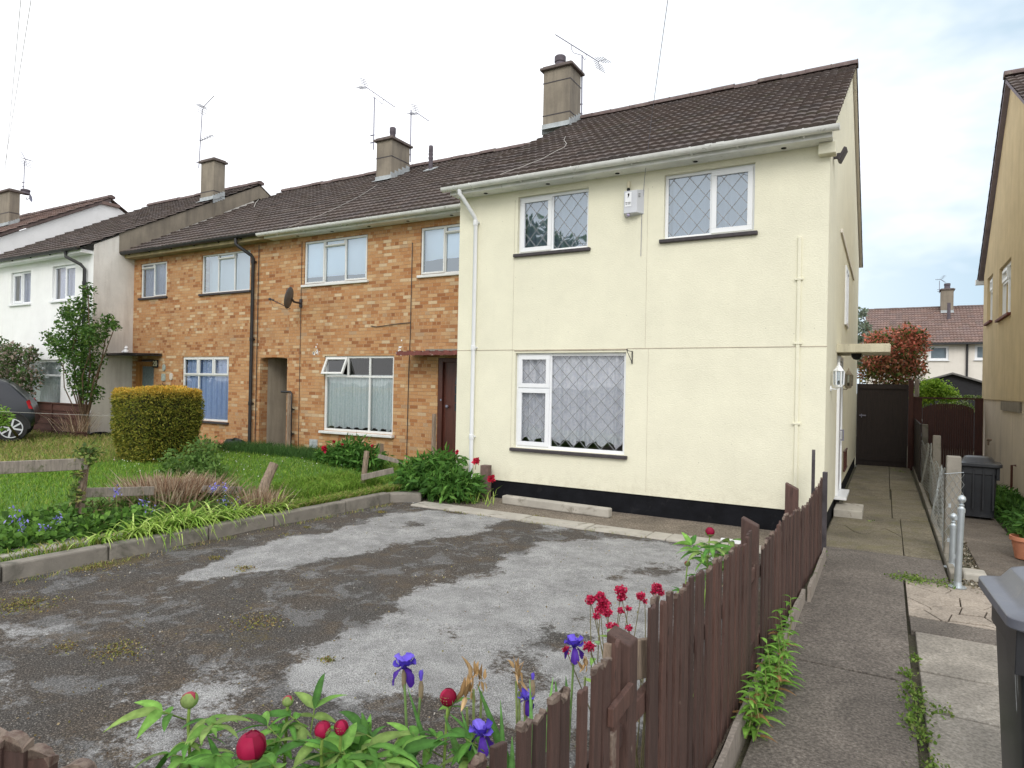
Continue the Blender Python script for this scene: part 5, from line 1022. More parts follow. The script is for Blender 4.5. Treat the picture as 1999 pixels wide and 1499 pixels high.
for k_, (px, py) in enumerate(((28, 1004), (43, 1022), (87, 1032), (115, 1012), (227, 961), (282, 980), (300, 998), (416, 952), (437, 950), (437, 978), (467, 981), (541, 976), (457, 990))):
    c = atx(px, py, -7.35-.02*(k_ % 4)); t = thing('bluebell', 'blue violet bluebell flower head standing among the leaves behind the kerb', 'flower', (c[0], c[1], -1.7), 'bluebells behind the kerb')
    m = MB(); m.tube([(c[0], c[1], -1.7), (c[0]+.01, c[1], c[2]-.05), c], .003, 4, (.14, .25, .05)); m.build('stem', M_STEM, t)
    n = 34 if k_ in (4, 10, 7) else 20; pts = c+RNG.normal(size=(n, 3))*np.array((.026, .026, .032)); V, F, C = leaf_cloud(pts, .034, np.array([(.20, .19, .62), (.30, .28, .75), (.15, .13, .48), (.42, .40, .80)]), droop=.6, aspect=.5); bulk('flower_head', V, F, C, M_PETAL, t)
# red peony flowers on the bushes
for px, py, Y in ((930, 899, 8.3), (958, 934, 8.15), (892, 882, 8.6), (633, 876, 8.75), (652, 862, 8.9), (668, 868, 8.9), (726, 870, 9.0)):
    c = aty(px, py, Y); big = py in (899, 934, 876); t = thing('peony_flower', 'crimson peony bloom on the corner bush' if px > 800 else 'crimson peony bloom on the smaller bush by the brick wall', 'flower', (c[0], c[1], c[2]-.12), 'crimson blooms on the corner bush' if px > 800 else 'crimson blooms on the brick wall bush')
    n = 60; r = .034 if big else .018; pts = c+unit(RNG.normal(size=(n, 3)))*r*RNG.uniform(.4, 1, (n, 1)); V, F, C = leaf_cloud(pts, r*1.5, np.array([(.50, .012, .04), (.36, .008, .03), (.60, .03, .08)]), aspect=.9); bulk('bloom', V, F, C, M_PETAL, t)
    m = MB(); m.tube([c-np.array((0, 0, .01)), c+np.array((-.03, .02, -.14))], .004, 5, (.16, .14, .05)); m.build('stem', M_STEM, t)
# ================================================================== FOREGROUND FENCE
FX = lambda y: -.79+.024*y
def fz(px, py):
    d = ray(px, py); t = -.79/(d[0]-.024*d[1]); return d*t
fn = thing('picket_fence', 'brown painted picket fence with worn tops running back between the drive and the side path', 'fence', (FX(4.5), 4.5, GZ))
UPX = np.array((0, 0, 1.0))
def picket(par, c, along, zb, zt, w, th=.02, lean=0.0, lean2=0.0, chip=0.0, top='flat'):
    """one upright board; its top is sawn flat, sloped or worn ragged"""
    along = np.array(along, float); along /= np.linalg.norm(along); nrm = np.array((along[1], -along[0], 0)); m = MB(); n = 6
    tops = []
    for i in range(n):
        s = -w/2+w*i/(n-1)
        d = {'flat': random.uniform(-.002, .002), 'slope': -.35*(s+w/2)*chip, 'ragged': random.uniform(-.012, .002)*(1+chip*2), 'round': -.5*w*(1-math.cos(math.asin(min(1, abs(s)/(w/2)*.98))))}[top]
        tops.append((s, zt+d))
    prof = [(-w/2, zb), (w/2, zb)]+tops[::-1]; c = np.array(c, float)
    V = []; C = []
    for sd in (-th/2, th/2):
        for s, z in prof:
            p = c+along*(s+lean*(z-zb))+nrm*(sd+lean2*(z-zb)); V.append((p[0], p[1], z)); C.append((1, 1, 1) if z > zt-.03 else (0, 0, 0))
    # a second row a little under the top so the worn colour fades out
    k = len(prof); F = [tuple(range(k))[::-1], tuple(range(k, 2*k))]+[(i, (i+1) % k, k+(i+1) % k, k+i) for i in range(k)]
    # bright worn rim: separate shallow band
    m.add(V, F, [(0, 0, 0)]*len(V)); zc = zt-.016
    o = m.build('picket', M_FENCE, par, bevel=.003)
    if random.random() < .45 and top != 'round': return o
    cap = MB(); V2 = []
    for sd in (-th/2-.0008, th/2+.0008):
        for s, z in [(-w/2-.0006, zc+random.uniform(-.008, .006)), (0, zc+random.uniform(-.01, .02)), (w/2+.0006, zc+random.uniform(-.008, .006))]+[(s*1.01, z+.0008) for s, z in tops[::-1]]:
            p = c+along*(s+lean*(z-zb))+nrm*(sd+lean2*(z-zb)); V2.append((p[0], p[1], z))
    k = len(V2)//2; cap.add(V2, [tuple(range(k))[::-1], tuple(range(k, 2*k))]+[(i, (i+1) % k, k+(i+1) % k, k+i) for i in range(k)], (1, 1, 1)); cap.build('worn_top', M_FENCE, o)
    return o
def topz(y):
    return np.interp(y, [.8, 1.2, 1.5, 1.85, 2.0, 2.29, 2.45, 3.3, 3.9, 4.25, 4.5, 4.8, 5.35, 6.0, 6.7, 7.3, 7.9], [-.84, -.81, -.81, -.85, -.82, -.79, -.80, -.84, -.86, -.86, -1.0, -.99, -.95, -1.0, -1.05, -1.0, -.93])
y = .72; kk = 0
while y < 7.95:
    gap = (2.02 < y < 2.30) or (4.22 < y < 4.50)
    if not gap:
        w = random.uniform(.049, .059); far = y > 4.4
        picket(fn, (FX(y)+.0+random.uniform(-.004, .004), y, 0), (.024, 1, 0), GZ+.06, topz(y)+random.uniform(-.018, .016), w, .015, random.uniform(-.012, .012), random.uniform(-.01, .01), random.random(), random.choice(['flat', 'ragged', 'ragged', 'slope']) if not far else 'ragged')
        y += w+random.uniform(.018, .032)*(1.0 if y > 2.2 else 1.25)
    else: y += .06
def post(par, x, y, w, d, zt, cut=.05, mat=None, ang=0.0, name='post', col=(0, 0, 0)):
    m = MB(); ca, sa = math.cos(ang), math.sin(ang); P_ = lambda a, b: (x+a*ca-b*sa, y+a*sa+b*ca)
    V = [(*P_(-w/2, -d/2), GZ-.1), (*P_(w/2, -d/2), GZ-.1), (*P_(w/2, d/2), GZ-.1), (*P_(-w/2, d/2), GZ-.1), (*P_(-w/2, -d/2), zt), (*P_(w/2, -d/2), zt-cut), (*P_(w/2, d/2), zt-cut), (*P_(-w/2, d/2), zt)]
    m.add(V, [(0, 3, 2, 1), (4, 5, 6, 7), (0, 1, 5, 4), (1, 2, 6, 5), (2, 3, 7, 6), (3, 0, 4, 7)], col); return m.build(name, mat or M_FENCE, par, bevel=.006)
p_ = fz(1215, 1228); post(fn, FX(2.15)-.035, 2.15, .085, .085, -.832, .03)
post(fn, FX(4.36)-.05, 4.36, .10, .075, -.805, .045); post(fn, FX(6.1)-.05, 6.1, .10, .09, -.79, .05); post(fn, FX(8.12)+.01, 8.14, .05, .06, -.90, .0, M_SILL)
for z in (-1.16, -1.62):
    for a, b in ((.72, 2.12), (2.18, 4.33), (4.40, 6.06), (6.14, 8.1)): m = MB(); m.obox(((FX(a)+FX(b))/2-.028, (a+b)/2, z+random.uniform(-.015, .015)), (0, 0, 1), (.024, 1, 0), (1, 0, 0), .038, (b-a)/2, .016, (0, 0, 0)); m.build('rail', M_FENCE, fn, bevel=.004)
m = MB(); m.obox((FX(2.3)-.05, 2.27, -.98), (0, .15, 1), (.1, 1, -.25), (1, 0, 0), .07, .20, .014, (1, 1, 1)); m.build('broken_board', M_OLDPOST, fn, bevel=.004)
m = MB(); m.obox((FX(2.1)+.012, 2.02, -1.02), (0, 0, 1), (.02, 1, .08), (1, 0, 0), .030, .09, .010, (0, 0, 0)); m.obox((FX(1.95)+.0, 1.99, -1.28), (0, 0, 1), (0, 1, 0), (1, 0, 0), .18, .02, .008, (1, 1, 1)); m.build('loose_board', M_FENCE, fn, bevel=.003)
gb = MB()
for a, b in ((1.2, 2.8), (2.8, 4.5), (4.5, 6.3), (6.3, 8.0)):
    n = 7; pts = [(a+.01, GZ-.08), (b-.01, GZ-.08)]+[(b-.01-(b-a-.02)*i/n, GZ+.13+random.uniform(-.02, .02)) for i in range(n+1)]
    x = FX((a+b)/2)+.055; gb.prism(pts, 'x', x-.014, x+.014)
gb.build('gravel_board', M_TIMBER, fn)
# pale board at the wall end and the dark round topped gate leaf seen on edge
ig = thing('side_gate', 'narrow dark gate leaf with a rounded top standing open against the cream wall', 'gate', (-.85, 8.6, GZ))
c0, c1 = ray(1588, 900), None; y0g, y1g = 8.35, 9.05; zt_ = float(fz(1588, 884)[2]); m = MB()
pts = [(y0g, GZ+.05), (y1g, GZ+.05)]+[(y1g-(y1g-y0g)*i/8, -.78+.16*math.sin(math.pi*i/8)) for i in range(9)]
g_ = aty(1588, 900, 8.45); dg_ = np.array((g_[0], g_[1], 0)); dg_ /= np.linalg.norm(dg_); ng_ = np.array((dg_[1], -dg_[0], 0)); V = []; pts = [(0, GZ+.05), (.42, GZ+.05)]+[(.42-.42*i/8, -.80+.10*math.sin(math.pi*i/8)) for i in range(9)]
for sd in (-.019, .019):
    for q, z in pts: p = np.array((g_[0], g_[1], 0))+dg_*q+ng_*sd; V.append((p[0], p[1], z))
k = len(pts); m.add(V, [tuple(range(k))[::-1], tuple(range(k, 2*k))]+[(i, (i+1) % k, k+(i+1) % k, k+i) for i in range(k)]); m.build('board', M_SILL, ig, bevel=.004)
# front fence along the pavement, only its first worn tops reach the view
ff = thing('picket_fence', 'front picket fence whose worn rounded brown tops show in the bottom left corner', 'fence', (-1.9, .68, GZ))
dirf = np.array((1, .38, 0)); dirf = dirf/np.linalg.norm(dirf)
for (px, py, D, w) in ((-40, 1420, 1.5, .09), (18, 1430, 1.5, .085), (82, 1458, 1.5, .092), (140, 1484, 1.5, .085)):
    c = atd(px, py, D); picket(ff, (c[0], c[1], 0), dirf, GZ+.06, c[2], w, .026, random.uniform(-.03, .03), 0, .5, 'round')
for k in range(9):
    c = atd(215+k*66, 1500, 1.5); picket(ff, (c[0], c[1]-.05, 0), dirf, GZ+.06, -.95+random.uniform(-.01, .01), .085, .02, 0, 0, .5, 'ragged')
m = MB(); a_ = atd(-60, 1450, 1.5); b_ = np.array((-.8, 1.02, 0)); a_[2] = -1.2; b_[2] = -1.2; m.obox((a_+b_)/2+np.array((.02, .06, 0)), (0, 0, 1), b_-a_, np.cross((0, 0, 1), b_-a_), .04, np.linalg.norm(b_-a_)/2, .016, (0, 0, 0)); m.build('rail', M_FENCE, ff)

# old ranch style fence of the left lawn
def plank(m, p, q, h, th, col=None):
    p, q = np.array(p, float), np.array(q, float); d = q-p; L_ = np.linalg.norm(d); m.obox((p+q)/2, d, np.cross(d, (0, 0, 1)), np.cross(np.cross(d, (0, 0, 1)), d), L_/2, th/2, h/2, col)
rf = thing('rail_fence', 'weathered grey rail fence leaning over the lawn, its post wrapped in ivy', 'fence', tuple(atx(158, 985, -8.0)))
pa, pb = atx(155, 985, -8.0), atx(170, 885, -8.0); m = MB(); m.tube([pa-np.array((0, 0, .1)), pa+(pb-pa)*.5, pb], [.055, .05, .045], 6); m.build('post', M_OLDPOST, rf)
m = MB(); q1 = atx(-60, 916, -8.0); q2 = atx(172, 905, -7.93); plank(m, q1, q2, .13, .035); m.build('rail', M_TIMBER, rf, bevel=.006)
m = MB(); q1 = atx(160, 962, -8.0); q2 = atx(300, 958, -8.0); plank(m, q1, q2, .11, .03); m.build('rail', M_TIMBER, rf, bevel=.006); m = MB(); q1 = atx(395, 955, -7.9); q2 = atx(470, 957, -7.9); plank(m, q1, q2, .10, .03); m.build('rail', M_TIMBER, rf, bevel=.006)
iv = [(*atx(163, 892, -7.95), .13), (*atx(178, 880, -7.9), .09), (*atx(150, 925, -7.95), .06), (*atx(146, 950, -7.95), .06), (*atx(150, 970, -7.95), .09)]; shrub('ivy', 'ivy climbing the leaning post of the grey rail fence', 'ivy', tuple(atx(150, 990, -7.95)), iv, 330, .06, [(.12, .20, .05), (.30, .30, .10), (.07, .12, .03), (.25, .36, .09)])
st = thing('fence_post', 'split old post stump leaning right over the lawn behind the kerb', 'post', tuple(atx(505, 975, -7.6))); a_ = atx(500, 985, -7.6); b_ = atx(535, 905, -7.6); m = MB(); m.tube([a_-np.array((0, 0, .1)), a_+(b_-a_)*.5+np.array((.0, 0, .01)), b_], [.075, .07, .065], 9); m.build('shaft', M_OLDPOST, st); m = MB(); m.lathe([(.03, 0), (.028, .004)], b_+(b_-a_)/np.linalg.norm(b_-a_)*.001, b_-a_, 10); m.build('rot_hole', M_DARK, st)
bf = thing('broken_fence', 'broken grey fence post with a split rail hanging down beside the peony bush', 'fence', tuple(atx(708, 935, -7.3)))
a_ = atx(708, 935, -7.3); b_ = atx(716, 880, -7.3); m = MB(); m.tube([a_-np.array((0, 0, .15)), b_], [.045, .042], 6); m.build('post', M_OLDPOST, bf)
m = MB(); plank(m, atx(706, 932, -7.25), atx(768, 918, -7.0), .09, .03); m.build('rail', M_TIMBER, bf, bevel=.005); m = MB(); plank(m, atx(738, 890, -7.5), atx(786, 903, -7.2), .07, .03); m.build('rail', M_TIMBER, bf, bevel=.005)
for (px, py, py2, Y, w, lab) in ((563, 868, 768, 9.9, .045, 'slim dark weathered post beside the passage opening'), (846, 885, 808, 9.4, .045, 'thin grey stake leaning by the brown front door'), (742, 880, 866, 9.6, .08, 'short brown stump against the brick wall')):
    a_ = aty(px, py, Y); b_ = aty(px+(2 if w < .05 else 0), py2, Y); m = MB(); m.tube([a_-np.array((0, 0, .2)), b_], [w, w*.9], 5); m.build('post', M_OLDPOST, loc=tuple(a_), label=lab, cat='post')
fp = thing('board_fence', 'low red brown overlap fence panel between the dark car and the white house', 'fence', tuple(aty(118, 842, 8.75))); xa, xb = aty(40, 800, 8.75)[0], aty(173, 800, 8.75)[0]; zt_, zb_ = aty(110, 788, 8.75)[2], -1.55
for k in range(5):
    z1 = zt_-(zt_-zb_)*k/5; z0 = zt_-(zt_-zb_)*(k+1)/5; m = MB(); m.add([(xa, 8.74, z0), (xb, 8.74, z0), (xb, 8.76, z1), (xa, 8.76, z1), (xa, 8.725, z0), (xb, 8.725, z0), (xb, 8.75, z1), (xa, 8.75, z1)], [(4, 5, 6, 7), (0, 1, 5, 4), (3, 2, 6, 7)]); m.build('board', M_PANEL, fp)
m = MB(); m.box(xa, xb, 8.715, 8.77, zt_, zt_+.03); m.box((xa+xb)/2-.02, (xa+xb)/2+.02, 8.715, 8.73, zb_, zt_); m.build('frame', M_PANEL, fp)
m = MB(); m.tube([atx(-30, 802, -9.5), atx(110, 808, -9.5), atx(222, 812, -9.5)], .0022, 4); m.build('garden_line', M_WIRE, loc=tuple(atx(0, 803, -9.5)), label='thin white line strung across the lawn in front of the car', cat='line')

# ------------------------------------------------------------------ gates at the end of the alley
def board_run(m, x0, x1, y, zb, ztf, w=.10, th=.02):
    x = x0
    while x < x1-.01:
        b = min(x+w, x1); zt = ztf((x+b)/2); m.box(x+.002, b-.002, y, y+th, zb, zt); x = b
tg = thing('alley_gate', 'tall dark brown boarded gate closing the alley beside the cream house', 'gate', (-.05, 19, GZ))
m = MB(); board_run(m, -.665, .465, 19.0, GZ-.02, lambda x: .22, .115); m.build('boards', M_GATE, tg)
m = MB(); m.box(-.60, .42, 18.97, 19.0, .10, .22); m.build('rail', M_GATE, tg); m = MB(); m.box(-.66, .46, 19.021, 19.03, GZ-.02, .20); m.build('backing', M_GATE, tg); m = MB(); m.box(-.60, .42, 18.975, 19.0, -1.72, -1.60); m.build('rail', M_GATE, tg); m = MB(); m.box(-.60, -.45, 18.955, 18.97, -.60, -.57); m.box(-.56, -.54, 18.955, 18.97, -.64, -.55); m.build('bolt', M_ALU, tg)
m = MB(); m.box(.47, .58, 18.95, 19.06, GZ-.05, .33); m.build('gate_post', M_GATE2, loc=(.52, 19, GZ), bevel=.01, label='brown gate post between the tall dark gate and the maroon gate', cat='post')
m = MB(); m.box(.60, .70, 19.1, 19.2, GZ, .36); m.build('gate_post', M_TIMBER, loc=(.65, 19.1, GZ), bevel=.01, label='grey timber post with a capped top behind the brown gate post', cat='post')
ag = thing('arched_gate', 'maroon boarded gate with an arched top under a cross beam', 'gate', (1.3, 19, GZ)); Yg = 19.05
gx0, gx1 = float(aty(1801, 800, Yg)[0]), float(aty(1902, 800, Yg)[0]); zc_, ze_ = float(aty(1850, 788, Yg)[2]), float(aty(1900, 802, Yg)[2])
m = MB(); board_run(m, gx0, gx1, Yg, GZ+.05, lambda x: ze_+(zc_-ze_)*math.sqrt(max(0, 1-((x-(gx0+gx1)/2)/((gx1-gx0)/2))**2)), .045); m.build('boards', M_GATE2, ag)
m = MB(); zb1 = float(aty(1850, 776, Yg)[2]); m.box(.58, 1.99, Yg-.02, Yg+.05, zb1-.04, zb1); m.build('beam', M_GATE2, ag); m = MB(); m.box(.58, gx0-.01, Yg, Yg+.02, GZ+.02, zb1-.04); m.build('side_panel', M_GATE2, ag); m = MB(); m.box(gx1+.01, 1.99, Yg, Yg+.02, GZ+.02, zb1-.04); m.build('side_panel', M_GATE2, ag)
dp_ = thing('board_fence', 'dark boarded fence panel beside the chain link at the alley end', 'fence', (.6, 18, GZ)); m = MB(); yy = 15.6
while yy < 18.9: m.box(.60, .62, yy, yy+.135, GZ, -.62); yy += .14
m.build('boards', M_GATE, dp_)
sh = thing('garden_shed', 'black garden shed with a shallow gabled roof behind the maroon gate', 'shed', (float(aty(1870, 770, 27)[0]), 27, GZ)); ap = aty(1859, 727, 27); le = aty(1828, 742, 27); re_ = aty(1925, 757, 27)
hx0, hx1 = ap[0]-1.35, ap[0]+1.35; hz = ap[2]-.44
m = MB(); m.prism([(hx0, GZ), (hx1, GZ), (hx1, hz), (ap[0], ap[2]-.05), (hx0, hz)], 'y', 27, 29.5); m.build('walls', plain('black_boards', (.018, .018, .022), .75, .3, 6, .3, 30, stretch=(1, 1, 9)), sh)
m = MB()
for s in (-1, 1): m.add([(ap[0], 26.85, ap[2]), (ap[0]+s*1.5, 26.85, ap[2]-.5), (ap[0]+s*1.5, 29.6, ap[2]-.5), (ap[0], 29.6, ap[2]), (ap[0], 26.85, ap[2]-.06), (ap[0]+s*1.5, 26.85, ap[2]-.56), (ap[0]+s*1.5, 29.6, ap[2]-.56), (ap[0], 29.6, ap[2]-.06)], [(0, 1, 2, 3), (4, 5, 6, 7), (0, 1, 5, 4), (1, 2, 6, 5)])
m.build('roof', plain('grey_felt', (.16, .155, .15), .9, .2, 10, .3, 60), sh)

# chain link fence on concrete posts between the two side paths
cl = thing('chain_link_fence', 'sagging chain link fence on three old concrete posts along the alley', 'fence', (.68, 12, GZ))
CP = []
for (px, pyt, Y, w) in ((1862, 890, 8.95, .16), (1829, 850, 13.4, .135), (1806, 828, 17.2, .13)):
    a_ = aty(px, pyt, Y); CP.append((a_[0], Y, a_[2])); m = MB(); h = w/2
    m.add([(a_[0]-h, Y-h, GZ-.1), (a_[0]+h, Y-h, GZ-.1), (a_[0]+h, Y+h, GZ-.1), (a_[0]-h, Y+h, GZ-.1), (a_[0]-h*.85, Y-h*.8, a_[2]), (a_[0]+h*.85, Y-h*.8, a_[2]), (a_[0]+h*.85, Y+h*.8, a_[2]), (a_[0]-h*.85, Y+h*.8, a_[2])], [(4, 5, 6, 7), (0, 1, 5, 4), (1, 2, 6, 5), (2, 3, 7, 6), (3, 0, 4, 7)]); m.build('post', M_CONC, cl, bevel=.012)
m = MB()
def linkspan(A, B, nrows=15, cell=.07):
    L_ = math.hypot(B[0]-A[0], B[1]-A[1]); nc = int(L_/cell); 
    def pt(i, j): t = i/nc; sag = .16*math.sin(math.pi*t)+.03*math.sin(i*.7); zt = (A[2]*(1-t)+B[2]*t)-.14-sag; z = GZ+.02+(zt-GZ-.02)*j/nrows; return np.array((A[0]*(1-t)+B[0]*t-.085+.05*math.sin(t*9+j*.3)*math.sin(math.pi*t), A[1]*(1-t)+B[1]*t, z))
    for i in range(nc):
        for j in range(nrows):
            if (i+j) % 2: a, b = pt(i, j), pt(i+1, j+1)
            else: a, b = pt(i+1, j), pt(i, j+1)
            m.tube([a, b], .0022, 3, cap=False)
    m.tube([pt(i, nrows) for i in range(nc+1)], .003, 4)
linkspan(CP[0], CP[1]); linkspan(CP[1], CP[2])
A_ = CP[0]
for i in range(5):      # wire wrapped over the face of the nearest post
    for j in range(13):
        z = A_[2]-.22-j*.06; x = A_[0]-.08+i*.035; s = 1 if (i+j) % 2 else -1; m.tube([(x, A_[1]-.085, z+.03*s), (x+.035, A_[1]-.085, z-.03*s)], .002, 3, cap=False)
m.tube([(A_[0]-.09, A_[1]-.09, A_[2]-.2), (A_[0]+.09, A_[1]-.09, A_[2]-.17)], .0035, 4)
m.build('wire_mesh', M_GALV, cl)
m = MB(); m.tube([atd(1777, 746, 18), atd(1790, 790, 17.6), atd(1803, 828, 17.2)], .008, 4); m.build('pale_cord', M_WIRE, loc=tuple(atd(1803, 828, 17.2)), label='pale cord slung from the gate post down to the furthest concrete post', cat='cord')

def gatepost(px, pyt, px2, pyb, Y, lab):
    b = atz(px2, pyb, GZ); t_ = aty(px, pyt, b[1]); t = thing('gate_post', lab, 'post', tuple(b), 'galvanised gate posts'); ax = t_-b; L_ = np.linalg.norm(ax); ax /= L_
    m = MB(); m.tube([b, b+ax*(L_-.15)], .030, 16); m.build('shaft', M_GALV, t, smooth=True)
    m = MB(); m.lathe([(.034, 0), (.034, .035), (.026, .04), (.020, .055), (.024, .06), (.024, .072), (.014, .08), (.018, .088), (.032, .105), (.036, .125), (.030, .148), (.014, .162), (.001, .166)], b+ax*(L_-.166), ax, 18); m.build('ball_cap', M_GALV, t, smooth=True)
    m = MB(); m.lathe([(.075, 0), (.075, .008), (.04, .012), (.034, .05)], b, (0, 0, 1), 18); m.build('base_plate', M_GALV, t)
    for z in (.3, .68):
        m = MB(); q = b+ax*z*.97; m.box(q[0]-.05, q[0]-.028, q[1]-.01, q[1]+.01, q[2]-.02, q[2]+.02); m.build('hinge_lug', M_GALV, t)
gatepost(1878, 966, 1869, 1146, 7.5, 'taller nearer galvanised gate post with a ball cap'); gatepost(1862, 1001, 1858, 1108, 8.1, 'shorter looking galvanised gate post just behind the nearer one')

# ------------------------------------------------------------------ bins
def wheelie(name_label, x, y, w, d, h, rot, mat, lidmat, handle=True, lid_over=.035, sticker=False):
    t = thing('wheelie_bin', name_label, 'bin', (x, y, GZ)); ca, sa = math.cos(rot), math.sin(rot)
    T = lambda a, b, z: (x+a*ca-b*sa, y+a*sa+b*ca, GZ+z)
    def ring(a0, a1, b0, b1, z, r=.03, n=4):
        P_ = []
        for (cx_, cy_, s) in ((a1-r, b1-r, 0), (a0+r, b1-r, 90), (a0+r, b0+r, 180), (a1-r, b0+r, 270)):
            for k in range(n+1): w_ = rad(s+90*k/n); P_.append((cx_+r*math.cos(w_), cy_+r*math.sin(w_), z))
        return P_
    def loft(m, rings, cap=True):
        k = len(rings[0]); V = [T(*p) for r in rings for p in r]; F = []
        for i in range(len(rings)-1):
            for j in range(k): F.append((i*k+j, i*k+(j+1) % k, (i+1)*k+(j+1) % k, (i+1)*k+j))
        if cap: F.append(tuple(range(k))[::-1]); F.append(tuple(range((len(rings)-1)*k, len(rings)*k)))
        m.add(V, F)
    hb = h*.91; m = MB(); loft(m, [ring(-w*.40, w*.40, -d*.34, d*.36, .03, .05), ring(-w*.40, w*.40, -d*.34, d*.36, .10, .05), ring(-w*.45, w*.45, -d*.43, d*.42, hb*.80, .05), ring(-w*.45, w*.45, -d*.43, d*.42, hb*.80+.01, .05), ring(-w*.475, w*.475, -d*.46, d*.45, hb*.82, .05), ring(-w*.475, w*.475, -d*.46, d*.45, hb-.05, .05), ring(-w*.5, w*.5, -d*.5, d*.47, hb-.045, .05), ring(-w*.5, w*.5, -d*.5, d*.47, hb, .05)])
    m.build('body', mat, t, smooth=True, bevel=.003)
    m = MB()
    for a in (-w*.36, -w*.12, w*.12, w*.36): loft(m, [[(a-.012, -d*.455, .15), (a+.012, -d*.455, .15), (a+.012, -d*.40, .15), (a-.012, -d*.40, .15)], [(a-.012, -d*.475, hb-.06), (a+.012, -d*.475, hb-.06), (a+.012, -d*.42, hb-.06), (a-.012, -d*.42, hb-.06)]])
    for s in (-1, 1): loft(m, [[(s*w*.47-.02, -d*.47, hb-.22), (s*w*.47+.02, -d*.47, hb-.22), (s*w*.47+.02, -d*.25, hb-.22), (s*w*.47-.02, -d*.25, hb-.22)], [(s*w*.47-.02, -d*.5, hb-.04), (s*w*.47+.02, -d*.5, hb-.04), (s*w*.47+.02, -d*.2, hb-.04), (s*w*.47-.02, -d*.2, hb-.04)]])
    m.build('rib', mat, t, bevel=.003)
    o = lid_over; m = MB(); A0, A1, B0, B1 = -w*.5-o, w*.5+o, -d*.5-o*1.3, d*.47+.02
    loft(m, [ring(A0+.01, A1-.01, B0+.01, B1, hb-.035, .06), ring(A0, A1, B0, B1, hb-.03, .06), ring(A0, A1, B0, B1, hb+.012, .06), ring(A0+.05, A1-.05, B0+.06, B1-.01, hb+.018, .06), ring(A0+.075, A1-.075, B0+.10, B1-.03, hb+.030, .07), ring(A0+.11, A1-.11, B0+.15, B1-.06, hb+.085, .07), ring(A0+.15, A1-.15, B0+.20, B1-.08, hb+.097, .06)]); m.build('lid', lidmat, t, smooth=True, bevel=.004)
    m = MB(); m.tube([T(-w*.42, d*.47, hb-.02), T(-w*.42, d*.56, hb-.03), T(w*.42, d*.56, hb-.03), T(w*.42, d*.47, hb-.02)], .014, 8); m.build('handle', mat, t, smooth=True)
    for s in (-1, 1):
        c = np.array(T(s*w*.28, d*.42, .10)); axv = np.array((ca*s, sa*s, 0)); m = MB(); m.lathe([(.03, -.028), (.095, -.028), (.10, -.02), (.10, .02), (.095, .028), (.03, .028)], c, axv, 20); m.build('wheel', M_RUBBER, t, smooth=True)
    if sticker:
        m = MB()
        for (a0, a1, z0, z1, dx) in ((.0, .012, hb-.33, hb-.12, 0), (.018, .034, hb-.40, hb-.14, 0), (.036, .042, hb-.30, hb-.16, 0)):
            m.add([T(-w*.455-.0035-.02*(z0 < 0), -d*.38+a0, z0), T(-w*.455-.0035, -d*.38+a1, z0+.02), T(-w*.475-.0035, -d*.38+a1, z1), T(-w*.475-.0035, -d*.38+a0, z1-.02)], [(0, 1, 2, 3)])
        m.build('paint_mark', M_FLASH, t)
    return t
wheelie('large grey black wheelie bin nearest the viewer, cut off by the right edge', .72, 3.55, .56, .66, 1.07, rad(3), M_BINPL, M_BINLID, sticker=True)
c = aty(1908, 985, 11.9); wheelie('black bin standing behind the concrete post by the ochre wall', c[0]+.02, 12.1, .50, .50, .90, rad(-4), M_BINPL, M_BINPL)

# ------------------------------------------------------------------ things on the cream house
x0, x1 = float(aty(1217, 400, 9.12)[0]), float(aty(1251, 400, 9.12)[0]); zt_, zb_ = float(aty(1235, 371, 9.12)[2]), float(aty(1235, 421, 9.12)[2]); ab = thing('alarm_box', 'pale alarm box with a warning sticker and round sensor high on the cream wall', 'alarm box', ((x0+x1)/2, 9.2, zb_))
M_BOX = plain('grey_white_plastic', (.56, .58, .62), .45, .06, 5, 0); xm = x0+(x1-x0)*.52; m = MB(); hx = (x1-x0)
m.add([(x0, 9.2, zb_), (x1+.02, 9.2, zb_+.03), (x1+.02, 9.2, zt_+.01), (x0, 9.2, zt_), (x0+.02, 9.08, zb_+.035), (x1-.05, 9.08, zb_+.035), (x1-.05, 9.09, zt_-.01), (x0+.02, 9.09, zt_-.01)], [(4, 5, 6, 7), (0, 1, 5, 4), (1, 2, 6, 5), (2, 3, 7, 6), (3, 0, 4, 7)]); m.build('case', M_BOX, ab, bevel=.006)
m = MB(); m.add([(x0+.04, 9.0775, zb_+.13), (x0+.135, 9.0775, zb_+.13), (x0+.135, 9.086, zt_-.035), (x0+.04, 9.086, zt_-.035)], [(0, 1, 2, 3)]); m.build('sticker', M_UPVC, ab)
m = MB(); zc_ = zt_-.075
m.add([(x0+.085, 9.080, zc_+.025), (x0+.105, 9.080, zc_+.018), (x0+.100, 9.0795, zc_-.01), (x0+.080, 9.0785, zc_-.045), (x0+.083, 9.0790, zc_-.01), (x0+.076, 9.080, zc_+.012)], [(0, 1, 2, 3, 4, 5)])
for k, (a, b) in enumerate(((.045, .078), (.086, .128), (.05, .072), (.082, .124))): z = zb_+.185-.022*(k//2); m.box(x0+a, x0+b, 9.0745, 9.0755, z, z+.007)
for k in range(3): m.box(x1-.045, x1-.005, 9.110+k*.0, 9.1115, zt_-.07-k*.022, zt_-.064-k*.022)
m.build('sticker_mark', M_DARK, ab)
m = MB(); m.lathe([(.026, 0), (.024, .012), (.015, .022), (.002, .026)], (x0+.085, 9.10, zb_+.012), (0, -.55, -.85), 16); m.build('sensor', plain('lilac_dome', (.40, .36, .52), .25, .1, 4, 0), ab, smooth=True)
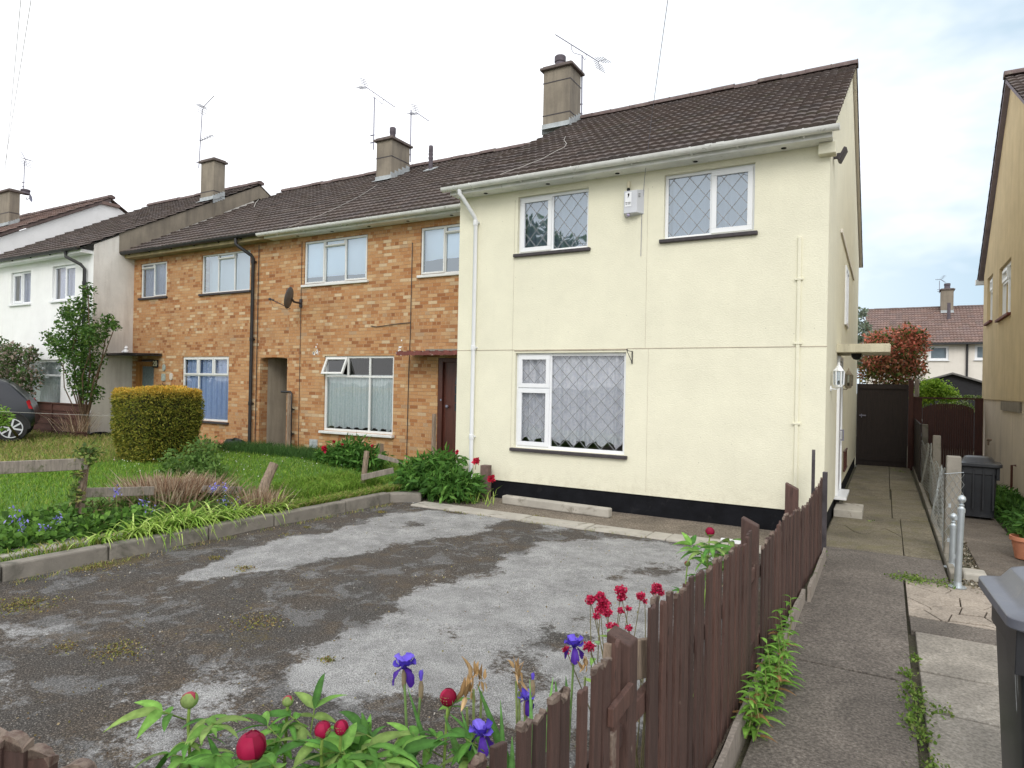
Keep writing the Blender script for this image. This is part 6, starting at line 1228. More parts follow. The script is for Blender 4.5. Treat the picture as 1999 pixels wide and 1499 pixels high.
m = MB(); m.lathe([(.020, 0), (.026, .03), (.016, .05)], (x0+.07, 9.13, zt_-.01), seg=12); m.build('lamp_base', M_DARK, ab); m = MB(); m.lathe([(.024, 0), (.026, .02), (.028, .09), (.02, .105)], (x0+.07, 9.13, zt_+.04), seg=14); m.build('lamp_cover', plain('buff_cover', (.50, .46, .33), .5, .1, 5, 0), ab, smooth=True)
# hanging basket bracket
c = aty(1234, 697, 9.19); bk = thing('hanging_basket_bracket', 'black iron basket bracket on the cream wall at the corner of the large leaded window', 'bracket', (c[0], 9.2, c[2]-.09)); m = MB(); zt_ = c[2]+.09; zb_ = c[2]-.10
m.box(c[0]-.007, c[0]+.007, 9.188, 9.2, zb_, zt_); m.build('wall_bar', M_BLACKP, bk); m = MB(); m.tube([(c[0], 9.19, zt_-.01), (c[0], 8.97, zt_-.005)], .006, 6); m.tube([(c[0], 9.19, zb_+.02), (c[0], 8.98, zt_-.02)], .006, 6)
m.tube([(c[0], 8.97+.018*math.cos(t), zt_+.018*math.sin(t)) for t in np.linspace(-1.5, 3.4, 9)], .005, 5); m.tube([(c[0], 9.17-.012*math.cos(t), zb_+.03+.012*math.sin(t)) for t in np.linspace(-1.5, 3.4, 7)], .004, 5); m.build('arm', M_BLACKP, bk)
# coach lanterns on the gable wall
def lantern(y, z, lab, mat):
    x = -.57; t = thing('wall_lantern', lab, 'lamp', (-.67, y, z), 'coach lanterns either side of the side door'); R_ = .062
    m = MB(); m.lathe([(R_*1.12, 0), (R_*1.22, .006), (R_*1.15, .016), (R_*.72, .045), (R_*.42, .075), (.012, .085), (.016, .095), (.010, .105), (.004, .125), (.001, .127)], (x, y, z+.085), seg=6); m.build('roof', mat, t)
    m = MB(); m.lathe([(R_*.5, -.03), (R_*.85, -.02), (R_*.95, 0), (R_*.95, .012)], (x, y, z-.11), seg=6)
    for k in range(6): w = math.pi*k/3; m.tube([(x+R_*.92*math.cos(w), y+R_*.92*math.sin(w), z-.10), (x+R_*1.02*math.cos(w), y+R_*1.02*math.sin(w), z+.085)], .0115, 4)
    m.build('frame', mat, t)
    m = MB(); m.lathe([(R_*.82, -.10), (R_*.9, .085)], (x, y, z), seg=6); m.build('glass', M_GLASS2, t); m = MB(); m.lathe([(.012, 0), (.018, .04), (.012, .06)], (x, y, z-.10), seg=8); m.build('lamp_holder', M_DARK, t)
    m = MB(); m.tube([(-.67, y, z-.15), (-.60, y, z-.16), (x, y, z-.13)], .01, 6); m.lathe([(.04, 0), (.035, .015)], (-.67, y, z-.15), (1, 0, 0), 12); m.build('bracket', mat, t)
lantern(9.95, float(aty(1637, 737, 9.95)[2]), 'clean white coach lantern on the near side of the side door', M_UPVC); lantern(12.55, float(aty(1655, 742, 12.55)[2]), 'dingy coach lantern on the far side of the side door', M_BUFF)
c = atx(1645, 303, -.56); fl = thing('floodlight', 'black floodlight high on the cream gable wall', 'lamp', tuple(c)); m = MB(); m.obox(c, (0, 1, .12), (1, 0, -.5), (.5, 0, 1), .15, .02, .09); m.build('housing', M_SILL, fl, bevel=.008); m = MB(); m.obox(c+np.array((-.06, 0, .0)), (0, 1, 0), (1, 0, 0), (0, 0, 1), .03, .05, .03); m.build('arm', M_SILL, fl)
c = atx(1643, 450, -.655); e_ = atx(1667, 545, -.655); m = MB(); m.obox((c+e_)/2, e_-c, (1, 0, 0), np.cross(e_-c, (1, 0, 0)), np.linalg.norm(e_-c)/2, .012, .028); m.build('cable_trunking', M_PALE, loc=tuple(c), label='diagonal buff cable trunking on the gable wall', cat='trunking')
c = atx(1659, 893, -.64); gr = thing('wall_grille', 'rusty wire basket grille low on the gable wall past the white step', 'grille', (-.67, 14.0, -1.38)); m = MB()
for z in (-1.08, -1.42): m.box(-.66, -.63, 13.2, 14.1, z-.012, z+.012)
for k in range(13): yk = 13.2+k*.075; m.box(-.655, -.64, yk-.005, yk+.005, -1.42, -1.08)
for z in (-1.17, -1.25, -1.33): m.box(-.655, -.645, 13.2, 14.1, z-.004, z+.004)
m.build('bars', M_DOORBR, gr)
m = MB(); m.box(-.66, -.28, 10.85, 11.55, GZ-.02, -1.735); m.build('door_step', M_CONC_L, loc=(-.45, 11.2, GZ), bevel=.015, label='loose concrete slab step under the white door threshold', cat='step')
c = atz(1672, 690, .60); m = MB(); m.lathe([(.075, 0), (.07, .05), (.045, .085), (.005, .10)], (c[0], min(c[1], 12.0), .60), (0, 0, -1), 16); m.build('canopy_light', M_DARK, loc=(c[0], min(c[1], 12.0), .6), smooth=True, label='dark dome light under the side door canopy', cat='lamp')

# satellite dish
c = aty(567, 582, 9.72); sd = thing('satellite_dish', 'dark satellite dish bracketed to the brick wall below the blind window', 'satellite dish', tuple(aty(588, 592, 10.13))); nrm = np.array((-.93, -.50, .22)); nrm /= np.linalg.norm(nrm)
m = MB(); R_ = .235; m.lathe([(.001, 0), (R_*.5, .012), (R_*.85, .038), (R_, .052), (R_*1.01, .056), (R_, .06), (R_*.85, .046), (R_*.5, .02), (.001, .008)], c-nrm*.02, nrm, 24); m.build('reflector', plain('dish_grey', (.10, .095, .09), .55, .2, 9, .1, 60), sd, smooth=True)
w_ = aty(588, 592, 10.12); m = MB(); m.tube([c-nrm*.02, (c+w_)/2+np.array((0, -.05, -.03)), w_], .022, 8); m.box(w_[0]-.03, w_[0]+.03, 10.09, 10.13, w_[2]-.09, w_[2]+.09); m.build('wall_mount', M_SILL, sd)
l_ = c+nrm*.42+np.array((0, 0, -.12)); m = MB(); m.tube([c+np.array((0, 0, -.22)), l_], .010, 6); m.tube([l_+nrm*.03+np.array((0, 0, .0)), l_+np.array((.02, .04, -.16)), c+np.array((0, 0, -.25))], .004, 4); m.build('arm', M_SILL, sd); m = MB(); m.lathe([(.028, 0), (.03, .03), (.018, .05), (.018, .11)], l_+nrm*.05, -nrm, 10); m.build('receiver', M_SILL, sd)

# TV aerials
def aerial(lab, mast, boom, Y, refl='end', n=10, el=.16, second=None, loop=True, r=.017, mat=None, rsz=.13):
    mat = mat or M_ALU; a, b = aty(*mast[0], Y), aty(*mast[1], Y); t = thing('tv_aerial', lab, 'aerial', tuple(b)); m = MB(); m.tube([b, a], r, 6); m.build('mast', mat, t)
    def yagi(p, q, nn, rf):
        d = (q-p)/np.linalg.norm(q-p); m = MB(); m.tube([p, q], .012, 5); m.build('boom', mat, t); m = MB(); sdv = np.array((.25, 1, 0)); sdv /= np.linalg.norm(sdv)
        for k in range(nn): c = p+(q-p)*(k+.5)/nn; m.tube([c-sdv*el/2, c+sdv*el/2], .008, 4)
        if nn: m.build('element', mat, t)
        if rf:
            m = MB(); up_ = np.cross(d, sdv); c = q
            for s in (-1, 1):
                for k in range(4): cc = c+up_*s*rsz*(.3+k*.25)+d*.05*k; m.tube([cc-sdv*rsz*1.1-d*.02, cc+sdv*rsz*1.1+d*.06], .008, 4)
                m.tube([c, c+up_*s*rsz*1.1+d*.16], .006, 4)
            m.build('reflector', mat, t)
        return d
    p, q = aty(*boom[0], Y), aty(*boom[1], Y); d = yagi(p, q, n, True)
    if loop:
        m = MB(); k0, k1 = p+(q-p)*.38, p+(q-p)*.72; dn = np.array((0, 0, -.16)); m.tube([k0, k0+dn*.7, k0+dn+(k1-k0)*.15, a, k1+dn-(k1-k0)*.1, k1+dn*.7, k1], .008, 5); m.build('cradle', mat, t)
    if second: yagi(aty(*second[0], Y), aty(*second[1], Y), 5, False)
    m = MB()
    for f in (.72, .86) if not second else (.9,): c = a+(b-a)*f; m.box(c[0]-.12, c[0]+.02, c[1]-.015, c[1]+.015, c[2]-.012, c[2]+.012)
    m.build('clamp', mat, t)
aerial('long toothed aerial on a tall mast behind the tall chimney of the cream house', ((1136.5, 108), (1135, 240)), ((1085, 68), (1168, 120)), 14.05, n=13, rsz=.12, el=.2)
aerial('aerial on the left mast of the middle chimney, pointing down to the right', ((731, 190), (729, 292)), ((771, 209), (712, 168)), 14.0, n=0, el=.14)
aerial('small aerial on the right mast of the middle chimney', ((802.5, 214), (801, 316)), ((837, 236), (812, 219)), 14.4, n=0, loop=False)
aerial('aerial with two booms on the thin mast of the white house chimney', ((395, 213), (388, 328)), ((418, 187), (398, 208)), 12.8, n=0, loop=False, second=((390, 275), (415, 264)), r=.015)
aerial('aerial above the furthest left chimney', ((48, 314), (46, 372)), ((42, 297), (50, 312)), 11.4, n=0, loop=False, r=.015)
aerial('tiny aerial beside the chimney of the house far behind', ((1834, 548), (1834, 572)), ((1826, 546), (1838, 545)), 48.5, n=3, loop=False, r=.02, el=.5, rsz=.2)
c = aty(58, 387, 11.4); sd2 = thing('satellite_dish', 'small satellite dish beside the furthest left chimney', 'satellite dish', tuple(c)); nrm = np.array((.70, .70, .1)); nrm /= np.linalg.norm(nrm); m = MB(); m.lathe([(.001, 0), (.08, .01), (.12, .03), (.125, .035), (.08, .018), (.001, .01)], c, nrm, 18); m.build('reflector', M_ALU, sd2, smooth=True); m = MB(); m.tube([c, c+np.array((-.2, 0, -.02)), c+np.array((-.28, 0, .1))], .012, 5); m.build('bracket', M_ALU, sd2)
# cables
def onroof(px, py, off=.05, s=None):
    d = ray(px, py); k = .5695; s = s or (8.83, 3.27); t = (s[1]+off-s[0]*k)/(d[2]-k*d[1]); return d*t
m = MB(); m.tube([onroof(x, y) for x, y in ((1104, 266), (1101, 273), (1106, 280), (1102, 287), (1085, 295), (1058, 310), (1020, 325), (990, 335), (976, 341))], .0045, 5); m.build('cable', M_WIRE, loc=tuple(onroof(1100, 280)), label='thin pale cable snaking down the tiles from the tall chimney', cat='cable')
m = MB(); m.tube([onroof(x, y, .05, (9.76, 3.27)) for x, y in ((735, 362), (700, 384), (660, 404), (620, 422), (580, 437), (562, 444))], .004, 5); m.build('cable', M_WIRE, loc=tuple(onroof(660, 404)), label='thin pale cable slanting down the tiles of the brick house', cat='cable')
m = MB(); m.tube([onroof(x, y, .05, (9.76, 3.27)) for x, y in ((506, 388), (499, 396), (496, 404))], .009, 5); m.build('cable', M_WIRE, loc=tuple(onroof(500, 396)), label='short curl of cable at the top of the grey parapet', cat='cable')
a_ = aty(1258, 352, 9.15); m = MB(); m.tube([a_, aty(1272, 230, 8.6), aty(1305, -10, 6.0), aty(1330, -250, 4.4)], .0035, 5); m.tube([a_, aty(1256.5, 372, 9.19), aty(1253, 420, 9.19), aty(1251, 500, 9.19)], .004, 5); m.build('telephone_wire', M_ALU, loc=tuple(a_), label='thin black telephone wire running up from the eaves beside the alarm box', cat='wire')
for (p, q, lab) in (((38, 0), (8, 360), 'left of two faint wires crossing the top left sky'), ((62, 0), (2, 370), 'right of two faint wires crossing the top left sky')):
    m = MB(); A_, B_ = atd(p[0]+8, p[1]-60, 12), atd(q[0], q[1], 30); m.tube([A_, (A_+B_)/2, B_], .006, 5); m.build('overhead_wire', M_WIRE, loc=tuple(B_), label=lab, cat='wire')

# ornaments and plaques by the oak framed door
c = aty(304, 710, 10.12); pl = thing('house_number', 'black house number plate reading 20 beside the oak framed door', 'sign', tuple(c)); m = MB(); m.box(c[0]-.12, c[0]+.11, 10.105, 10.13, c[2]-.10, c[2]+.10); m.build('plate', M_DARK, pl, bevel=.01)
fc = bpy.data.curves.new('digits', 'FONT'); fc.body = '20'; fc.size = .19; fc.align_x = 'CENTER'; fc.align_y = 'CENTER'; fc.extrude = .002; fc.offset = .004; fo = bpy.data.objects.new('digits_tmp', fc); COL.objects.link(fo)
bpy.context.view_layer.update(); me = bpy.data.meshes.new_from_object(fo.evaluated_get(bpy.context.evaluated_depsgraph_get())); bpy.data.objects.remove(fo); me.materials.clear(); me.materials.append(plain('cream_digit', (.70, .65, .45), .6, .05, 5, 0)); dg = bpy.data.objects.new('digits', me); COL.objects.link(dg); dg.parent = pl; dg.location = (-.005, 10.100-float(c[1]), 0); dg.rotation_euler = (rad(90), 0, 0)
M_PLQ = plain('celadon_glaze', (.36, .42, .38), .4, .3, 26, 0, spots=(.15, .24, .24), spotscale=30); M_PLQ2 = plain('cream_glaze', (.62, .58, .52), .4, .15, 26, 0, spots=(.40, .33, .22), spotscale=24)
for (px, py, w, h, shp, mt, lab) in ((320, 717.5, .055, .085, 'o', M_PLQ, 'upper oval green ceramic plaque on the brick by the oak door'), (319, 736.5, .075, .095, 'r', M_PLQ, 'square pale ceramic plaque on the brick left of the cream one'), (334, 735, .06, .09, 'o', M_PLQ2, 'oval cream ceramic plaque nearest the blue curtained window')):
    c = aty(px, py, 10.115); m = MB(); pts = [(c[0]+w*math.copysign(abs(math.cos(t))**(.9 if shp == 'o' else .35), math.cos(t)), c[2]+h*math.copysign(abs(math.sin(t))**(.75 if shp == 'o' else .3), math.sin(t))) for t in np.linspace(0, 2*math.pi, 20, endpoint=False)]; m.prism(pts, 'y', 10.10, 10.13); m.build('ceramic_plaque', mt, loc=tuple(c), bevel=.006, label=lab, cat='plaque')
c = aty(322, 752, 10.1); m = MB(); m.box(c[0]-.2, c[0]+.2, 10.06, 10.13, c[2]-.01, c[2]+.012); m.tube([(c[0]-.05, 10.07, c[2]-.08), (c[0]-.05, 10.07, c[2]+.06)], .01, 5); m.build('wall_hook', M_BLACKP, loc=tuple(c), label='black iron hook rail under the ceramic plaques', cat='hook')
def figure(px, Y, lab, lumps, mt):
    c = aty(px, 683, Y); c[2] = .632; m = MB()
    for (dx, dz, r, h) in lumps: m.lathe([(r*.6, 0), (r, h*.3), (r*.9, h*.6), (r*.4, h*.95), (.002, h)], (c[0]+dx, c[1], c[2]+dz), seg=12)
    m.build('ornament', mt, loc=tuple(c), smooth=True, label=lab, cat='ornament')
figure(246, 9.75, 'white animal ornament on the flat canopy of the oak framed door', ((0, 0, .07, .13), (.01, .11, .05, .08), (-.09, 0, .06, .10), (.0, .16, .018, .05)), M_UPVC); figure(223.5, 9.7, 'brown bird shaped ornament on the flat canopy near the grey wall', ((0, 0, .045, .14), (-.015, .12, .028, .06)), M_TIMBER)
# pots and clutter at the foot of the brick wall
c = aty(404, 880, 9.6); zl = -1.50; m = MB(); m.box(c[0]-.17, c[0]+.20, 9.4, 9.75, zl-.1, c[2]+.16); m.build('planter_box', M_TIMBER, loc=(c[0], 9.6, zl), bevel=.01, label='grey wooden planter box against the brick wall beside the clipped bush', cat='planter'); m = MB(); m.box(c[0]-.19, c[0]+.22, 9.38, 9.77, c[2]+.165, c[2]+.185); m.build('slate', M_SILL, loc=(c[0], 9.6, c[2]+.17), label='dark slate lying on the grey planter box', cat='slate')
c = aty(429, 876, 9.5); m = MB(); m.lathe([(.10, -.12), (.14, -.06), (.15, .08), (.165, .085), (.165, .12), (.15, .12)], (c[0], 9.5, c[2]), (.3, -.2, .3), 18); m.build('plant_pot', M_TERRA, loc=(c[0], 9.5, zl), smooth=True, label='terracotta pot tipped on its side by the brick wall', cat='pot')
c = aty(458, 876, 9.6); V = []; m = MB(); nn = 12
for i in range(7):
    for j in range(nn): th = 2*math.pi*j/nn; ph = math.pi*i/12; r = (1+.22*math.sin(j*2.7+i*1.9)); V.append((c[0]+.36*r*math.cos(th)*math.cos(ph), 9.6+.2*r*math.sin(th)*math.cos(ph), -1.53+.21*r*math.sin(ph)))
m.add(V, [(i*nn+j, i*nn+(j+1) % nn, (i+1)*nn+(j+1) % nn, (i+1)*nn+j) for i in range(6) for j in range(nn)]); m.build('refuse_sack', plain('black_polythene', (.02, .022, .024), .3, .2, 9, .5, 12, bdist=.03), loc=(c[0], 9.6, -1.53), smooth=True, label='crumpled black plastic sack lying by the foot of the black drainpipe', cat='sack')
c = aty(195, 845, 9.3); m = MB(); m.lathe([(.35, 0), (.3, .1), (.15, .16), (.002, .17)], (c[0], 9.3, -1.55), seg=9); m.build('rubble_sheet', M_PLINTH, loc=(c[0], 9.3, -1.55), label='low dark heap at the foot of the grey side wall', cat='heap')
c = atz(1998, 1105, GZ); px_ = 1.38; m = MB(); cc = atx(1998, 1090, px_); m.lathe([(.10, 0), (.135, .20), (.155, .205), (.155, .25), (.14, .25), (.13, .2)], (px_+.02, cc[1], GZ), seg=20); m.build('plant_pot', M_TERRA, loc=(px_, cc[1], GZ), smooth=True, label='terracotta pot at the right edge of the view beyond the big bin', cat='pot')
shrub('potted_plant', 'green plant growing in the terracotta pot at the right edge', 'plant', (px_+.02, cc[1], GZ+.2), [(px_+.08, cc[1], GZ+.36, .14)], 180, .10, [(.05, .13, .025), (.09, .20, .035)])
# white paint flecks on the brick
for k_, (px, py) in enumerate(((616, 684), (778, 684))):
    m = MB()
    for _ in range(16): c = aty(px+random.gauss(0, 2.5)+(3 if _ < 9 else -3), py+random.gauss(0, 6) if _ < 9 else py+5+random.gauss(0, 1), 10.13); s = random.uniform(.006, .018); m.box(c[0]-s, c[0]+s, 10.126, 10.131, c[2]-s, c[2]+s)
    m.build('paint_fleck', M_UPVC, b1)

# ------------------------------------------------------------------ parked car, seen from its side, its tail towards us
def car():
    wc = atd(22, 836, 14.6); ax = -np.array((.47, .88, 0)); ax /= np.linalg.norm(ax); sd_ = np.array((ax[1], -ax[0], 0)); sd_ = sd_ if sd_[0] > 0 else -sd_
    g0 = wc[2]-.30; o = wc-ax*.40-sd_*.80; o[2] = g0; t = thing('parked_car', 'dark grey hatchback parked on the grass, only its rear quarter in view', 'car', tuple(o+ax*1.8))
    T = lambda a, b, z: tuple(o+ax*a+sd_*b+np.array((0, 0, z)))
    st_ = [(-.02, .42, .62, .78), (.03, .30, .84, .80), (.16, .26, 1.02, .82), (.42, .25, 1.30, .83), (.62, .24, 1.42, .83), (1.2, .22, 1.46, .83), (1.9, .22, 1.44, .83), (2.25, .22, 1.30, .83), (2.75, .22, 1.0, .83), (3.3, .24, .92, .81), (3.6, .28, .78, .76), (3.68, .36, .6, .66)]
    V = []; F = []; k = 12
    for (a, zb, zt, w) in st_:
        belt = min(.86, zt-.02); wt_ = w-.17*max(0, (zt-.88))/.55
        sec = [(w*.86, zb), (w*.98, zb+.12), (w, .55 if zt > .6 else zt*.9), (w*.985, belt), (wt_, max(belt+.01, zt-.06)), (wt_*.86, zt)]
        for b, z in sec: V.append(T(a, b, z))
        for b, z in sec[::-1]: V.append(T(a, -b, z))
    for i in range(len(st_)-1):
        for j in range(k): F.append((i*k+j, i*k+(j+1) % k, (i+1)*k+(j+1) % k, (i+1)*k+j))
    F += [tuple(range(k)), tuple(range((len(st_)-1)*k, len(st_)*k))[::-1]]; m = MB(); m.add(V, F); ob = m.build('body', M_CARP, t, smooth=True, sharp=35); s_ = ob.modifiers.new('sub', 'SUBSURF'); s_.levels = 2; s_.render_levels = 2
    for s in (1, -1):
        m = MB()
        for pts in ([(.62, .95), (1.30, .95), (1.30, 1.33), (.78, 1.33)], [(1.36, .95), (2.50, .95), (2.08, 1.31), (1.36, 1.33)]): m.add([T(a, s*(.832-.15*max(0, z-.92)/.5+.004), z) for a, z in pts], [(0, 1, 2, 3)])
        m.build('side_window', M_CARGL, t)
    m = MB(); m.add([T(.155, .55, 1.0), T(.155, -.55, 1.0), T(.50, -.48, 1.34), T(.50, .48, 1.34)], [(0, 1, 2, 3)]); m.build('rear_window', M_CARGL, t)
    for s in (1, -1):
        m = MB(); m.add([T(.02, s*.74, .72), T(.02, s*.80, .73), T(.09, s*.832, .74), T(.14, s*.832, .90), T(.10, s*.78, .94), T(.08, s*.73, .93)], [(0, 1, 2, 3, 4, 5)]); ol = m.build('tail_light', M_TAIL, t)
        m = MB(); m.lathe([(.05, 0), (.05, .02)], T(.95, s*.835, .80), sd_*s, 12); m.build('filler_cap', M_CARP, t)
    for a in (.40, 2.90):
        for s in (1, -1):
            c = np.array(T(a, s*.74, .30)); m = MB(); m.lathe([(.20, -.09), (.285, -.09), (.305, -.07), (.305, .07), (.29, .09), (.215, .092)], c, sd_*s, 28); wo = m.build('wheel', M_RUBBER, t, smooth=True)
            m = MB(); m.tube([c+sd_*s*.096+(ax*math.cos(w)+UPX*math.sin(w))*.208 for w in np.linspace(0, 2*math.pi, 29)], .012, 6); m.lathe([(.05, .05), (.05, .10), (.035, .106)], c, sd_*s, 12)
            for q in range(8):
                w = 2*math.pi*q/8+.2; u1 = ax*math.cos(w)+UPX*math.sin(w); u2 = ax*-math.sin(w)+UPX*math.cos(w); m.obox(c+u1*.125+sd_*s*.098, u1, u2, sd_, .088, .018, .006)
            m.build('rim', M_ALLOY, wo); m = MB(); m.lathe([(.20, .02), (.20, .03)], c, sd_*s, 20); m.build('brake_disc', M_DARK, wo)
            ar = MB(); pts = [np.array(T(a, s*.826, .30))+ax*.345*math.cos(w)+UPX*.345*math.sin(w) for w in np.linspace(0, math.pi, 12)]; ar.tube(pts, .022, 5); ar.add([tuple(p) for p in [np.array(T(a, s*.829, .24))+ax*.34*math.cos(w)+UPX*(.34*math.sin(w)+.04) for w in np.linspace(0, math.pi, 14)]], [tuple(range(14))]); ar.build('wheel_arch', M_RUBBER, t)
car()

# ================================================================== FLOWERS IN THE FOREGROUND BED
PG = [(.095, .24, .04), (.135, .32, .055), (.07, .19, .035), (.18, .36, .07), (.20, .30, .08)]
def peony_leafset(m, b, out, s, cols):
    """a compound leaf: three leaflets on a short stalk"""
    out = unit(np.array(out, float)); tip = b+out*s*.5+np.array((0, 0, s*.12)); m.tube([b, tip], .0022, 4, (.22, .32, .08)); side = np.cross(out, (0, 0, 1)); side = side/(np.linalg.norm(side)+1e-6)
    for k, (f, a) in enumerate(((1.0, 0), (.85, .75), (.85, -.75), (.6, 1.3), (.6, -1.3))):
        d = out*math.cos(a)+side*math.sin(a)+np.array((0, 0, random.uniform(-.05, .35))); m.leaf(tip if k < 3 else b+(tip-b)*.7, d, np.array((0, 0, 1.0))+RNG.normal(size=3)*.35, s*f*random.uniform(.85, 1.15), s*.23*random.uniform(.75, 1.2), random.uniform(.5, 1.3), random.choice(cols), 6, .22, .62)
def peony(label, buds, leaves, base, group='peony plants in the foreground bed'):
    t = thing('peony_plant', label, 'plant', base, group); m = MB(); b0 = np.array(base)
    for (px, py, D, r, openness) in buds:
        c = atd(px, py, D); foot = b0+np.array((random.uniform(-.08, .08), random.uniform(-.08, .08), 0)); low = c-np.array((0, 0, .32))+(foot-c)*np.array((.25, .25, 0)); s = MB(); s.tube([foot, low, c-np.array((.004, 0, .06)), c-np.array((0, 0, r*.7))], [.006, .005, .0042, .004], 7, (.24, .36, .08)); so = s.build('stem', M_STEM, t, smooth=True)
        bd = MB(); prof = [(r*math.sin(a)*1.0, -r*math.cos(a)*.98) for a in np.linspace(.05, math.pi-.12, 9)]; bd.lathe(prof, c, (.1, 0, 1), 16, (.28, .007, .045) if openness > .3 else (.40, .06, .09)); 
        if openness > .3:
            for k in range(6):     # overlapping petals wrapped round the bud
                V = []; Fq = []; az0 = k*1.05+random.uniform(-.2, .2); tp = random.uniform(1.0, 1.35); rr_ = r*(1.02+.022*(k % 3)); ph = random.uniform(0, 6)
                for i_ in range(8):
                    for j_ in range(6):
                        f = i_/7; la = -1.3+(tp+1.3)*f; az = az0+(j_/5-.5)*1.7*(1-.35*f); q = rr_*(1+.03*math.sin(f*9+j_*2+ph)*f); V.append(c+np.array((q*math.cos(la)*math.cos(az), q*math.cos(la)*math.sin(az), q*math.sin(la))))
                        if i_ < 7 and j_ < 5: z_ = i_*6+j_; Fq.append((z_, z_+1, z_+7, z_+6))
                cc = random.choice([(.34, .007, .05), (.25, .005, .035), (.42, .014, .07)]); bd.add(V, Fq, cc)
        bd.build('flower_bud', M_PETAL, so, smooth=True)
        sp = MB(); off = -1.0 if openness < .6 else random.uniform(0, 6)
        for k in range(3):     # cupped green scales hugging the lower part of the bud
            V = []; Fq = []; lat1 = (1.15 if openness < .3 else (.35 if openness < .9 else -.1)) - k*.35; az0 = off+k*2.0
            for i_ in range(6):
                for j_ in range(6):
                    f = i_/5; la = -1.5+(lat1+1.5)*f; wd = 1.25*(1-.55*f**3); az = az0+(j_/5-.5)*2*wd; rr_ = r*(1.05+.03*k); V.append(c+np.array((rr_*math.cos(la)*math.cos(az), rr_*math.cos(la)*math.sin(az), rr_*math.sin(la))))
                    if i_ < 5 and j_ < 5: q = i_*6+j_; Fq.append((q, q+1, q+7, q+6))
            sp.add(V, Fq, [(.30, .42, .14), (.24, .38, .11), (.36, .40, .18)][k])
        sp.build('sepal', M_LEAF, so, smooth=True)
        for k in range(3): w = random.uniform(0, 6.28); peony_leafset(m, c-np.array((0, 0, random.uniform(.06, .20))), (math.cos(w), math.sin(w), .25), random.uniform(.05, .10), PG)
    for (px, py, D, s) in leaves:
        c = atd(px, py, D); w = random.uniform(0, 6.28); peony_leafset(m, c, (math.cos(w)*1.0, math.sin(w)*.6-.25, .35), s, PG)
    m.build('foliage', M_LEAF, t, smooth=True, sharp=180); return t
def sc(n, x0, x1, y0, y1, d0, d1, s0, s1): return [(random.uniform(x0, x1), random.uniform(y0, y1), random.uniform(d0, d1), random.uniform(s0, s1)) for _ in range(n)]
def gnd(px, D): c = atd(px, 1000, D); return (float(c[0]), float(c[1]), GZ+.02)
random.seed(21)
peony('peony plant with a green bud streaked crimson, leftmost in the foreground', [(370, 1366, 1.75, .021, .2)], sc(5, 340, 440, 1400, 1520, 1.6, 1.85, .10, .14), gnd(385, 1.72))
peony('peony plant carrying the biggest round crimson bud', [(491, 1457, 1.62, .034, 1)], sc(8, 400, 580, 1455, 1600, 1.55, 1.8, .09, .13), gnd(500, 1.66))
peony('peony plant with the smallest pinkish green bud', [(562, 1368, 1.9, .015, 0)], sc(8, 520, 620, 1420, 1560, 1.8, 2.0, .10, .13), gnd(560, 1.9))
peony('peony plant with two crimson buds side by side', [(630, 1424, 1.74, .021, .6), (666, 1420, 1.78, .019, .6)], sc(20, 590, 760, 1475, 1600, 1.72, 2.0, .11, .15), gnd(655, 1.92))
peony('peony plant with a single crimson bud on a tall stem left of the faded irises', [(875, 1361, 2.0, .025, .8)], sc(30, 720, 960, 1440, 1620, 1.85, 2.1, .10, .14), gnd(870, 2.0))
peony('peony plant with a dark bud by the middle of the picket fence', [(1386, 1038, 4.4, .030, .6), (1342, 1100, 4.2, .018, .2)], sc(17, 1350, 1430, 1062, 1150, 4.1, 4.4, .12, .17), (FX(4.0)-.35, 3.9, GZ+.02), 'peony plants in the foreground bed')

IV = [(.13, .08, .60), (.18, .12, .72), (.10, .06, .48), (.25, .18, .80)]; IF = [(.07, .02, .28), (.10, .035, .38)]
def petal(m, base, d, up, ln, w, droop, cols, cup=.3, ruf=.12):
    d = np.array(d, float); d /= np.linalg.norm(d); side = np.cross(d, up); side /= np.linalg.norm(side)+1e-9; nrm = np.cross(side, d); p = np.array(base, float); V = []; F = []; C = []; ph = random.uniform(0, 6); n, k = 8, 7; c1 = np.array(random.choice(cols))
    for i in range(n+1):
        t = i/n; ww = w*.5*(.22+.78*math.sin(math.pi*min(1, t*.62+.02))**1.2 if t < .8 else (.97-.75*((t-.8)/.2)**2))
        for j in range(k):
            s = (j/(k-1)-.5)*2; V.append(p+side*ww*s+nrm*(cup*ww*s*s+ruf*ww*abs(s)**2*math.sin(t*13+ph+s*4))); C.append(tuple(c1*(1.25-.35*abs(s)+.1*math.sin(s*9+ph))*(1.0-.15*t)))
            if i < n and j < k-1: q = i*k+j; F.append((q, q+1, q+k+1, q+k))
        dd = d+np.array((0, 0, -droop/n)); d = dd/np.linalg.norm(dd); nrm = np.cross(side, d); p = p+d*ln/n
    m.add(V, F, C)
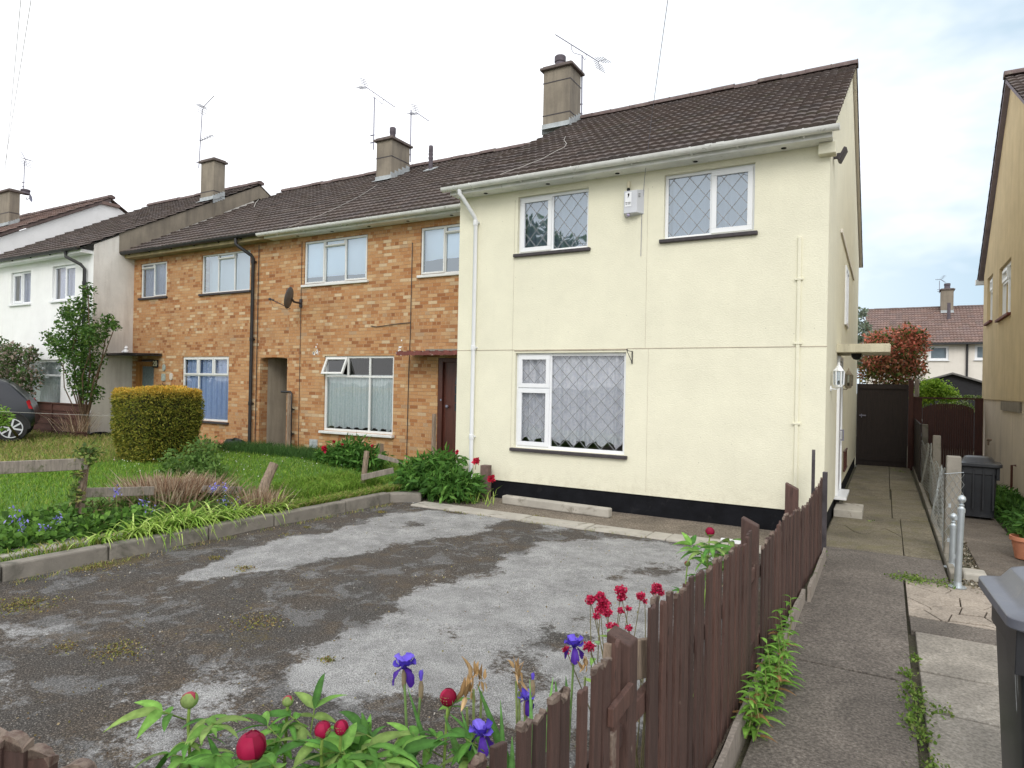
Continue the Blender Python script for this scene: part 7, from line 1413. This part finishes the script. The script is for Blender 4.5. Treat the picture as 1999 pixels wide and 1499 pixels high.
def iris(label, blooms, base, blades_=(), dead=()):
    t = thing('iris', label, 'flower', base, 'irises in the foreground bed'); b0 = np.array(base)
    for (px, py, D, s, tight) in blooms:
        c = atd(px, py, D); st_ = MB(); st_.tube([b0, (b0+c)/2+RNG.normal(size=3)*.01, c-np.array((0, 0, s*.35))], [.006, .005, .004], 6, (.17, .28, .09)); so = st_.build('stem', M_STEM, t, smooth=True)
        m = MB(); off = random.uniform(0, 2)
        for k in range(3 if tight else 6):
            w = off+k*(2.094 if tight else 1.047); d = np.array((math.cos(w), math.sin(w), 0)); petal(m, c+d*s*.04, d*((.55 if k % 2 else .30) if not tight else .12)+np.array((0, 0, 1.0)), d, s*(.80 if k % 2 else .95), s*(.80 if not tight else .35), -.7 if tight else 1.4, IV, -.35, .30)
        if not tight:
            for k in range(3):
                w = off+.5+k*2.094; d = np.array((math.cos(w), math.sin(w), 0)); petal(m, c+np.array((0, 0, s*.05)), d+np.array((0, 0, .35)), np.array((0, 0, 1.0))+d*.3, s*1.25, s*.60, 3.4, IF, .15, .22)
        m.build('bloom', M_PETAL, so, smooth=True, sharp=180)
        m = MB(); m.lathe([(.003, -.05), (.008, -.03), (.009, 0), (.004, .02)], c-np.array((0, 0, s*.3)), seg=7, col=(.28, .22, .14)); m.build('sheath', M_STEM, so)
    m = MB()
    for (px0, py0, px1, py1, D, w) in blades_:
        a = atd(px0, py0, D); b = atd(px1, py1, D*.98); n = 7; d = b-a; L_ = np.linalg.norm(d); m.leaf(a, d, np.array((.3, -1, .1)), L_*1.03, w, .12, random.choice([(.13, .30, .08), (.16, .35, .10), (.20, .40, .12)]), n, .06, .35)
    if blades_: m.build('foliage', M_LEAF, t, smooth=True, sharp=180)
    for (px, py, D, s) in dead:
        c = atd(px, py, D); st_ = MB(); st_.tube([b0+np.array((.02, .02, 0)), c-np.array((0, 0, .04))], [.005, .004], 5, (.22, .28, .10)); so = st_.build('stem', M_STEM, t)
        m = MB()
        for k in range(9): w = random.uniform(0, 6.28); d = np.array((math.cos(w)*.35, math.sin(w)*.35, random.choice([1, 1, -.6]))); m.leaf(c+RNG.normal(size=3)*s*.12, d, RNG.normal(size=3), s*random.uniform(.5, 1.0), s*.22, random.uniform(-.5, 1.2), random.choice([(.40, .26, .12), (.52, .36, .19), (.30, .19, .09)]), 4, .5, .5)
        m.build('dead_bloom', M_PETAL, so)
    return t
iris('pair of violet blue irises standing highest over the tarmac', [(789, 1306, 2.15, .056, 0), (822, 1332, 2.15, .045, 1)], gnd(820, 2.05), ((838, 1480, 800, 1345, 2.1, .02), (905, 1500, 870, 1395, 2.0, .03)))
iris('withered brown iris heads above long sword leaves', [], gnd(925, 2.05), ((1000, 1520, 938, 1338, 2.05, .035), (975, 1480, 885, 1390, 2.05, .03), (985, 1530, 978, 1370, 2.0, .022), (945, 1560, 905, 1390, 2.0, .035), (920, 1540, 912, 1400, 2.05, .03)), ((925, 1320, 2.0, .07), (912, 1355, 2.0, .07), (940, 1325, 2.05, .05)))
iris('blue iris with frilled petals just left of the nearest pickets', [(940, 1438, 1.9, .052, 0)], gnd(955, 1.85), ((975, 1570, 925, 1450, 1.85, .03), (1000, 1580, 1000, 1440, 1.85, .03)))
iris('crumpled blue iris above the pickets with a dark spent bud over it', [(1027, 1368, 2.1, .042, 0), (1040, 1332, 2.1, .034, 1)], gnd(1020, 2.0), ((1040, 1500, 1035, 1330, 2.05, .018), (1060, 1480, 1078, 1325, 2.1, .022)), ((1008, 1305, 2.1, .05), (1014, 1325, 2.1, .06)))
iris('blue iris on a dark funnel beside the valerian', [(1121, 1265, 2.5, .055, 0)], gnd(1110, 2.45), ((1090, 1400, 1085, 1330, 2.3, .02), (1110, 1390, 1105, 1320, 2.3, .02)), ((1143, 1300, 2.4, .05),))

VR = np.array([(.50, .015, .07), (.62, .03, .11), (.38, .01, .05), (.55, .05, .12)])
va = thing('red_valerian', 'red valerian with several crimson flower heads behind the nearest fence post', 'plant', gnd(1210, 2.9)); b0 = np.array(gnd(1215, 2.85))
for (px, py, D, r) in ((1152, 1170, 2.9, .022), (1172, 1166, 2.9, .026), (1180, 1180, 2.9, .030), (1172, 1190, 2.9, .022), (1186, 1196, 2.85, .018), (1212, 1152, 3.0, .026), (1213, 1166, 3.0, .022), (1212, 1192, 2.9, .012), (1226, 1188, 2.9, .010), (1251, 1164, 3.1, .022), (1259, 1174, 3.1, .010), (1283, 1147, 3.25, .024), (1276, 1155, 3.25, .014), (1290, 1156, 3.25, .014), (1164, 1203, 2.8, .012), (1190, 1222, 2.8, .012), (1200, 1222, 2.8, .012), (1228, 1226, 2.8, .012), (1150, 1262, 2.55, .020), (1105, 1268, 2.6, .012), (1152, 1176, 2.9, .012)):
    c = atd(px, py, D); s = MB(); bb = b0+np.array((random.uniform(-.09, .09), random.uniform(-.09, .25), 0)); s.tube([bb, (bb+c)/2+np.array((random.uniform(-.02, .02), 0, .05)), c], [.0035, .0028, .0018], 5, (.22, .20, .10)); so = s.build('stem', M_STEM, va)
    n = int(190*(r/.02)**1.4); pts = c+unit(RNG.normal(size=(n, 3)))*r*(RNG.random((n, 1))**.35)*np.array((1, 1, .8)); V, F, C = leaf_cloud(pts, .0105, VR, aspect=.95); bulk('flower_head', V, F, C, M_PETAL, so)
m = MB()
for (px, py, D) in sc(26, 1150, 1245, 1225, 1420, 2.5, 2.9, 0, 0) and [(random.uniform(1150, 1250), random.uniform(1232, 1420), random.uniform(2.55, 2.85)) for _ in range(34)]:
    c = atd(px, py, D); w = random.uniform(0, 6.28); m.leaf(c, (math.cos(w), math.sin(w), .4), (0, 0, 1), random.uniform(.05, .08), .026, .8, random.choice([(.20, .38, .08), (.28, .46, .10), (.24, .40, .16)]), 4, .15, .55)
m.build('foliage', M_LEAF, va, smooth=True, sharp=180)

# weeds at the foot of the fence and in the joints
def willow(label, spots, base, group, ls=(.09, .135)):
    t = thing('tall_weed', label, 'weed', base, group); m = MB(); s = MB()
    for (x, y, h) in spots:
        top = np.array((x+random.uniform(-.02, .06), y+random.uniform(-.05, .05), GZ+h)); b = np.array((x, y, GZ)); s.tube([b, (b+top)/2+np.array((.02, 0, 0)), top], [.005, .004, .002], 5, (.26, .30, .10)); n = int(h/.019)
        for k in range(n): f = (k+1)/n; c = b+(top-b)*f; w = k*2.4; m.leaf(c, (math.cos(w), math.sin(w), .75), (0, 0, 1), random.uniform(*ls)*(1.15-.45*f), random.uniform(.026, .038)*(1.2-.4*f), 1.1, random.choice([(.16, .34, .05), (.21, .41, .07), (.13, .27, .04)]) if random.random() > .06 else (.30, .17, .07), 4, .18, .55)
    s.build('stem', M_STEM, t); m.build('foliage', M_LEAF, t, smooth=True, sharp=180)
willow('bright green leafy weeds growing thickly from the fence foot over the path edge', [(-.61+random.uniform(-.02, .07), 3.55+random.uniform(0, 1.2), random.uniform(.14, .34)) for _ in range(20)]+[(-.58, 4.65, .40)], (-.56, 4.3, GZ), 'weeds along the fence foot')
willow('few large leaves poking out between the pickets further up the path', [(-.60, 5.1, .36)], (-.62, 5.0, GZ), 'weeds along the fence foot')
mt = []
for (px, py, n, r) in ((1745, 1128, 60, .05), (1775, 1130, 150, .08), (1800, 1135, 120, .07), (1840, 1140, 120, .08), (1785, 1290, 50, .03), (1780, 1350, 110, .05), (1790, 1380, 130, .06), (1785, 1410, 110, .05), (1800, 1440, 90, .05), (1818, 1500, 90, .05), (1600, 1085, 120, .05), (1590, 1110, 60, .05), (1840, 1392, 40, .04), (1755, 920, 60, .12), (1700, 1020, 10, .05), (1772, 1320, 60, .03)):
    c = atz(px, py, GZ); pts = c+np.concatenate([RNG.normal(size=(n, 2))*r*np.array((.7, 1.2)), RNG.uniform(0, .03, (n, 1))], 1); mt.append(leaf_cloud(pts, .026, np.array([(.14, .25, .04), (.20, .32, .06), (.10, .17, .03), (.24, .30, .08)]), up=.5, aspect=.6))
v_, f_, c_ = joinb(mt); bulk('joint_weeds', v_, f_, c_, M_LEAF, kind='stuff', label='small green weeds growing in the joints of the side path', category='weeds')
mt = []
for k in range(60):
    px, py = random.uniform(0, 1), 0; y = random.uniform(2.0, 7.8); c = np.array((-6.86+.04*(y-3)+.16, y, GZ)); mt.append(blades(c+RNG.normal(size=(10, 3))*np.array((.03, .04, 0)), .05, .005, GY_, .6, .8))
for k in range(14):
    x = random.uniform(-6, -1.5); mt.append(blades(np.array((x, 7.82, GZ))+RNG.normal(size=(14, 3))*np.array((.06, .02, 0)), .05, .005, np.array([(.30, .28, .10), (.26, .32, .09), (.36, .28, .14)]), .6, .8))
v_, f_, c_ = joinb(mt); bulk('edge_grass', v_, f_, c_, M_LEAF, kind='stuff', label='sparse grass tufts along the foot of the kerb and edging', category='grass')
mt = [blades(np.array((-.62, 9.2, GZ))+RNG.normal(size=(60, 3))*np.array((.1, .2, 0))*0+np.stack([RNG.uniform(-6.2, -5.2, 60), RNG.uniform(8.4, 8.8, 60), np.full(60, -1.84)], 1)-np.array((-.62, 9.2, GZ)), .26, .014, np.array(STR), .5, 1.0)]
v_, f_, c_ = joinb(mt); bulk('strap_leaf_plant', v_, f_, c_, M_LEAF, None, (-5.7, 8.6, -1.84), label='pale strap leaves drooping right of the corner peony bush', category='plant')
# street tree behind the viewer, seen only as a reflection in the upper windows
tt = thing('street_tree', 'round leafy street tree, seen only as a dark reflection in the left upper window', 'tree', (-15.5, -11, GZ)); pts, d = blob_points([(-16.3, -11, 6.6, 2.1), (-14.3, -11.3, 6.0, 1.6), (-18.2, -10.8, 5.6, 1.9), (-12.6, -11.2, 5.0, 1.3), (-15.4, -11, 4.2, 2.4)], 12000); V, F, C = leaf_cloud(pts, .32, np.array(DG), out=d); bulk('crown', V, F, C, M_LEAF, tt); m = MB(); m.tube([(-15.5, -11, -2), (-15.5, -11, 3)], [.2, .12], 8, (.1, .08, .06)); m.build('trunk', M_STEM, tt)
